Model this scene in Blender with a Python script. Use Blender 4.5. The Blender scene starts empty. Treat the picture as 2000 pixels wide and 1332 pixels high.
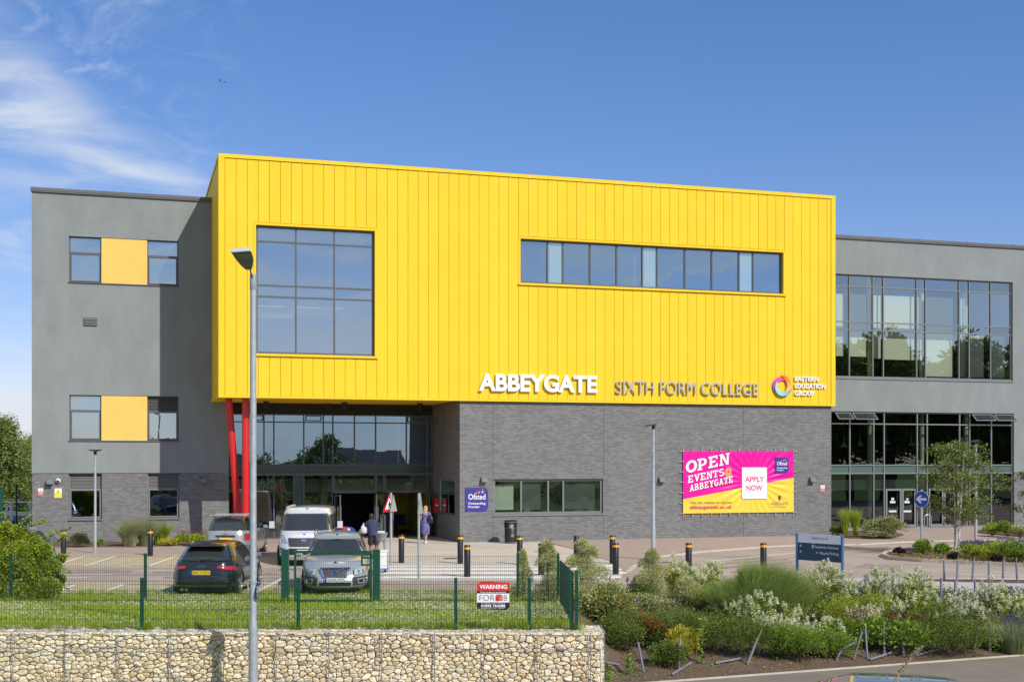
import bpy, bmesh, math, random
import numpy as np
from mathutils import Vector, Matrix
random.seed(7); RNG = np.random.default_rng(7)
S = bpy.context.scene
COL = S.collection
# ---------------------------------------------------------------- camera
F, CX, HY, H = 2475.0, 1000.0, 900.0, 3.6          # measured from the photograph (2000 px wide)
cam = bpy.data.cameras.new('camera'); camo = bpy.data.objects.new('camera', cam); COL.objects.link(camo)
cam.sensor_width = 36; cam.lens = 36 * F / 2000; cam.shift_y = (HY - 666) / 2000.0
cam.clip_start = 0.1; cam.clip_end = 3000
camo.location = (0, 0, H); camo.rotation_euler = (math.radians(90), 0, 0)
S.camera = camo
# ---------------------------------------------------------------- sky and sun
SUN_EL = math.radians(40); SUNH = Vector((0.6685, -0.7433, 0)).normalized()
SUND = Vector((SUNH.x * math.cos(SUN_EL), SUNH.y * math.cos(SUN_EL), math.sin(SUN_EL)))
S.view_settings.view_transform = 'Standard'; S.view_settings.look = 'None'
S.view_settings.exposure = 0.12; S.view_settings.gamma = 1
S.cycles.max_bounces = 8; S.cycles.transparent_max_bounces = 24; S.cycles.caustics_reflective = False
S.cycles.caustics_refractive = False; S.cycles.sample_clamp_indirect = 4
w = bpy.data.worlds.new('World'); S.world = w; w.use_nodes = True
nt = w.node_tree; nt.nodes.clear()
def N(t, typ, **kw):
    n = t.nodes.new(typ)
    for k, v in kw.items(): setattr(n, k, v)
    return n
def mathn(t, op, a, b=None, c=None, clamp=False):
    n = t.nodes.new('ShaderNodeMath'); n.operation = op; n.use_clamp = clamp
    for i, x in enumerate((a, b, c)):
        if x is None: continue
        if isinstance(x, (int, float)): n.inputs[i].default_value = x
        else: t.links.new(x, n.inputs[i])
    return n.outputs[0]
def smooth(t, x, lo, hi):
    n = t.nodes.new('ShaderNodeMapRange'); n.interpolation_type = 'SMOOTHSTEP'
    t.links.new(x, n.inputs[0]); n.inputs[1].default_value = lo; n.inputs[2].default_value = hi
    return n.outputs[0]
sky = N(nt, 'ShaderNodeTexSky', sky_type='NISHITA'); sky.sun_disc = False
sky.sun_elevation = SUN_EL; sky.sun_rotation = math.atan2(SUNH.x, SUNH.y)
sky.air_density = 1.0; sky.dust_density = 0.1; sky.ozone_density = 3.0; sky.altitude = 0
tc = N(nt, 'ShaderNodeTexCoord'); sep = N(nt, 'ShaderNodeSeparateXYZ'); nt.links.new(tc.outputs['Generated'], sep.inputs[0])
az = mathn(nt, 'MULTIPLY', mathn(nt, 'ARCTAN2', sep.outputs[0], sep.outputs[1]), 57.2958)
el = mathn(nt, 'MULTIPLY', mathn(nt, 'ARCSINE', sep.outputs[2]), 57.2958)
def cnoise(sx, sz, scale, detail, rough, dist=0.0, off=0.0):
    c = N(nt, 'ShaderNodeCombineXYZ'); nt.links.new(mathn(nt, 'MULTIPLY_ADD', az, sx, off), c.inputs[0]); nt.links.new(mathn(nt, 'MULTIPLY', el, sz), c.inputs[1])
    n = N(nt, 'ShaderNodeTexNoise'); n.inputs['Scale'].default_value = scale; n.inputs['Detail'].default_value = detail
    n.inputs['Roughness'].default_value = rough; n.inputs['Distortion'].default_value = dist
    nt.links.new(c.outputs[0], n.inputs['Vector']); return n.outputs[0]
# streak of thin cloud falling from the left towards the building
n1 = cnoise(0.45, 1.0, 0.22, 4, 0.5, 0.5)
line = mathn(nt, 'MULTIPLY_ADD', az, -0.34, 7.0)
dd = mathn(nt, 'ABSOLUTE', mathn(nt, 'ADD', mathn(nt, 'SUBTRACT', el, line), mathn(nt, 'MULTIPLY_ADD', n1, 4.5, -2.25)))
wid = mathn(nt, 'MAXIMUM', mathn(nt, 'MULTIPLY_ADD', az, -0.36, -3.3), 0.02)
band = mathn(nt, 'SUBTRACT', 1.0, smooth(nt, mathn(nt, 'DIVIDE', dd, wid), 0.0, 1.2))
n2 = cnoise(0.26, 0.9, 0.5, 6, 0.55, 0.9, 31.0)
streak = mathn(nt, 'MULTIPLY', band, mathn(nt, 'MULTIPLY_ADD', smooth(nt, n2, 0.3, 0.75), 0.85, 0.06))
# faint wisps at the upper left and low white cloud behind the birches
n3 = cnoise(0.5, 1.0, 0.42, 7, 0.7, 1.2, 77.0)
wisp = mathn(nt, 'MULTIPLY', smooth(nt, n3, 0.42, 0.8), mathn(nt, 'MULTIPLY', smooth(nt, az, -9, -20), 0.5))
low = mathn(nt, 'MULTIPLY', mathn(nt, 'MULTIPLY', smooth(nt, el, 3.6, 2.0), smooth(nt, az, -16, -20)), 0.8)
# broken fair weather cloud in the part of the sky behind the camera, which the windows mirror
n4 = cnoise(0.11, 0.42, 1.0, 7, 0.58, 0.9)
back = mathn(nt, 'MULTIPLY', mathn(nt, 'MULTIPLY', smooth(nt, n4, 0.34, 0.74), smooth(nt, sep.outputs[1], 0.1, -0.2)), 0.8)
tot = mathn(nt, 'MAXIMUM', mathn(nt, 'MAXIMUM', streak, wisp), mathn(nt, 'MAXIMUM', low, back), clamp=True)
mix = N(nt, 'ShaderNodeMix', data_type='RGBA'); nt.links.new(tot, mix.inputs[0])
hs = N(nt, 'ShaderNodeHueSaturation'); hs.inputs['Saturation'].default_value = 1.28; hs.inputs['Value'].default_value = 1.0; nt.links.new(sky.outputs[0], hs.inputs['Color']); gm = N(nt, 'ShaderNodeGamma'); gm.inputs[1].default_value = 0.8; nt.links.new(hs.outputs[0], gm.inputs[0]); tn = N(nt, 'ShaderNodeVectorMath', operation='MULTIPLY'); tn.inputs[1].default_value = (0.95, 0.88, 1.1); nt.links.new(gm.outputs[0], tn.inputs[0]); nt.links.new(tn.outputs[0], mix.inputs[6]); mix.inputs[7].default_value = (4.6, 4.9, 5.4, 1)
bg = N(nt, 'ShaderNodeBackground'); bg.inputs[1].default_value = 0.15
nt.links.new(mix.outputs[2], bg.inputs[0]); wo = N(nt, 'ShaderNodeOutputWorld'); nt.links.new(bg.outputs[0], wo.inputs[0])
sl = bpy.data.lights.new('sun', 'SUN'); sl.energy = 3.9; sl.angle = math.radians(0.5); sl.color = (1, 0.955, 0.88)
so = bpy.data.objects.new('sun', sl); COL.objects.link(so); so.rotation_euler = SUND.to_track_quat('Z', 'Y').to_euler()
so.location = (20, -20, 30)

# ---------------------------------------------------------------- measuring helpers: image position at a known depth or height -> world
def W(u, v, Y): return Vector(((u - CX) / F * Y, Y, H - (v - HY) / F * Y))
def G(u, v, z=0.0):
    Y = (H - z) * F / (v - HY); return Vector(((u - CX) / F * Y, Y, z))
# building frame: x along the yellow facade, y towards the back, z up
TH = math.atan2(2475, 8117); P0 = Vector((-12.17, 52.66, 0)); cT, sT = math.cos(TH), math.sin(TH)
BM = Matrix.Translation(P0) @ Matrix.Rotation(TH, 4, 'Z')
def lx(u, ly=0.0):
    a = (u - CX) / F
    # (P0x + x c - ly s) = a (P0y + x s + ly c)
    return (a * (P0.y + ly * cT) - P0.x + ly * sT) / (cT - a * sT)
def lz(u, v, ly=0.0):
    x = lx(u, ly); Y = P0.y + x * sT + ly * cT
    return H - (v - HY) / F * Y

# ---------------------------------------------------------------- object helpers
def tag(o, label=None, cat=None, group=None, kind=None):
    if label: o['label'] = label
    if cat: o['category'] = cat
    if group: o['group'] = group
    if kind: o['kind'] = kind
    return o
def empty(name, loc=(0, 0, 0), rz=0.0, label=None, cat=None, group=None, matrix=None):
    o = bpy.data.objects.new(name, None); COL.objects.link(o); o.empty_display_size = 0.2
    if matrix is not None: o.matrix_world = matrix
    else: o.location = loc; o.rotation_euler = (0, 0, rz)
    return tag(o, label, cat, group)
def copy_tree(o, parent=None):
    c = o.copy(); COL.objects.link(c); c.parent = parent
    for ch in list(o.children): copy_tree(ch, c)
    return c
class MB:
    def __init__(s): s.v = []; s.f = []; s.m = []; s.cur = 0
    def add(s, vs, fs):
        b = len(s.v); s.v.extend([tuple(p) for p in vs]); s.f.extend([tuple(b + i for i in f) for f in fs]); s.m.extend([s.cur] * len(fs)); return s
    def quad(s, a, b, c, d): return s.add([a, b, c, d], [(0, 1, 2, 3)])
    def box(s, x0, x1, y0, y1, z0, z1):
        return s.add([(x0, y0, z0), (x1, y0, z0), (x1, y1, z0), (x0, y1, z0), (x0, y0, z1), (x1, y0, z1), (x1, y1, z1), (x0, y1, z1)],
                     [(0, 3, 2, 1), (4, 5, 6, 7), (0, 1, 5, 4), (1, 2, 6, 5), (2, 3, 7, 6), (3, 0, 4, 7)])
    def tube(s, p0, p1, r0, r1=None, n=10, cap=True):
        r1 = r0 if r1 is None else r1; p0 = Vector(p0); p1 = Vector(p1); d = (p1 - p0).normalized()
        a = d.orthogonal().normalized(); b = d.cross(a)
        vs = [p0 + (a * math.cos(t) + b * math.sin(t)) * r0 for t in [2 * math.pi * i / n for i in range(n)]] + \
             [p1 + (a * math.cos(t) + b * math.sin(t)) * r1 for t in [2 * math.pi * i / n for i in range(n)]]
        fs = [(i, (i + 1) % n, n + (i + 1) % n, n + i) for i in range(n)]
        if cap: fs += [tuple(range(n - 1, -1, -1)), tuple(range(n, 2 * n))]
        return s.add(vs, fs)
    def path(s, pts, rs, n=8):
        for i in range(len(pts) - 1): s.tube(pts[i], pts[i + 1], rs[i] if hasattr(rs, '__len__') else rs, rs[i + 1] if hasattr(rs, '__len__') else rs, n)
        return s
    def lathe(s, prof, n=20, c=(0, 0, 0)):
        vs = []; fs = []
        for r, z in prof:
            for i in range(n):
                t = 2 * math.pi * i / n; vs.append((c[0] + r * math.cos(t), c[1] + r * math.sin(t), c[2] + z))
        for k in range(len(prof) - 1):
            for i in range(n):
                j = (i + 1) % n; fs.append((k * n + i, k * n + j, (k + 1) * n + j, (k + 1) * n + i))
        fs.append(tuple(range(n - 1, -1, -1))); fs.append(tuple(range((len(prof) - 1) * n, len(prof) * n)))
        return s.add(vs, fs)
    def prism(s, poly, a, b, axis='y'):
        n = len(poly)
        def P(p, h): return {'y': (p[0], h, p[1]), 'z': (p[0], p[1], h), 'x': (h, p[0], p[1])}[axis]
        vs = [P(p, a) for p in poly] + [P(p, b) for p in poly]
        return s.add(vs, [tuple(range(n)), tuple(range(2 * n - 1, n - 1, -1))] + [(i, (i + 1) % n, n + (i + 1) % n, n + i) for i in range(n)])
    def sphere(s, c, r, n=10, m=6, sc=(1, 1, 1)):
        vs = []; fs = []
        for k in range(m + 1):
            ph = math.pi * k / m
            for i in range(n):
                t = 2 * math.pi * i / n
                vs.append((c[0] + r * sc[0] * math.sin(ph) * math.cos(t), c[1] + r * sc[1] * math.sin(ph) * math.sin(t), c[2] + r * sc[2] * math.cos(ph)))
        for k in range(m):
            for i in range(n):
                j = (i + 1) % n; fs.append((k * n + i, (k + 1) * n + i, (k + 1) * n + j, k * n + j))
        return s.add(vs, fs)
    def build(s, name, mats, parent=None, smooth=False, **tags):
        me = bpy.data.meshes.new(name); me.from_pydata(s.v, [], s.f)
        mats = mats if isinstance(mats, (list, tuple)) else [mats]
        for m in mats: me.materials.append(m)
        if len(mats) > 1: me.polygons.foreach_set('material_index', s.m)
        bm = bmesh.new(); bm.from_mesh(me); bmesh.ops.remove_doubles(bm, verts=bm.verts, dist=1e-5) if smooth else None
        bmesh.ops.recalc_face_normals(bm, faces=bm.faces); bm.to_mesh(me); bm.free()
        if smooth:
            me.shade_smooth()
            try: me.set_sharp_from_angle(angle=math.radians(smooth if smooth is not True else 40))
            except Exception: pass
        o = bpy.data.objects.new(name, me); COL.objects.link(o)
        if parent is not None: o.parent = parent
        return tag(o, **tags)
def npmesh(name, verts, nper, mat, parent=None, tris=None, smooth=False, **tags):
    """big soup meshes: verts (k*nper,3), every nper verts one polygon"""
    verts = np.asarray(verts, dtype=np.float32).reshape(-1, 3); nv = len(verts); nf = nv // nper
    me = bpy.data.meshes.new(name); me.vertices.add(nv); me.vertices.foreach_set('co', verts.ravel())
    me.loops.add(nv); me.loops.foreach_set('vertex_index', np.arange(nv, dtype=np.int32))
    me.polygons.add(nf); me.polygons.foreach_set('loop_start', np.arange(0, nv, nper, dtype=np.int32))
    me.update(calc_edges=True); me.materials.append(mat)
    o = bpy.data.objects.new(name, me); COL.objects.link(o)
    if parent is not None: o.parent = parent
    return tag(o, **tags)
def txtmesh(s, offset=0.0, extrude=0.0, res=4):
    cu = bpy.data.curves.new('t', 'FONT'); cu.body = s; cu.size = 1; cu.offset = offset; cu.extrude = extrude; cu.resolution_u = res
    ob = bpy.data.objects.new('t', cu); COL.objects.link(ob)
    dg = bpy.context.evaluated_depsgraph_get(); me = bpy.data.meshes.new_from_object(ob.evaluated_get(dg))
    bpy.data.objects.remove(ob); bpy.data.curves.remove(cu); return me
def text(s, name, mat, x0, x1, z0, z1, y, parent=None, offset=0.0, thick=0.004, shear=0.0, axisfix=True, **tags):
    """text standing in the xz plane facing -y, its capitals fitted to the box x0..x1, z0..z1 (descenders hang below); back at y, front at y-thick"""
    me = txtmesh(s, offset, 0.5)
    co = np.empty(len(me.vertices) * 3, dtype=np.float32); me.vertices.foreach_get('co', co); co = co.reshape(-1, 3)
    mn, mx = co.min(0), co.max(0)
    base = 0.0 - offset; top = mx[1]
    X = x0 + (co[:, 0] - mn[0]) / (mx[0] - mn[0]) * (x1 - x0)
    Z = z0 + (co[:, 1] - base) / (top - base) * (z1 - z0)
    Y = y - thick * (co[:, 2] + 0.5)
    X = X + 0 * Z; Z = Z + shear * (X - x0)
    out = np.stack([X, Y, Z], 1).astype(np.float32)
    me.vertices.foreach_set('co', out.ravel()); me.materials.clear(); me.materials.append(mat); me.update()
    o = bpy.data.objects.new(name, me); COL.objects.link(o)
    if parent is not None: o.parent = parent
    return tag(o, **tags)

# ---------------------------------------------------------------- materials
MT = {}
def mat(name, col, rough=0.6, metal=0.0, spec=0.5, noise=0.0, nscale=5.0, bump=0.0, bscale=None, coat=0.0, island=0.0, emit=None, stretch=(1, 1, 1), detail=5):
    if name in MT: return MT[name]
    m = bpy.data.materials.new(name); m.use_nodes = True; t = m.node_tree; b = t.nodes['Principled BSDF']
    c4 = (*col, 1); b.inputs['Base Color'].default_value = c4; b.inputs['Roughness'].default_value = rough; b.inputs['Metallic'].default_value = metal
    b.inputs['Specular IOR Level'].default_value = spec
    if coat: b.inputs['Coat Weight'].default_value = coat; b.inputs['Coat Roughness'].default_value = 0.03
    if noise or bump:
        tcn = N(t, 'ShaderNodeTexCoord'); mp = N(t, 'ShaderNodeMapping'); mp.inputs['Scale'].default_value = stretch
        t.links.new(tcn.outputs['Object'], mp.inputs[0])
    if noise:
        n = N(t, 'ShaderNodeTexNoise'); n.inputs['Scale'].default_value = nscale; n.inputs['Detail'].default_value = detail; n.inputs['Roughness'].default_value = 0.62
        t.links.new(mp.outputs[0], n.inputs['Vector'])
        r = N(t, 'ShaderNodeMapRange'); r.inputs[1].default_value = 0.3; r.inputs[2].default_value = 0.7; r.inputs[3].default_value = 1 - noise; r.inputs[4].default_value = 1 + noise
        t.links.new(n.outputs[0], r.inputs[0])
        x = N(t, 'ShaderNodeVectorMath', operation='SCALE'); x.inputs[0].default_value = col; t.links.new(r.outputs[0], x.inputs['Scale']); t.links.new(x.outputs[0], b.inputs['Base Color'])
    if island:
        g = N(t, 'ShaderNodeNewGeometry'); r = N(t, 'ShaderNodeMapRange'); r.inputs[3].default_value = 1 - island; r.inputs[4].default_value = 1 + island
        t.links.new(g.outputs['Random Per Island'], r.inputs[0])
        x = N(t, 'ShaderNodeVectorMath', operation='SCALE'); t.links.new(r.outputs[0], x.inputs['Scale'])
        if noise: t.links.new(b.inputs['Base Color'].links[0].from_socket, x.inputs[0])
        else: x.inputs[0].default_value = col
        t.links.new(x.outputs[0], b.inputs['Base Color'])
    if bump:
        n = N(t, 'ShaderNodeTexNoise'); n.inputs['Scale'].default_value = bscale or nscale * 4; n.inputs['Detail'].default_value = 4
        t.links.new(mp.outputs[0], n.inputs['Vector'])
        bp = N(t, 'ShaderNodeBump'); bp.inputs['Strength'].default_value = bump; bp.inputs['Distance'].default_value = 0.02
        t.links.new(n.outputs[0], bp.inputs['Height']); t.links.new(bp.outputs[0], b.inputs['Normal'])
    if emit: b.inputs['Emission Color'].default_value = (*emit, 1); b.inputs['Emission Strength'].default_value = 1
    MT[name] = m; return m
def ramp_island(name, cols, rough=0.6, trans=0.0, spec=0.25, noise=None):
    """each separate piece (leaf, stone) takes its own colour from a ramp"""
    if name in MT: return MT[name]
    m = bpy.data.materials.new(name); m.use_nodes = True; t = m.node_tree; b = t.nodes['Principled BSDF']
    g = N(t, 'ShaderNodeNewGeometry'); r = N(t, 'ShaderNodeValToRGB'); e = r.color_ramp.elements
    e[0].position = 0; e[0].color = (*cols[0], 1); e[1].position = 1; e[1].color = (*cols[-1], 1)
    for i, c in enumerate(cols[1:-1]): k = e.new((i + 1) / (len(cols) - 1)); k.color = (*c, 1)
    t.links.new(g.outputs['Random Per Island'], r.inputs[0]); src = r.outputs[0]
    if noise:
        tcn = N(t, 'ShaderNodeTexCoord'); n = N(t, 'ShaderNodeTexNoise'); n.inputs['Scale'].default_value = noise[0]; n.inputs['Detail'].default_value = 6
        t.links.new(tcn.outputs['Object'], n.inputs['Vector'])
        q = N(t, 'ShaderNodeMapRange'); q.inputs[1].default_value = 0.3; q.inputs[2].default_value = 0.7; q.inputs[3].default_value = 1 - noise[1]; q.inputs[4].default_value = 1 + noise[1]
        t.links.new(n.outputs[0], q.inputs[0]); x = N(t, 'ShaderNodeVectorMath', operation='SCALE'); t.links.new(src, x.inputs[0]); t.links.new(q.outputs[0], x.inputs['Scale']); src = x.outputs[0]
        if len(noise) > 2:
            bp = N(t, 'ShaderNodeBump'); bp.inputs['Strength'].default_value = noise[2]; bp.inputs['Distance'].default_value = 0.02
            t.links.new(n.outputs[0], bp.inputs['Height']); t.links.new(bp.outputs[0], b.inputs['Normal'])
    t.links.new(src, b.inputs['Base Color']); b.inputs['Roughness'].default_value = rough; b.inputs['Specular IOR Level'].default_value = spec
    if trans:
        tr = N(t, 'ShaderNodeBsdfTranslucent'); t.links.new(src, tr.inputs[0]); mx = N(t, 'ShaderNodeMixShader'); mx.inputs[0].default_value = trans
        o = t.nodes['Material Output']; t.links.new(b.outputs[0], mx.inputs[1]); t.links.new(tr.outputs[0], mx.inputs[2]); t.links.new(mx.outputs[0], o.inputs[0])
    MT[name] = m; return m
def glass(name, refl=0.3, tint=(0.5, 0.56, 0.55), rtint=(0.9, 0.97, 1.0), wob=0.25, wscale=0.8, body=0.0, bodycol=(0.3, 0.36, 0.36)):
    """coated window glass: a share of mirror (more at a grazing angle), the rest tinted see-through; body = share of a milky film or blind behind"""
    if name in MT: return MT[name]
    m = bpy.data.materials.new(name); m.use_nodes = True; t = m.node_tree; t.nodes.remove(t.nodes['Principled BSDF'])
    o = t.nodes['Material Output']; tr = N(t, 'ShaderNodeBsdfTransparent'); tr.inputs[0].default_value = (*tint, 1)
    gl = N(t, 'ShaderNodeBsdfGlossy'); gl.inputs[0].default_value = (*rtint, 1); gl.inputs['Roughness'].default_value = 0.0
    lw = N(t, 'ShaderNodeFresnel'); lw.inputs[0].default_value = 1.5
    f = mathn(t, 'MULTIPLY_ADD', lw.outputs[0], 1.0 - refl, refl - 0.04)
    tcn = N(t, 'ShaderNodeTexCoord'); n = N(t, 'ShaderNodeTexNoise'); n.inputs['Scale'].default_value = wscale; n.inputs['Detail'].default_value = 1.5
    t.links.new(tcn.outputs['Object'], n.inputs['Vector']); bp = N(t, 'ShaderNodeBump'); bp.inputs['Strength'].default_value = wob; bp.inputs['Distance'].default_value = 0.012
    t.links.new(n.outputs[0], bp.inputs['Height']); t.links.new(bp.outputs[0], gl.inputs['Normal'])
    a = tr.outputs[0]
    if body:
        df = N(t, 'ShaderNodeBsdfDiffuse'); df.inputs[0].default_value = (*bodycol, 1); m0 = N(t, 'ShaderNodeMixShader'); m0.inputs[0].default_value = body
        t.links.new(a, m0.inputs[1]); t.links.new(df.outputs[0], m0.inputs[2]); a = m0.outputs[0]
    mx = N(t, 'ShaderNodeMixShader'); t.links.new(f, mx.inputs[0]); t.links.new(a, mx.inputs[1]); t.links.new(gl.outputs[0], mx.inputs[2]); t.links.new(mx.outputs[0], o.inputs[0])
    MT[name] = m; return m
def brickmat(name, c1, c2, mortar, bw=0.225, bh=0.075, msz=0.008, plane='xz', var=0.5, rough=0.75, offs=0.5, rz=0.0):
    if name in MT: return MT[name]
    m = bpy.data.materials.new(name); m.use_nodes = True; t = m.node_tree; b = t.nodes['Principled BSDF']
    tcn = N(t, 'ShaderNodeTexCoord'); sp = N(t, 'ShaderNodeSeparateXYZ')
    mp = N(t, 'ShaderNodeMapping'); mp.inputs['Rotation'].default_value = (0, 0, rz); t.links.new(tcn.outputs['Object'], mp.inputs[0]); t.links.new(mp.outputs[0], sp.inputs[0])
    cb = N(t, 'ShaderNodeCombineXYZ')
    if plane == 'xz':      # walls along x or along y both read right
        t.links.new(mathn(t, 'ADD', sp.outputs[0], sp.outputs[1]), cb.inputs[0]); t.links.new(sp.outputs[2], cb.inputs[1])
    else:
        t.links.new(sp.outputs[0], cb.inputs[0]); t.links.new(sp.outputs[1], cb.inputs[1])
    br = N(t, 'ShaderNodeTexBrick'); br.inputs['Scale'].default_value = 1; br.inputs['Brick Width'].default_value = bw; br.inputs['Row Height'].default_value = bh
    br.inputs['Mortar Size'].default_value = msz; br.inputs['Mortar Smooth'].default_value = 0.2; br.offset = offs
    br.inputs['Color1'].default_value = (*c1, 1); br.inputs['Color2'].default_value = (*c2, 1); br.inputs['Mortar'].default_value = (*mortar, 1); br.inputs['Bias'].default_value = 0.0
    t.links.new(cb.outputs[0], br.inputs['Vector'])
    n = N(t, 'ShaderNodeTexNoise'); n.inputs['Scale'].default_value = 0.45; n.inputs['Detail'].default_value = 7; n.inputs['Roughness'].default_value = 0.7; t.links.new(tcn.outputs['Object'], n.inputs['Vector'])
    r = N(t, 'ShaderNodeMapRange'); r.inputs[1].default_value = 0.3; r.inputs[2].default_value = 0.7; r.inputs[3].default_value = 1 - var * .4; r.inputs[4].default_value = 1 + var * .4; t.links.new(n.outputs[0], r.inputs[0])
    x = N(t, 'ShaderNodeVectorMath', operation='SCALE'); t.links.new(br.outputs[0], x.inputs[0]); t.links.new(r.outputs[0], x.inputs['Scale']); t.links.new(x.outputs[0], b.inputs['Base Color'])
    b.inputs['Roughness'].default_value = rough; b.inputs['Specular IOR Level'].default_value = 0.4
    bp = N(t, 'ShaderNodeBump'); bp.inputs['Strength'].default_value = 0.5; bp.inputs['Distance'].default_value = 0.006; bp.invert = True
    t.links.new(br.outputs['Fac'], bp.inputs['Height']); t.links.new(bp.outputs[0], b.inputs['Normal'])
    MT[name] = m; return m
M_yel = mat('yellow_panel', (0.885, 0.59, 0.032), 0.6, spec=0.15, noise=0.03, nscale=0.6, island=.025, bump=.08, bscale=1.5)
M_yel2 = mat('yellow_render', (0.86, 0.55, 0.14), 0.8, spec=0.2, noise=0.05, nscale=1.5)
M_ren = mat('grey_render', (0.25, 0.272, 0.268), 0.9, spec=0.15, noise=0.10, nscale=1.1, bump=0.35, bscale=30, stretch=(1, 1, 0.45), detail=12)
M_brick = brickmat('dark_brick', (0.160, 0.160, 0.156), (0.238, 0.237, 0.231), (0.12, 0.118, 0.112), msz=0.008, var=.2)
M_frame = mat('frame_grey', (0.115, 0.122, 0.13), 0.45, spec=0.4)
M_frameL = mat('frame_light', (0.2, 0.21, 0.215), 0.45, spec=0.4)
M_louv = mat('louvre_grey', (0.10, 0.105, 0.105), 0.5)
M_cop = mat('coping_grey', (0.13, 0.125, 0.135), 0.5, noise=0.08, nscale=1)
M_white = mat('white_paint', (0.8, 0.8, 0.8), 0.5)
M_blk = mat('black_plastic', (0.015, 0.015, 0.016), 0.45)
M_red = mat('red_steel', (0.62, 0.02, 0.018), 0.35, coat=0.3)
M_galv = mat('galvanised', (0.42, 0.45, 0.47), 0.5, metal=0.35, noise=0.14, nscale=9)
M_dk = mat('dark_interior', (0.03, 0.03, 0.03), 0.9)
M_floor = mat('interior_floor', (0.10, 0.10, 0.10), 0.5)
M_inw = mat('interior_wall', (0.22, 0.24, 0.21), 0.9)
M_blind = mat('cream_blind', (0.74, 0.75, 0.62), 0.9)
M_crm = mat('cream_column', (0.6, 0.63, 0.52), 0.6)
M_span = mat('green_spandrel', (0.05, 0.085, 0.08), 0.15, spec=0.6)
# ================================================================ THE BUILDING (one thing, all parts in the facade frame)
B = empty('college_building', matrix=BM, label='large college building with bright yellow upper box, dark brick base and grey rendered wings', cat='building')
YW = 4.75                       # set-back of the two grey wings behind the yellow face
def ly_at(u, x):
    a = (u - CX) / F; return (P0.x + x * cT - a * (P0.y + x * sT)) / (sT + a * cT)
zT = H + 600 / F * P0.y; zB = lz(428, 776, 0); XR = lx(1630, 0)
zW = lz(62, 371, YW)            # wing roof
def wall(mb, x0, x1, z0, z1, y, holes=(), rev=0.18):
    xs = sorted({x0, x1, *[h[0] for h in holes], *[h[1] for h in holes]}); zs = sorted({z0, z1, *[h[2] for h in holes], *[h[3] for h in holes]})
    xs = [x for x in xs if x0 <= x <= x1]; zs = [z for z in zs if z0 <= z <= z1]
    for i in range(len(xs) - 1):
        for k in range(len(zs) - 1):
            cx, cz = (xs[i] + xs[i + 1]) / 2, (zs[k] + zs[k + 1]) / 2
            if any(h[0] < cx < h[1] and h[2] < cz < h[3] for h in holes): continue
            mb.quad((xs[i], y, zs[k]), (xs[i + 1], y, zs[k]), (xs[i + 1], y, zs[k + 1]), (xs[i], y, zs[k + 1]))
    for a, b, c, d in [h[:4] for h in holes]:
        mb.quad((a, y, c), (a, y + rev, c), (a, y + rev, d), (a, y, d)); mb.quad((b, y, c), (b, y + rev, c), (b, y + rev, d), (b, y, d))
        mb.quad((a, y, d), (b, y, d), (b, y + rev, d), (a, y + rev, d)); mb.quad((a, y, c), (b, y, c), (b, y + rev, c), (a, y + rev, c))
def window(x0, x1, z0, z1, y, mull=(), trans=(), gm=None, fw=0.06, fd=0.09, mw=0.05, name='window', skip=(), fm=None, label=None, sash=False, alt=None, altmat=None):
    """frame with mullions at mull and rails at trans; skip = cells left open; alt = cells with another infill"""
    fm = fm or M_frame; f = MB(); e = 0.002
    xs = [x0] + list(mull) + [x1]; zs = [z0] + list(trans) + [z1]
    f.box(x0, x1, y, y + fd, z1 - fw, z1); f.box(x0, x1, y, y + fd, z0, z0 + fw)
    f.box(x0, x0 + fw, y + e, y + fd - e, z0 + fw, z1 - fw); f.box(x1 - fw, x1, y + e, y + fd - e, z0 + fw, z1 - fw)
    for mx in mull: f.box(mx - mw / 2, mx + mw / 2, y - 0.012, y + fd - e, z0 + fw, z1 - fw)
    for tz in trans:
        for i in range(len(xs) - 1):
            a = xs[i] + (fw if i == 0 else mw / 2); b = xs[i + 1] - (fw if i == len(xs) - 2 else mw / 2)
            f.box(a, b, y - 0.004, y + fd - 0.006, tz - mw / 2, tz + mw / 2)
    if sash:                       # a second, inner frame round the lowest row
        for i in range(len(xs) - 1):
            a, b, c, d = xs[i] + fw, xs[i + 1] - fw, z0 + fw, (trans[0] - mw / 2 if trans else z1 - fw); s = 0.05
            f.box(a, b, y - 0.02, y + 0.05, d - s, d); f.box(a, b, y - 0.02, y + 0.05, c, c + s); f.box(a, a + s, y - 0.02, y + 0.05, c + s, d - s); f.box(b - s, b, y - 0.02, y + 0.05, c + s, d - s)
    fo = f.build(name, fm, B, label=label)
    g = MB(); g2 = MB()
    for i in range(len(xs) - 1):
        for k in range(len(zs) - 1):
            if (i, k) in skip: continue
            r = [random.uniform(-0.002, 0.002) for _ in range(4)]; yy = y + fd * 0.5
            if alt and (i, k) in alt: continue
            q = g
            q.quad((xs[i], yy + r[0], zs[k]), (xs[i + 1], yy + r[1], zs[k]), (xs[i + 1], yy + r[2], zs[k + 1]), (xs[i], yy + r[3], zs[k + 1]))
    if g.f: g.build('pane', gm, fo)
    for (i, k) in (alt or ()):
        q = MB(); q.quad((xs[i], y + fd * .5, zs[k]), (xs[i + 1], y + fd * .5, zs[k]), (xs[i + 1], y + fd * .5, zs[k + 1]), (xs[i], y + fd * .5, zs[k + 1])); q.build('infill_panel', altmat, fo)
    return fo
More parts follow.
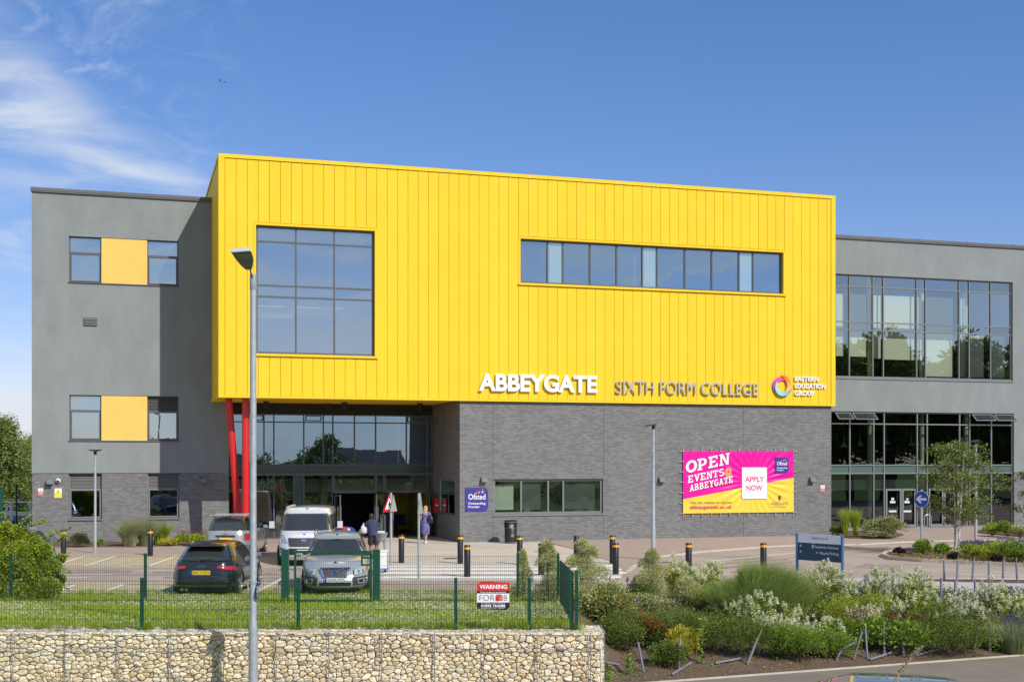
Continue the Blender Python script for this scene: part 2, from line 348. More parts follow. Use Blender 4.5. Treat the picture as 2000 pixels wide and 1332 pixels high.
def louvre(x0, x1, z0, z1, y, parent=None, m=None, pitch=0.06):
    l = MB(); n = int((z1 - z0) / pitch)
    l.box(x0, x1, y + 0.05, y + 0.06, z0, z1)
    for i in range(n):
        z = z0 + (i + 0.5) * (z1 - z0) / n
        l.add([(x0, y, z - pitch * .42), (x1, y, z - pitch * .42), (x1, y + 0.045, z + pitch * .3), (x0, y + 0.045, z + pitch * .3), (x0, y, z - pitch * .3), (x1, y, z - pitch * .3), (x1, y + 0.045, z + pitch * .42), (x0, y + 0.045, z + pitch * .42)],
              [(0, 1, 2, 3), (4, 5, 6, 7), (0, 1, 5, 4), (2, 3, 7, 6)])
    return l.build('louvre', m or M_louv, parent or B)
G_left = glass('glass_left', 0.5, tint=(0.35, 0.42, 0.42), rtint=(0.82, 0.95, 1.0), body=0.25, bodycol=(0.22, 0.28, 0.3))
G_big = glass('glass_big', 0.46, tint=(0.75, 0.8, 0.8), rtint=(0.9, 0.97, 1.0), body=0.12, bodycol=(0.33, 0.4, 0.42), wob=0.3)
G_strip = glass('glass_strip', 0.45, tint=(0.4, 0.45, 0.45), rtint=(0.68, 0.86, 1.0), body=0.08, bodycol=(0.2, 0.3, 0.35), wob=0.35)
G_clear = glass('glass_clear', 0.16, tint=(0.55, 0.62, 0.55), wob=0.3)
G_ent = glass('glass_entrance', 0.4, tint=(0.42, 0.48, 0.46), rtint=(0.55, 0.78, 1.0), wob=0.35, wscale=0.6)
G_dark = glass('glass_ground', 0.2, tint=(0.4, 0.45, 0.42), wob=0.25)

# ---- left wing
xa, xb = lx(62, YW), lx(447, YW); zS = lz(62, 924, YW)        # render starts above the brick
def hole(u0, u1, v0, v1, y, ref=None):
    ur = ref if ref is not None else u0
    return (lx(u0, y), lx(u1, y), lz(ur, v1, y), lz(ur, v0, y))
hA = hole(135, 348.5, 461, 551, YW); hB = hole(135.5, 349, 771, 860, YW)
hC = hole(134.5, 199, 924.5, 1014, YW); hD = hole(288.5, 350.5, 924.5, 1014, YW); hD = (hD[0], hD[1], hC[2], hC[3])
hC = (hC[0], hC[1], hC[2], zS); hD = (hD[0], hD[1], hD[2], zS)
mb = MB(); wall(mb, xa, xb, zS, zW, YW, [hA, hB]); mb.quad((xa, YW, zS), (xa, YW + 14, zS), (xa, YW + 14, zW), (xa, YW, zW)); mb.quad((xa, YW, zS), (xb, YW, zS), (xb, YW + .05, zS), (xa, YW + .05, zS)); mb.box(xa, xb, YW + 14, YW + 14.2, 0, zW)
mb.build('rendered_wall', M_ren, B, label='grey rendered wall of the left wing')
mb = MB(); wall(mb, xa + .02, xb, -0.3, zS, YW + 0.03, [hC, hD]); mb.quad((xa + .02, YW + .03, -.3), (xa + .02, YW + 13.9, -.3), (xa + .02, YW + 13.9, zS), (xa + .02, YW + .03, zS))
mb.build('brick_wall', M_brick, B, label='dark brick plinth of the left wing')
def roofline(x0, x1, y, z, name='coping'):
    c = MB(); c.box(x0 - .05, x1, y - 0.09, y + 0.4, z - 0.02, z + 0.11); c.box(x0 - .05, x1, y - 0.075, y - 0.03, z - 0.08, z - 0.018)
    n = int((x1 - x0) / 3)
    for i in range(1, n): c.box(x0 + i * 3 - .04, x0 + i * 3 + .04, y - 0.1, y + .41, z - .03, z + 0.118)
    return c.build(name, M_cop, B)
roofline(xa, lx(413, YW) + 1.2, YW, zW)
mb = MB(); mb.box(xa, xb, YW + 0.2, YW + 14, zW - 0.3, zW - 0.02)
for z in (zS, lz(135, 660, YW), lz(135, 700, YW) , lz(135, 352 + 240, YW)): mb.box(xa + .1, xb, YW + .25, YW + 13.9, z - .15, z)
mb.build('floor_slab', M_inw, B)
mb = MB(); mb.box(xa + .1, xb, YW + 4.6, YW + 4.7, 0, zW - .3); mb.box(lx(245, YW) - .05, lx(245, YW) + .05, YW + .3, YW + 4.6, 0, zW - .3); mb.build('inner_wall', M_inw, B)
def wingwin(h, lv=False):
    a, b, c, d = h; s1, s2 = lx(198, YW), lx(287.5, YW); y = YW + 0.13
    tz = lz(135, 492, YW) if not lv else lz(135, 801, YW)
    wo_ = window(a, s1, c, d, y, trans=[tz], gm=G_left, sash=True, fw=0.05)
    wn = window(s2, b, c, d, y, trans=[tz], gm=G_left, sash=True, fw=0.05, skip=[(0, 1)] if lv else ())
    p = MB(); p.box(s1, s2, YW + 0.03, YW + 0.2, c, d); p.build('yellow_infill', M_yel2, B)
    q = MB(); q.box(a - .05, b + .05, YW - 0.05, YW + 0.17, c - .03, c + 0.005); q.build('window_sill', M_cop, B)
    if lv:
        louvre(s2 + .04, b - .04, tz + .04, d - .04, y + .01, wn)
        r = MB(); r.box(a + .12, s1 - .12, y + .2, y + .215, c + .25, d - .35); r.box(a + .12, s1 - .12, y + .195, y + .225, c + .22, c + .25); r.build('blind', M_blind, wo_)
wingwin(hA); wingwin(hB, True)
for h in (hC, hD):
    y = YW + 0.15; t0 = lz(135, 955, YW)
    a, b, c, d = h; wn = window(a, b, c, d, y, trans=[t0], gm=G_dark, sash=True, fw=0.05, skip=[(0, 1)], fm=M_frameL)
    louvre(a + .04, b - .04, t0 + .04, d - .03, y + .01, wn, mat('louvre_light', (0.19, 0.185, 0.17), 0.6))
    q = MB(); q.box(a - .03, b + .03, YW - 0.03, YW + 0.19, c - .05, c); q.build('window_sill', M_frameL, B)
# wall vent
a, b, c, d = hole(162.5, 190, 620, 637, YW)
v_ = MB(); v_.box(a, b, YW - .02, YW - .001, c, c + .03); v_.box(a, b, YW - .02, YW - .001, d - .03, d); v_.box(a, a + .03, YW - .019, YW - .001, c + .03, d - .03); v_.box(b - .03, b, YW - .019, YW - .001, c + .03, d - .03)
v_ = v_.build('wall_vent', M_frame, B); louvre(a + .03, b - .03, c + .03, d - .03, YW - .062, v_, M_frameL, 0.055)

# ---- yellow box
wA = (lx(500, 0), lx(732, 0), lz(500, 690, 0), lz(500, 439, 0)); wS = (lx(1016.5, 0), lx(1530, 0), lz(1016.5, 552, 0), lz(1016.5, 466, 0))
PW = 0.457
mb = MB(); wall(mb, 0, XR, zB, zT, 0.045, [wA, wS], 0.2)
mb.quad((0.045, 0.045, zB), (.045, 14, zB), (.045, 14, zT), (.045, .045, zT)); mb.quad((XR, .045, zB), (XR, 14, zB), (XR, 14, zT), (XR, .045, zT))
mb.quad((0, 0.045, zB + .03), (XR, .045, zB + .03), (XR, 14, zB + .03), (0, 14, zB + .03)); mb.quad((0.045, .3, zT - .1), (XR, .3, zT - .1), (XR, 14, zT - .1), (0.045, 14, zT - .1))
mb.quad((0, 14, zB), (XR, 14, zB), (XR, 14, zT), (0, 14, zT))
mb.build('cladding_backing', M_yel, B)
cl = MB(); gp = 0.010
holes = [(a - .10, b + .10, c - .12, d + .10) for a, b, c, d in (wA, wS)]
def strip(x0, x1, z0, z1):
    zs = [(z0, z1)]
    # a panel is cut where a window surround crosses it
    cuts = sorted({x0, x1, *[e for h in holes for e in h[:2] if x0 < e < x1]})
    for i in range(len(cuts) - 1):
        cx = (cuts[i] + cuts[i + 1]) / 2; segs = [(z0, z1)]
        for h in holes:
            if h[0] < cx < h[1]: segs = [s for sg in segs for s in ((sg[0], h[2] - .012), (h[3] + .012, sg[1])) if s[1] > s[0]]
        for s in segs:
            dy = random.uniform(0, .004); r2 = random.uniform(-.0015, .0015)
            x_0, x_1 = cuts[i], cuts[i + 1]
            cl.add([(x_0, dy, s[0]), (x_1, dy + r2, s[0]), (x_1, dy + r2, s[1]), (x_0, dy, s[1]), (x_0, .045, s[0]), (x_1, .045, s[0]), (x_1, .045, s[1]), (x_0, .045, s[1])],
                   [(0, 1, 2, 3), (0, 4, 5, 1), (1, 5, 6, 2), (2, 6, 7, 3), (3, 7, 4, 0)])
x = 0.235
while x < XR - 0.25:
    x2 = min(x + PW, XR - 0.2)
    strip(x + gp, x2 - gp, zB + .09, zT - .17); x = x2
yy = 0.05
while yy < 13.9:                      # left end face
    cl.box(0, .045, yy + gp, min(yy + PW, 13.95) - gp, zB + .09, zT - .17); yy += PW
cl.build('yellow_cladding', M_yel, B)
tr = MB(); tr.box(-.03, XR + .03, -.04, .3, zT - .155, zT + .0); tr.box(-.03, .22, -.03, .044, zB - .0, zT - .157); tr.box(XR - .19, XR + .03, -.03, .044, zB, zT - .157)
tr.box(.222, XR - .192, -.03, .044, zB, zB + .08); tr.box(-.04, .3, .302, 14, zT - .15, zT - .005); tr.box(-.028, .3, .046, 14, zB - .001, zB + .08)
for a, b, c, d in (wA, wS):
    tr.box(a - .10, b + .10, -.02, .04, d, d + .09); tr.box(a - .10, a, -.018, .04, c, d - .001); tr.box(b, b + .10, -.018, .04, c, d - .001); tr.box(a - .12, b + .14, -.07, .14, c - .11, c - .02)
for i in range(1, 8): tr.box(i * XR / 8 - .05, i * XR / 8 + .05, -.046, .305, zT - .157, zT + .004)
tr.build('yellow_trim', M_yel, B)
# windows in the yellow box
y = 0.16
a, b, c, d = wA
window(a, b, c, d, y, mull=[lx(578.3, .16), lx(653.3, .16)], trans=[lz(500, 577.5, 0), lz(500, 555.5, 0), lz(500, 469.5, 0)], gm=G_big, fw=0.09, mw=0.06, label='tall window of twelve panes in the yellow box')
a, b, c, d = wS
mm = [lx(u, .16) for u in (1069.8, 1099.8, 1152.6, 1204.8, 1255, 1283.5, 1338, 1390.7, 1443.5, 1471)]
window(a, b, c, d, y, mull=mm, gm=G_strip, fw=0.08, mw=0.07, alt=[(1, 0), (5, 0), (9, 0)], altmat=glass('glass_film', 0.4, rtint=(0.8, .95, 1), body=0.75, bodycol=(0.3, 0.42, 0.45), wob=.1), label='long strip window in the yellow box')
r = MB(); 
for i in (0, 4, 8, 10):
    e = ([a] + mm + [b])[i + 1]; MB().box(e - .3, e - .08, y + .35, y + .45, c, d - .25).build('inner_column', M_crm, B)
mb = MB(); mb.box(.1, XR - .1, 4, 4.1, zB + .3, zT - .3); mb.box(.1, XR - .1, .3, 13.9, zB + .05, zB + .3); mb.box(.1, XR - .1, .3, 13.9, zB + 3.4, zB + 3.6); mb.box(.1, XR - .1, .3, 13.9, zT - .5, zT - .3)
mb.build('inner_wall', M_inw, B)
pm = MB()
for i, xq in enumerate((lx(540, .1), lx(615, .1), lx(690, .1))): pm.box(xq - .55, xq + .55, 2.2, 2.24, lz(500, 585, 0) - .02, lz(500, 585, 0) + .03)
pm.build('ceiling_light', M_white, B)
wb = MB(); wb.box(wA[0] + .3, wA[1] - .4, 3.9, 3.99, wA[2] + 1.2, wA[2] + 2.5); wb.build('inner_panel', M_blind, B)
# ---- brick block under the right part of the box
YB = 0.12; xs_, xe_ = lx(898, YB), lx(1623.5, YB)
hW = (lx(964, YB), lx(1178, YB), lz(964, 1005, YB), lz(964, 935.5, YB))
mb = MB(); wall(mb, xs_, xe_, -.3, zB, YB, [hW], 0.16)
z0s, z1s = H - 103.5 / F * 56.7, H - 38 / F * 56.7
sy0, sy1 = ly_at(888, xs_), ly_at(860, xs_)
for q in (((xs_, YB), (xs_, sy0), -.3, zB), ((xs_, sy1), (xs_, 5.4), -.3, zB), ((xs_, sy0), (xs_, sy1), -.3, z0s), ((xs_, sy0), (xs_, sy1), z1s, zB)):
    (xx, y0), (_, y1), za, zb_ = q; mb.quad((xx, y0, za), (xx, y1, za), (xx, y1, zb_), (xx, y0, zb_))
mb.quad((xe_, YB, -.3), (xe_, 14, -.3), (xe_, 14, zB), (xe_, YB, zB))
mb.build('brick_wall', M_brick, B, label='dark brick wall under the yellow box')
for u in (963, 1179, 1452):
    x = lx(u, YB)
    for za, zb_ in (((-.2, hW[2] - .08), (hW[3], zB)) if u != 1452 else ((-.2, zB),)): MB().box(x - .007, x + .007, YB - .003, YB + .02, za, zb_).build('movement_joint', mat('joint_dark', (.05, .05, .05), .9), B)
sf = MB(); sf.box(xs_ + .02, xs_ + .1, sy0, sy0 + .06, z0s, z1s); sf.box(xs_ + .02, xs_ + .1, sy1 - .06, sy1, z0s, z1s); sf.box(xs_ + .021, xs_ + .1, sy0, sy1, z1s - .06, z1s + .0); sf.box(xs_ - .04, xs_ + .1, sy0 - .03, sy1 + .03, z0s - .06, z0s); sf.box(xs_ + .022, xs_ + .1, sy0, sy1, z1s - .65, z1s - .6)
sf = sf.build('window', M_frame, B, label='small window on the shaded side wall of the entrance'); g = MB(); g.quad((xs_ + .06, sy0, z0s), (xs_ + .06, sy1, z0s), (xs_ + .06, sy1, z1s), (xs_ + .06, sy0, z1s)); g.build('pane', G_dark, sf)
a, b, c, d = hW
wn = window(a, b, c, d, YB + .1, mull=[lx(880 + 579 / 4.163, YB), lx(880 + 799 / 4.163, YB), lx(880 + 922 / 4.163, YB)], gm=glass('glass_brick', 0.22, tint=(.62, .7, .66), wob=.6, wscale=.9), fw=.1, mw=.07, fm=M_frameL)
bl = MB(); X3 = [a, lx(1019, YB), lx(1072, YB), lx(1101.5, YB), b]
for i, (p, q) in enumerate(zip(X3[:-1], X3[1:])):
    if i == 2: continue
    MB().box(p + .1, q - .28, YB + .35, YB + .36, c + .2, d - .25).build('blind', M_blind, wn)
q = MB(); q.box(a - .04, b + .04, YB - .04, YB + .2, c - .07, c); q.build('window_sill', M_frameL, B)
mb = MB(); mb.box(xs_ + .15, xe_ - .1, 3.2, 3.3, 0, zB); mb.box(xs_ + .15, xe_ - .1, .4, 3.2, 3.2, 3.3); mb.box(xs_ + .15, xe_ - .1, .4, 3.2, .02, .1); mb.build('inner_wall', M_inw, B)
# ---- entrance glazing in the alcove
YG = ly_at(845, xs_) - .05; xg0 = lx(445, YG); xg1 = xs_ - .02
us = [444.5, 515.7, 535, 593.5, 631.7, 650.4, 692.5, 734, 752, 794, 834.5]
def gx(u): return lx(u, YG)
def gz(v, u=640): return lz(u, v, YG)
z8, z9, zl = gz(925), gz(908.5), gz(809.5); zt2 = gz(825)
up = [gx(u) for u in (515.7, 535, 593.5, 631.7, 650.4, 692.5, 734, 794, 834.5)]
wu = window(xg0, xg1, z9, zl, YG, mull=up, trans=[zt2], gm=G_ent, fw=.05, mw=.055, name='curtain_wall', alt=[(1, 0), (4, 0), (1, 1), (4, 1)], altmat=glass('glass_film_ent', 0.42, rtint=(.5, .72, .92), tint=(.2, .24, .25), body=.4, bodycol=(.06, .09, .1)), label='upper entrance glazing under the yellow soffit')
for (u0, u1) in ((497, 514), (597, 628), (796, 832)):     # small opening lights
    s = MB(); p, q = gx(u0), gx(u1); t = .04; s.box(p, q, YG - .03, YG, zl - .1, zl - .06); s.box(p, q, YG - .03, YG, zt2 + .06, zt2 + .1); s.box(p, p + t, YG - .03, YG, zt2 + .1, zl - .1); s.box(q - t, q, YG - .03, YG, zt2 + .1, zl - .1); s.build('opening_light', M_frame, wu)
sp = MB(); sp.box(xg0, xg1, YG + .03, YG + .06, z8, z9); f_ = sp.build('spandrel_panel', M_span, B)
s = MB(); s.box(xg0, xg1, YG - .01, YG + .028, z8 - .03, z8 + .03)
for x in (gx(535), gx(593.5), gx(650.4), gx(734), gx(834.5)): s.box(x - .025, x + .025, YG - .012, YG + .028, z8 + .03, z9)
s.build('rail', M_frame, f_)
louvre(xg0, xg1, zl, zB + .02, YG, B, mat('louvre_dark', (.05, .052, .055), .6), .08)
zd = gz(962); zg = 0.02
lo = [gx(u) for u in (535, 574, 593.5)]
window(xg0, gx(650.4), zg, z8 - .03, YG, mull=lo, gm=glass('glass_lobby', .2, tint=(.4, .46, .42), wob=.4), fw=.05, mw=.055, name='curtain_wall', alt=[(2, 0)], altmat=M_span, label='ground floor entrance glazing beside the doors')
window(gx(650.4) + .03, gx(734), zd, z8 - .03, YG, gm=MT['glass_lobby'], fw=.05, name='fanlight'); window(gx(752), gx(834.5), zd, z8 - .03, YG, gm=MT['glass_lobby'], fw=.05, name='fanlight')
window(gx(734) + .03, gx(752) - .03, zg, z8 - .03, YG, gm=MT['glass_lobby'], fw=.05, name='side_light'); window(gx(834.5) + .03, xg1, zg, z8 - .03, YG, gm=MT['glass_lobby'], fw=.05, name='side_light')
bh = MB(); bh.box(xg0 + .1, xg1 - .1, YG + 1.1, YG + 1.2, gz(962), z8 - .25); bh.build('ceiling_bulkhead', M_crm, B)
def doorleaf(x, s, ang):
    """glazed leaf hinged at x, opened inward; s = +1 leaf runs to the right when shut"""
    d = MB(); w_, h_ = 0.95, zd - .08; t = .045
    d.box(0, .09, 0, t, .03, h_); d.box(w_ - .09, w_, 0, t, .03, h_); d.box(.09, w_ - .09, .001, t - .001, h_ - .09, h_); d.box(.09, w_ - .09, .001, t - .001, .03, .25)
    o = d.build('door', M_frame, B); g = MB(); g.quad((.09, .02, .25), (w_ - .09, .02, .25), (w_ - .09, .02, h_ - .09), (.09, .02, h_ - .09)); g.build('pane', MT['glass_lobby'], o)
    hd = MB()
    for yy in (-.05, t + .05): hd.tube((w_ - .14, yy, .85), (w_ - .14, yy, 1.5), .014); hd.tube((w_ - .14, yy, .95), (w_ - .14, .02, .95), .01); hd.tube((w_ - .14, yy, 1.4), (w_ - .14, .02, 1.4), .01)
    hd.build('handle', mat('steel', (.6, .6, .6), .3, metal=.8), o, smooth=True)
    o.location = (x, YG - .02, 0); o.rotation_euler = (0, 0, ang); return o
doorleaf(gx(652.5), 1, math.radians(-83)); doorleaf(gx(732.5), 1, math.radians(-98)); doorleaf(gx(754), 1, math.radians(-84)); doorleaf(gx(833), 1, math.radians(-97))
k = MB(); k.box(gx(651.5), gx(733), YG - .09, YG - .001, zd - .03, zd + .1); k.box(gx(753), gx(834), YG - .09, YG - .001, zd - .03, zd + .1); k.build('door_header', M_frame, B)
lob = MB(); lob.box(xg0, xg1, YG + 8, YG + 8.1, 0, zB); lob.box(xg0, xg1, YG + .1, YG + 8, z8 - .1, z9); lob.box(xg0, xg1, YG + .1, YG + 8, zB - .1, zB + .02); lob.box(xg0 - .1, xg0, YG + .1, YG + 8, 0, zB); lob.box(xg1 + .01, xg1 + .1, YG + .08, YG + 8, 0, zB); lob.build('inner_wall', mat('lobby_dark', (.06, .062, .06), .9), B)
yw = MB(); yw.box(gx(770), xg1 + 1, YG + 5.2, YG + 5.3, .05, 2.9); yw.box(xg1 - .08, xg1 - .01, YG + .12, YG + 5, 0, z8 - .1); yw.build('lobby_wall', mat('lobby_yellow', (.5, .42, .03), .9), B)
lc = MB(); lc.tube((gx(638.5), YG + 1.0, 0), (gx(638.5), YG + 1.0, z8), .17, n=16); lc.build('inner_column', M_crm, B, smooth=True)
st = MB()
for i, x in enumerate(np.linspace(gx(775), gx(815), 3)): st.box(x - .25, x + .25, YG + 3.5, YG + 4.0, .38, .46); st.box(x - .25, x + .25, YG + 3.95, YG + 4.02, .46, .9); st.box(x - .22, x - .19, YG + 3.55, YG + 3.58, .02, .38); st.box(x + .19, x + .22, YG + 3.55, YG + 3.58, .02, .38)
st.build('waiting_seats', mat('navy_seat', (.02, .025, .06), .8), B)
# step rail, red letter box and soffit lamps
for x0 in (gx(754) - .0,):
    rl = MB(); pts = [(x0 - .28, YG - .1, 0), (x0 - .28, YG - .1, 1.0), (x0 - .24, YG - .14, 1.06), (x0 - .24, YG - .9, 1.06), (x0 - .24, YG - .95, 1.0), (x0 - .24, YG - .95, 0)]
    tag(rl.path(pts, .022).build('hand_rail', MT['steel'], None, smooth=True), 'steel hoop handrail beside the entrance doors', 'handrail').matrix_world = BM
yb0, yb1 = ly_at(858, xs_), ly_at(853.5, xs_)
rb = MB(); rb.box(xs_ - .22, xs_ - .003, yb0, yb1, 1.18, 1.82); rb.box(xs_ - .24, xs_ - .004, yb0 - .02, yb1 + .02, 1.8, 1.85)
rb = rb.build('wall_letter_box', mat('red_box', (.55, .01, .02), .4)); rb.matrix_world = BM; tag(rb, 'red box fixed to the shaded brick side wall of the entrance', 'wall box')
s = MB(); s.box(xs_ - .19, xs_ - .05, yb0 - .006, yb0 - .0005, 1.5, 1.56); s.build('slot_plate', M_white, rb)
for i, (u, v) in enumerate(((520, 790), (673, 790), (820, 793), (640, 806))):
    ly = 3.0 if i < 3 else 4.6; x = lx(u, ly); c = MB(); c.lathe([(.115, zB - .3), (.125, zB - .29), (.125, zB - .0)], 16, (x, ly, 0)); c.build('soffit_spotlight', M_blk, B, smooth=True)
# ---- red raking columns
for (ut, ub, lyt, lyb, lab) in ((446.5, 469.5, 1.6, 1.6, 'raking red steel column under the yellow box'), (480, 479.5, 1.0, 1.0, 'upright red steel column under the yellow box')):
    xt, xbm = lx(ut, lyt), lx(ub, lyb); c = MB(); c.tube((xbm, lyb, 0), (xt, lyt, zB + .02), .155, n=24); c.tube((xbm, lyb, 0), (xbm, lyb, .03), .26, n=20); c.build('column', M_red, B, smooth=True, label=lab)
# ---- right wing
xr0, xr1 = lx(1600, YW), lx(2120, YW)
zS2 = lz(1985, 922, YW)
hU = (xr0 + .3, lx(1978, YW), lz(1632, 736, YW), lz(1632, 534.5, YW)); hL = (xr0 + .3, lx(1980.5, YW), 0.02, lz(1625, 803, YW))
mb = MB(); wall(mb, xr0, xr1, zS2, zW, YW, [hU, hL], .16); xd = lx(1980.5, YW)
mb.build('rendered_wall', M_ren, B, label='grey rendered wall of the right wing'); MB().box(xr0, xr1, YW + 14, YW + 14.2, 0, zW).build('rear_wall', M_ren, B)
mb = MB(); mb.quad((xd, YW + .03, -.2), (xr1, YW + .03, -.2), (xr1, YW + .03, zS2), (xd, YW + .03, zS2)); mb.quad((xd, YW + .03, -.2), (xd, YW + .2, -.2), (xd, YW + .2, zS2), (xd, YW + .03, zS2)); mb.build('brick_wall', M_brick, B, label='dark brick plinth of the right wing')
roofline(xr0, xr1, YW, zW)
mb = MB(); mb.box(xr0, xr1, YW + .2, YW + 14, zW - .3, zW - .02); mb.build('roof', M_cop, B)
y = YW + .1
mu = [lx(u, y) for u in (1659, 1705, 1725.4, 1790.5, 1807.8, 1873.4, 1893, 1935)]
wr = window(hU[0], hU[1], hU[2], hU[3], y, mull=mu, trans=[lz(1632, 643, y), lz(1632, 627.5, y), lz(1632, 558, y)], gm=glass('glass_wing', .34, tint=(.86, .92, .84), rtint=(.85, .95, 1), wob=.3, wscale=.5), fw=.07, mw=.06, fm=M_frameL, name='curtain_wall', label='upper window wall of the right wing')
q = MB(); q.box(hU[0], hU[1] + .05, YW - .04, YW + .12, hU[2] - .1, hU[2]); q.build('window_sill', M_frameL, B)
bl = MB(); yb_ = y + .35
for (u0, u1, vb, vt) in ((1633, 1648, 695, 574), (1660, 1692, 696, 574), (1706, 1720, 700, 577), (1727, 1785, 702, 577), (1792, 1800, 703, 580), (1809, 1861, 735, 580), (1876, 1884, 736, 582), (1894, 1921, 737, 655), (1937, 1963, 738, 655)):
    a, b = lx(u0, yb_), lx(u1, yb_); zz0, zz1 = lz(u0, vb, yb_), lz(u0, vt, yb_); MB().box(a, b, yb_, yb_ + .012, zz0, zz1).build('blind', M_blind, wr)
bl = MB()
for u in (1699, 1800, 1886, 1972): x = lx(u, y + .8); MB().tube((x, y + .8, 0), (x, y + .8, zW - .3), .13, n=14).build('inner_column', M_crm, B, smooth=True)
ml = [lx(u, y) for u in (1660, 1706.7, 1727, 1791.5, 1811, 1874.4, 1894, 1936.4)]
za_, zb1, zc = lz(1625, 827, y), lz(1625, 908.5, y), lz(1625, 924.5, y)
wl = window(hL[0], hL[1], hL[2], hL[3], y, mull=ml, trans=[zc, zb1, za_], gm=glass('glass_wing_low', .12, tint=(.5, .58, .48), wob=.5, wscale=.5), fw=.07, mw=.065, fm=M_frameL, name='curtain_wall', alt=[(i, 1) for i in range(9)], altmat=mat('spandrel_pale', (.09, .15, .13), .2), skip=[(0, 3), (1, 3), (7, 3), (8, 3)], label='tall ground floor glazing of the right wing')
def awning(x0, x1):
    f = MB(); hh = (hL[3] - .1) - (za_ + .03); t = .05
    f.box(x0, x1, -.02, .03, -t, 0); f.box(x0, x1, -.02, .03, -hh, -hh + t); f.box(x0, x0 + t, -.019, .029, -hh + t, -t); f.box(x1 - t, x1, -.019, .029, -hh + t, -t)
    o = f.build('awning_window', M_frameL, B); o.location = (0, YW - .02, hL[3] - .08); o.rotation_euler = (math.radians(-48), 0, 0)
    g = MB(); g.quad((x0 + t, 0, -hh + t), (x1 - t, 0, -hh + t), (x1 - t, 0, -t), (x0 + t, 0, -t)); g.build('pane', MT['glass_wing_low'], o)
for p, q in ((lx(1627, y), ml[0]), (ml[0], ml[1]), (ml[6], ml[7]), (ml[7], hL[1] - .05)): awning(p + .05, q - .05)
dm = MB(); dz = lz(1625, 955, y)
for (u0, u1) in ((1729, 1760), (1761, 1788), (1813, 1842), (1843, 1872)):
    a, b = lx(u0, y), lx(u1, y); t = .1; dm.box(a, b, y - .05, y - .014, dz - t, dz); dm.box(a, b, y - .05, y - .014, .04, .2); dm.box(a, a + t, y - .049, y - .015, .2, dz - t); dm.box(b - t, b, y - .049, y - .015, .2, dz - t)
dm = dm.build('door', M_frameL, B, label='pair of glazed doors in the right wing'); pp = MB()
for (u, v, w_, h_) in ((1744, 974, .16, .14), (1744, 980, .32, .13), (1744, 998, .46, .11), (1772, 974, .16, .14), (1772, 980, .32, .13), (1773, 998, .46, .11)):
    x, z = lx(u, y), lz(u, v, y); pp.box(x - w_ / 2, x + w_ / 2, y + .02, y + .03, z - h_ / 2, z + h_ / 2 - .01)
pp.build('notice_paper', mat('paper', (.6, .7, .6), .9), dm)
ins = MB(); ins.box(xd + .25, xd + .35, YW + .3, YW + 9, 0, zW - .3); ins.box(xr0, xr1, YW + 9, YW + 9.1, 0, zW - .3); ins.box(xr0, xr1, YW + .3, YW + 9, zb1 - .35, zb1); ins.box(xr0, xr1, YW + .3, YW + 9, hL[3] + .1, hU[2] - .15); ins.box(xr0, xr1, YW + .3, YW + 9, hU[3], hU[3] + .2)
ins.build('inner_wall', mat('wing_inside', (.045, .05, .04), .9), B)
bk = MB(); bk.box(xr0, xr1, YW + 1.0, YW + 1.1, zc - .9, zc - .35); bk.build('ceiling_bulkhead', M_crm, B)
sh = MB()
for (u0, u1, v, zf) in ((1894, 1932, 888, zb1), (1932, 1954, 897, zb1), (1625, 1643, 1011, .1), (1643, 1690, 1012, .1), (1625, 1640, 1020, .1)):
    yy = y + 2.0; a, b = lx(u0, yy), lx(u1, yy); z = lz(u0, v, yy); sh.box(a, b, yy, yy + .7, z - .06, z)
    for xx in (a + .05, b - .08): sh.box(xx, xx + .04, yy + .02, yy + .06, zf, z - .06)
sh.build('canteen_table', mat('lime_top', (.55, .6, .03), .6), B)
pl_ = MB()
for u, v in ((1648, 871), (1732, 866), (1780, 868), (1680, 869)):
    yy = y + 2.5; x, z = lx(u, yy), lz(u, v, yy); pl_.lathe([(.02, .5), (.03, .2), (.05, .18), (.17, .0), (.2, -.05), (.19, -.06)], 14, (x, yy, z)); pl_.tube((x, yy, z + .5), (x, yy, hL[3]), .008, n=5)
pl_.build('pendant_lamp', mat('lamp_shade', (.5, .5, .45), .4), B, smooth=True)
# ---- back of the building floor
fl = MB(); fl.box(xa, xr1, YW + .3, YW + 13.9, -.05, .03); fl.box(xg0, xg1, YG, YG + 8, .031, .035); fl.build('inner_floor', M_floor, B)
# ================================================================ GROUND
M_grassg = mat('grass_ground', (0.075, 0.13, 0.022), 0.95, spec=0.1, noise=0.4, nscale=1.3, bump=0.4, bscale=30)
M_soil = mat('bark_mulch', (0.16, 0.11, 0.075), 0.95, spec=0.1, noise=0.5, nscale=22, bump=1.0, bscale=55, detail=9)
M_asph = mat('asphalt_pink', (0.40, 0.325, 0.265), 0.9, spec=0.2, noise=0.17, nscale=0.35, bump=0.2, bscale=90, detail=10)
M_path = mat('asphalt_path', (0.235, 0.20, 0.15), 0.9, spec=0.2, noise=0.12, nscale=1.2, bump=0.4, bscale=70, detail=12)
M_pave = mat('pavement_pink', (0.39, 0.305, 0.25), 0.9, spec=0.2, noise=0.09, nscale=1.1, bump=0.2, bscale=60, detail=10)
M_kerb = mat('kerb_stone', (0.52, 0.47, 0.38), 0.85, noise=0.12, nscale=3)
M_line = mat('road_paint', (0.85, 0.83, 0.77), 0.7, noise=0.12, nscale=6)
M_beige = brickmat('block_beige', (0.53, 0.48, 0.39), (0.62, 0.56, 0.46), (0.38, 0.33, 0.26), .2, .1, .008, plane='xy', var=.3, rough=.85, rz=0.3)
M_sand = brickmat('block_sand', (0.52, 0.42, 0.26), (0.60, 0.50, 0.32), (0.36, 0.28, 0.16), .2, .1, .01, plane='xy', var=.3, rough=.9, rz=0.3)
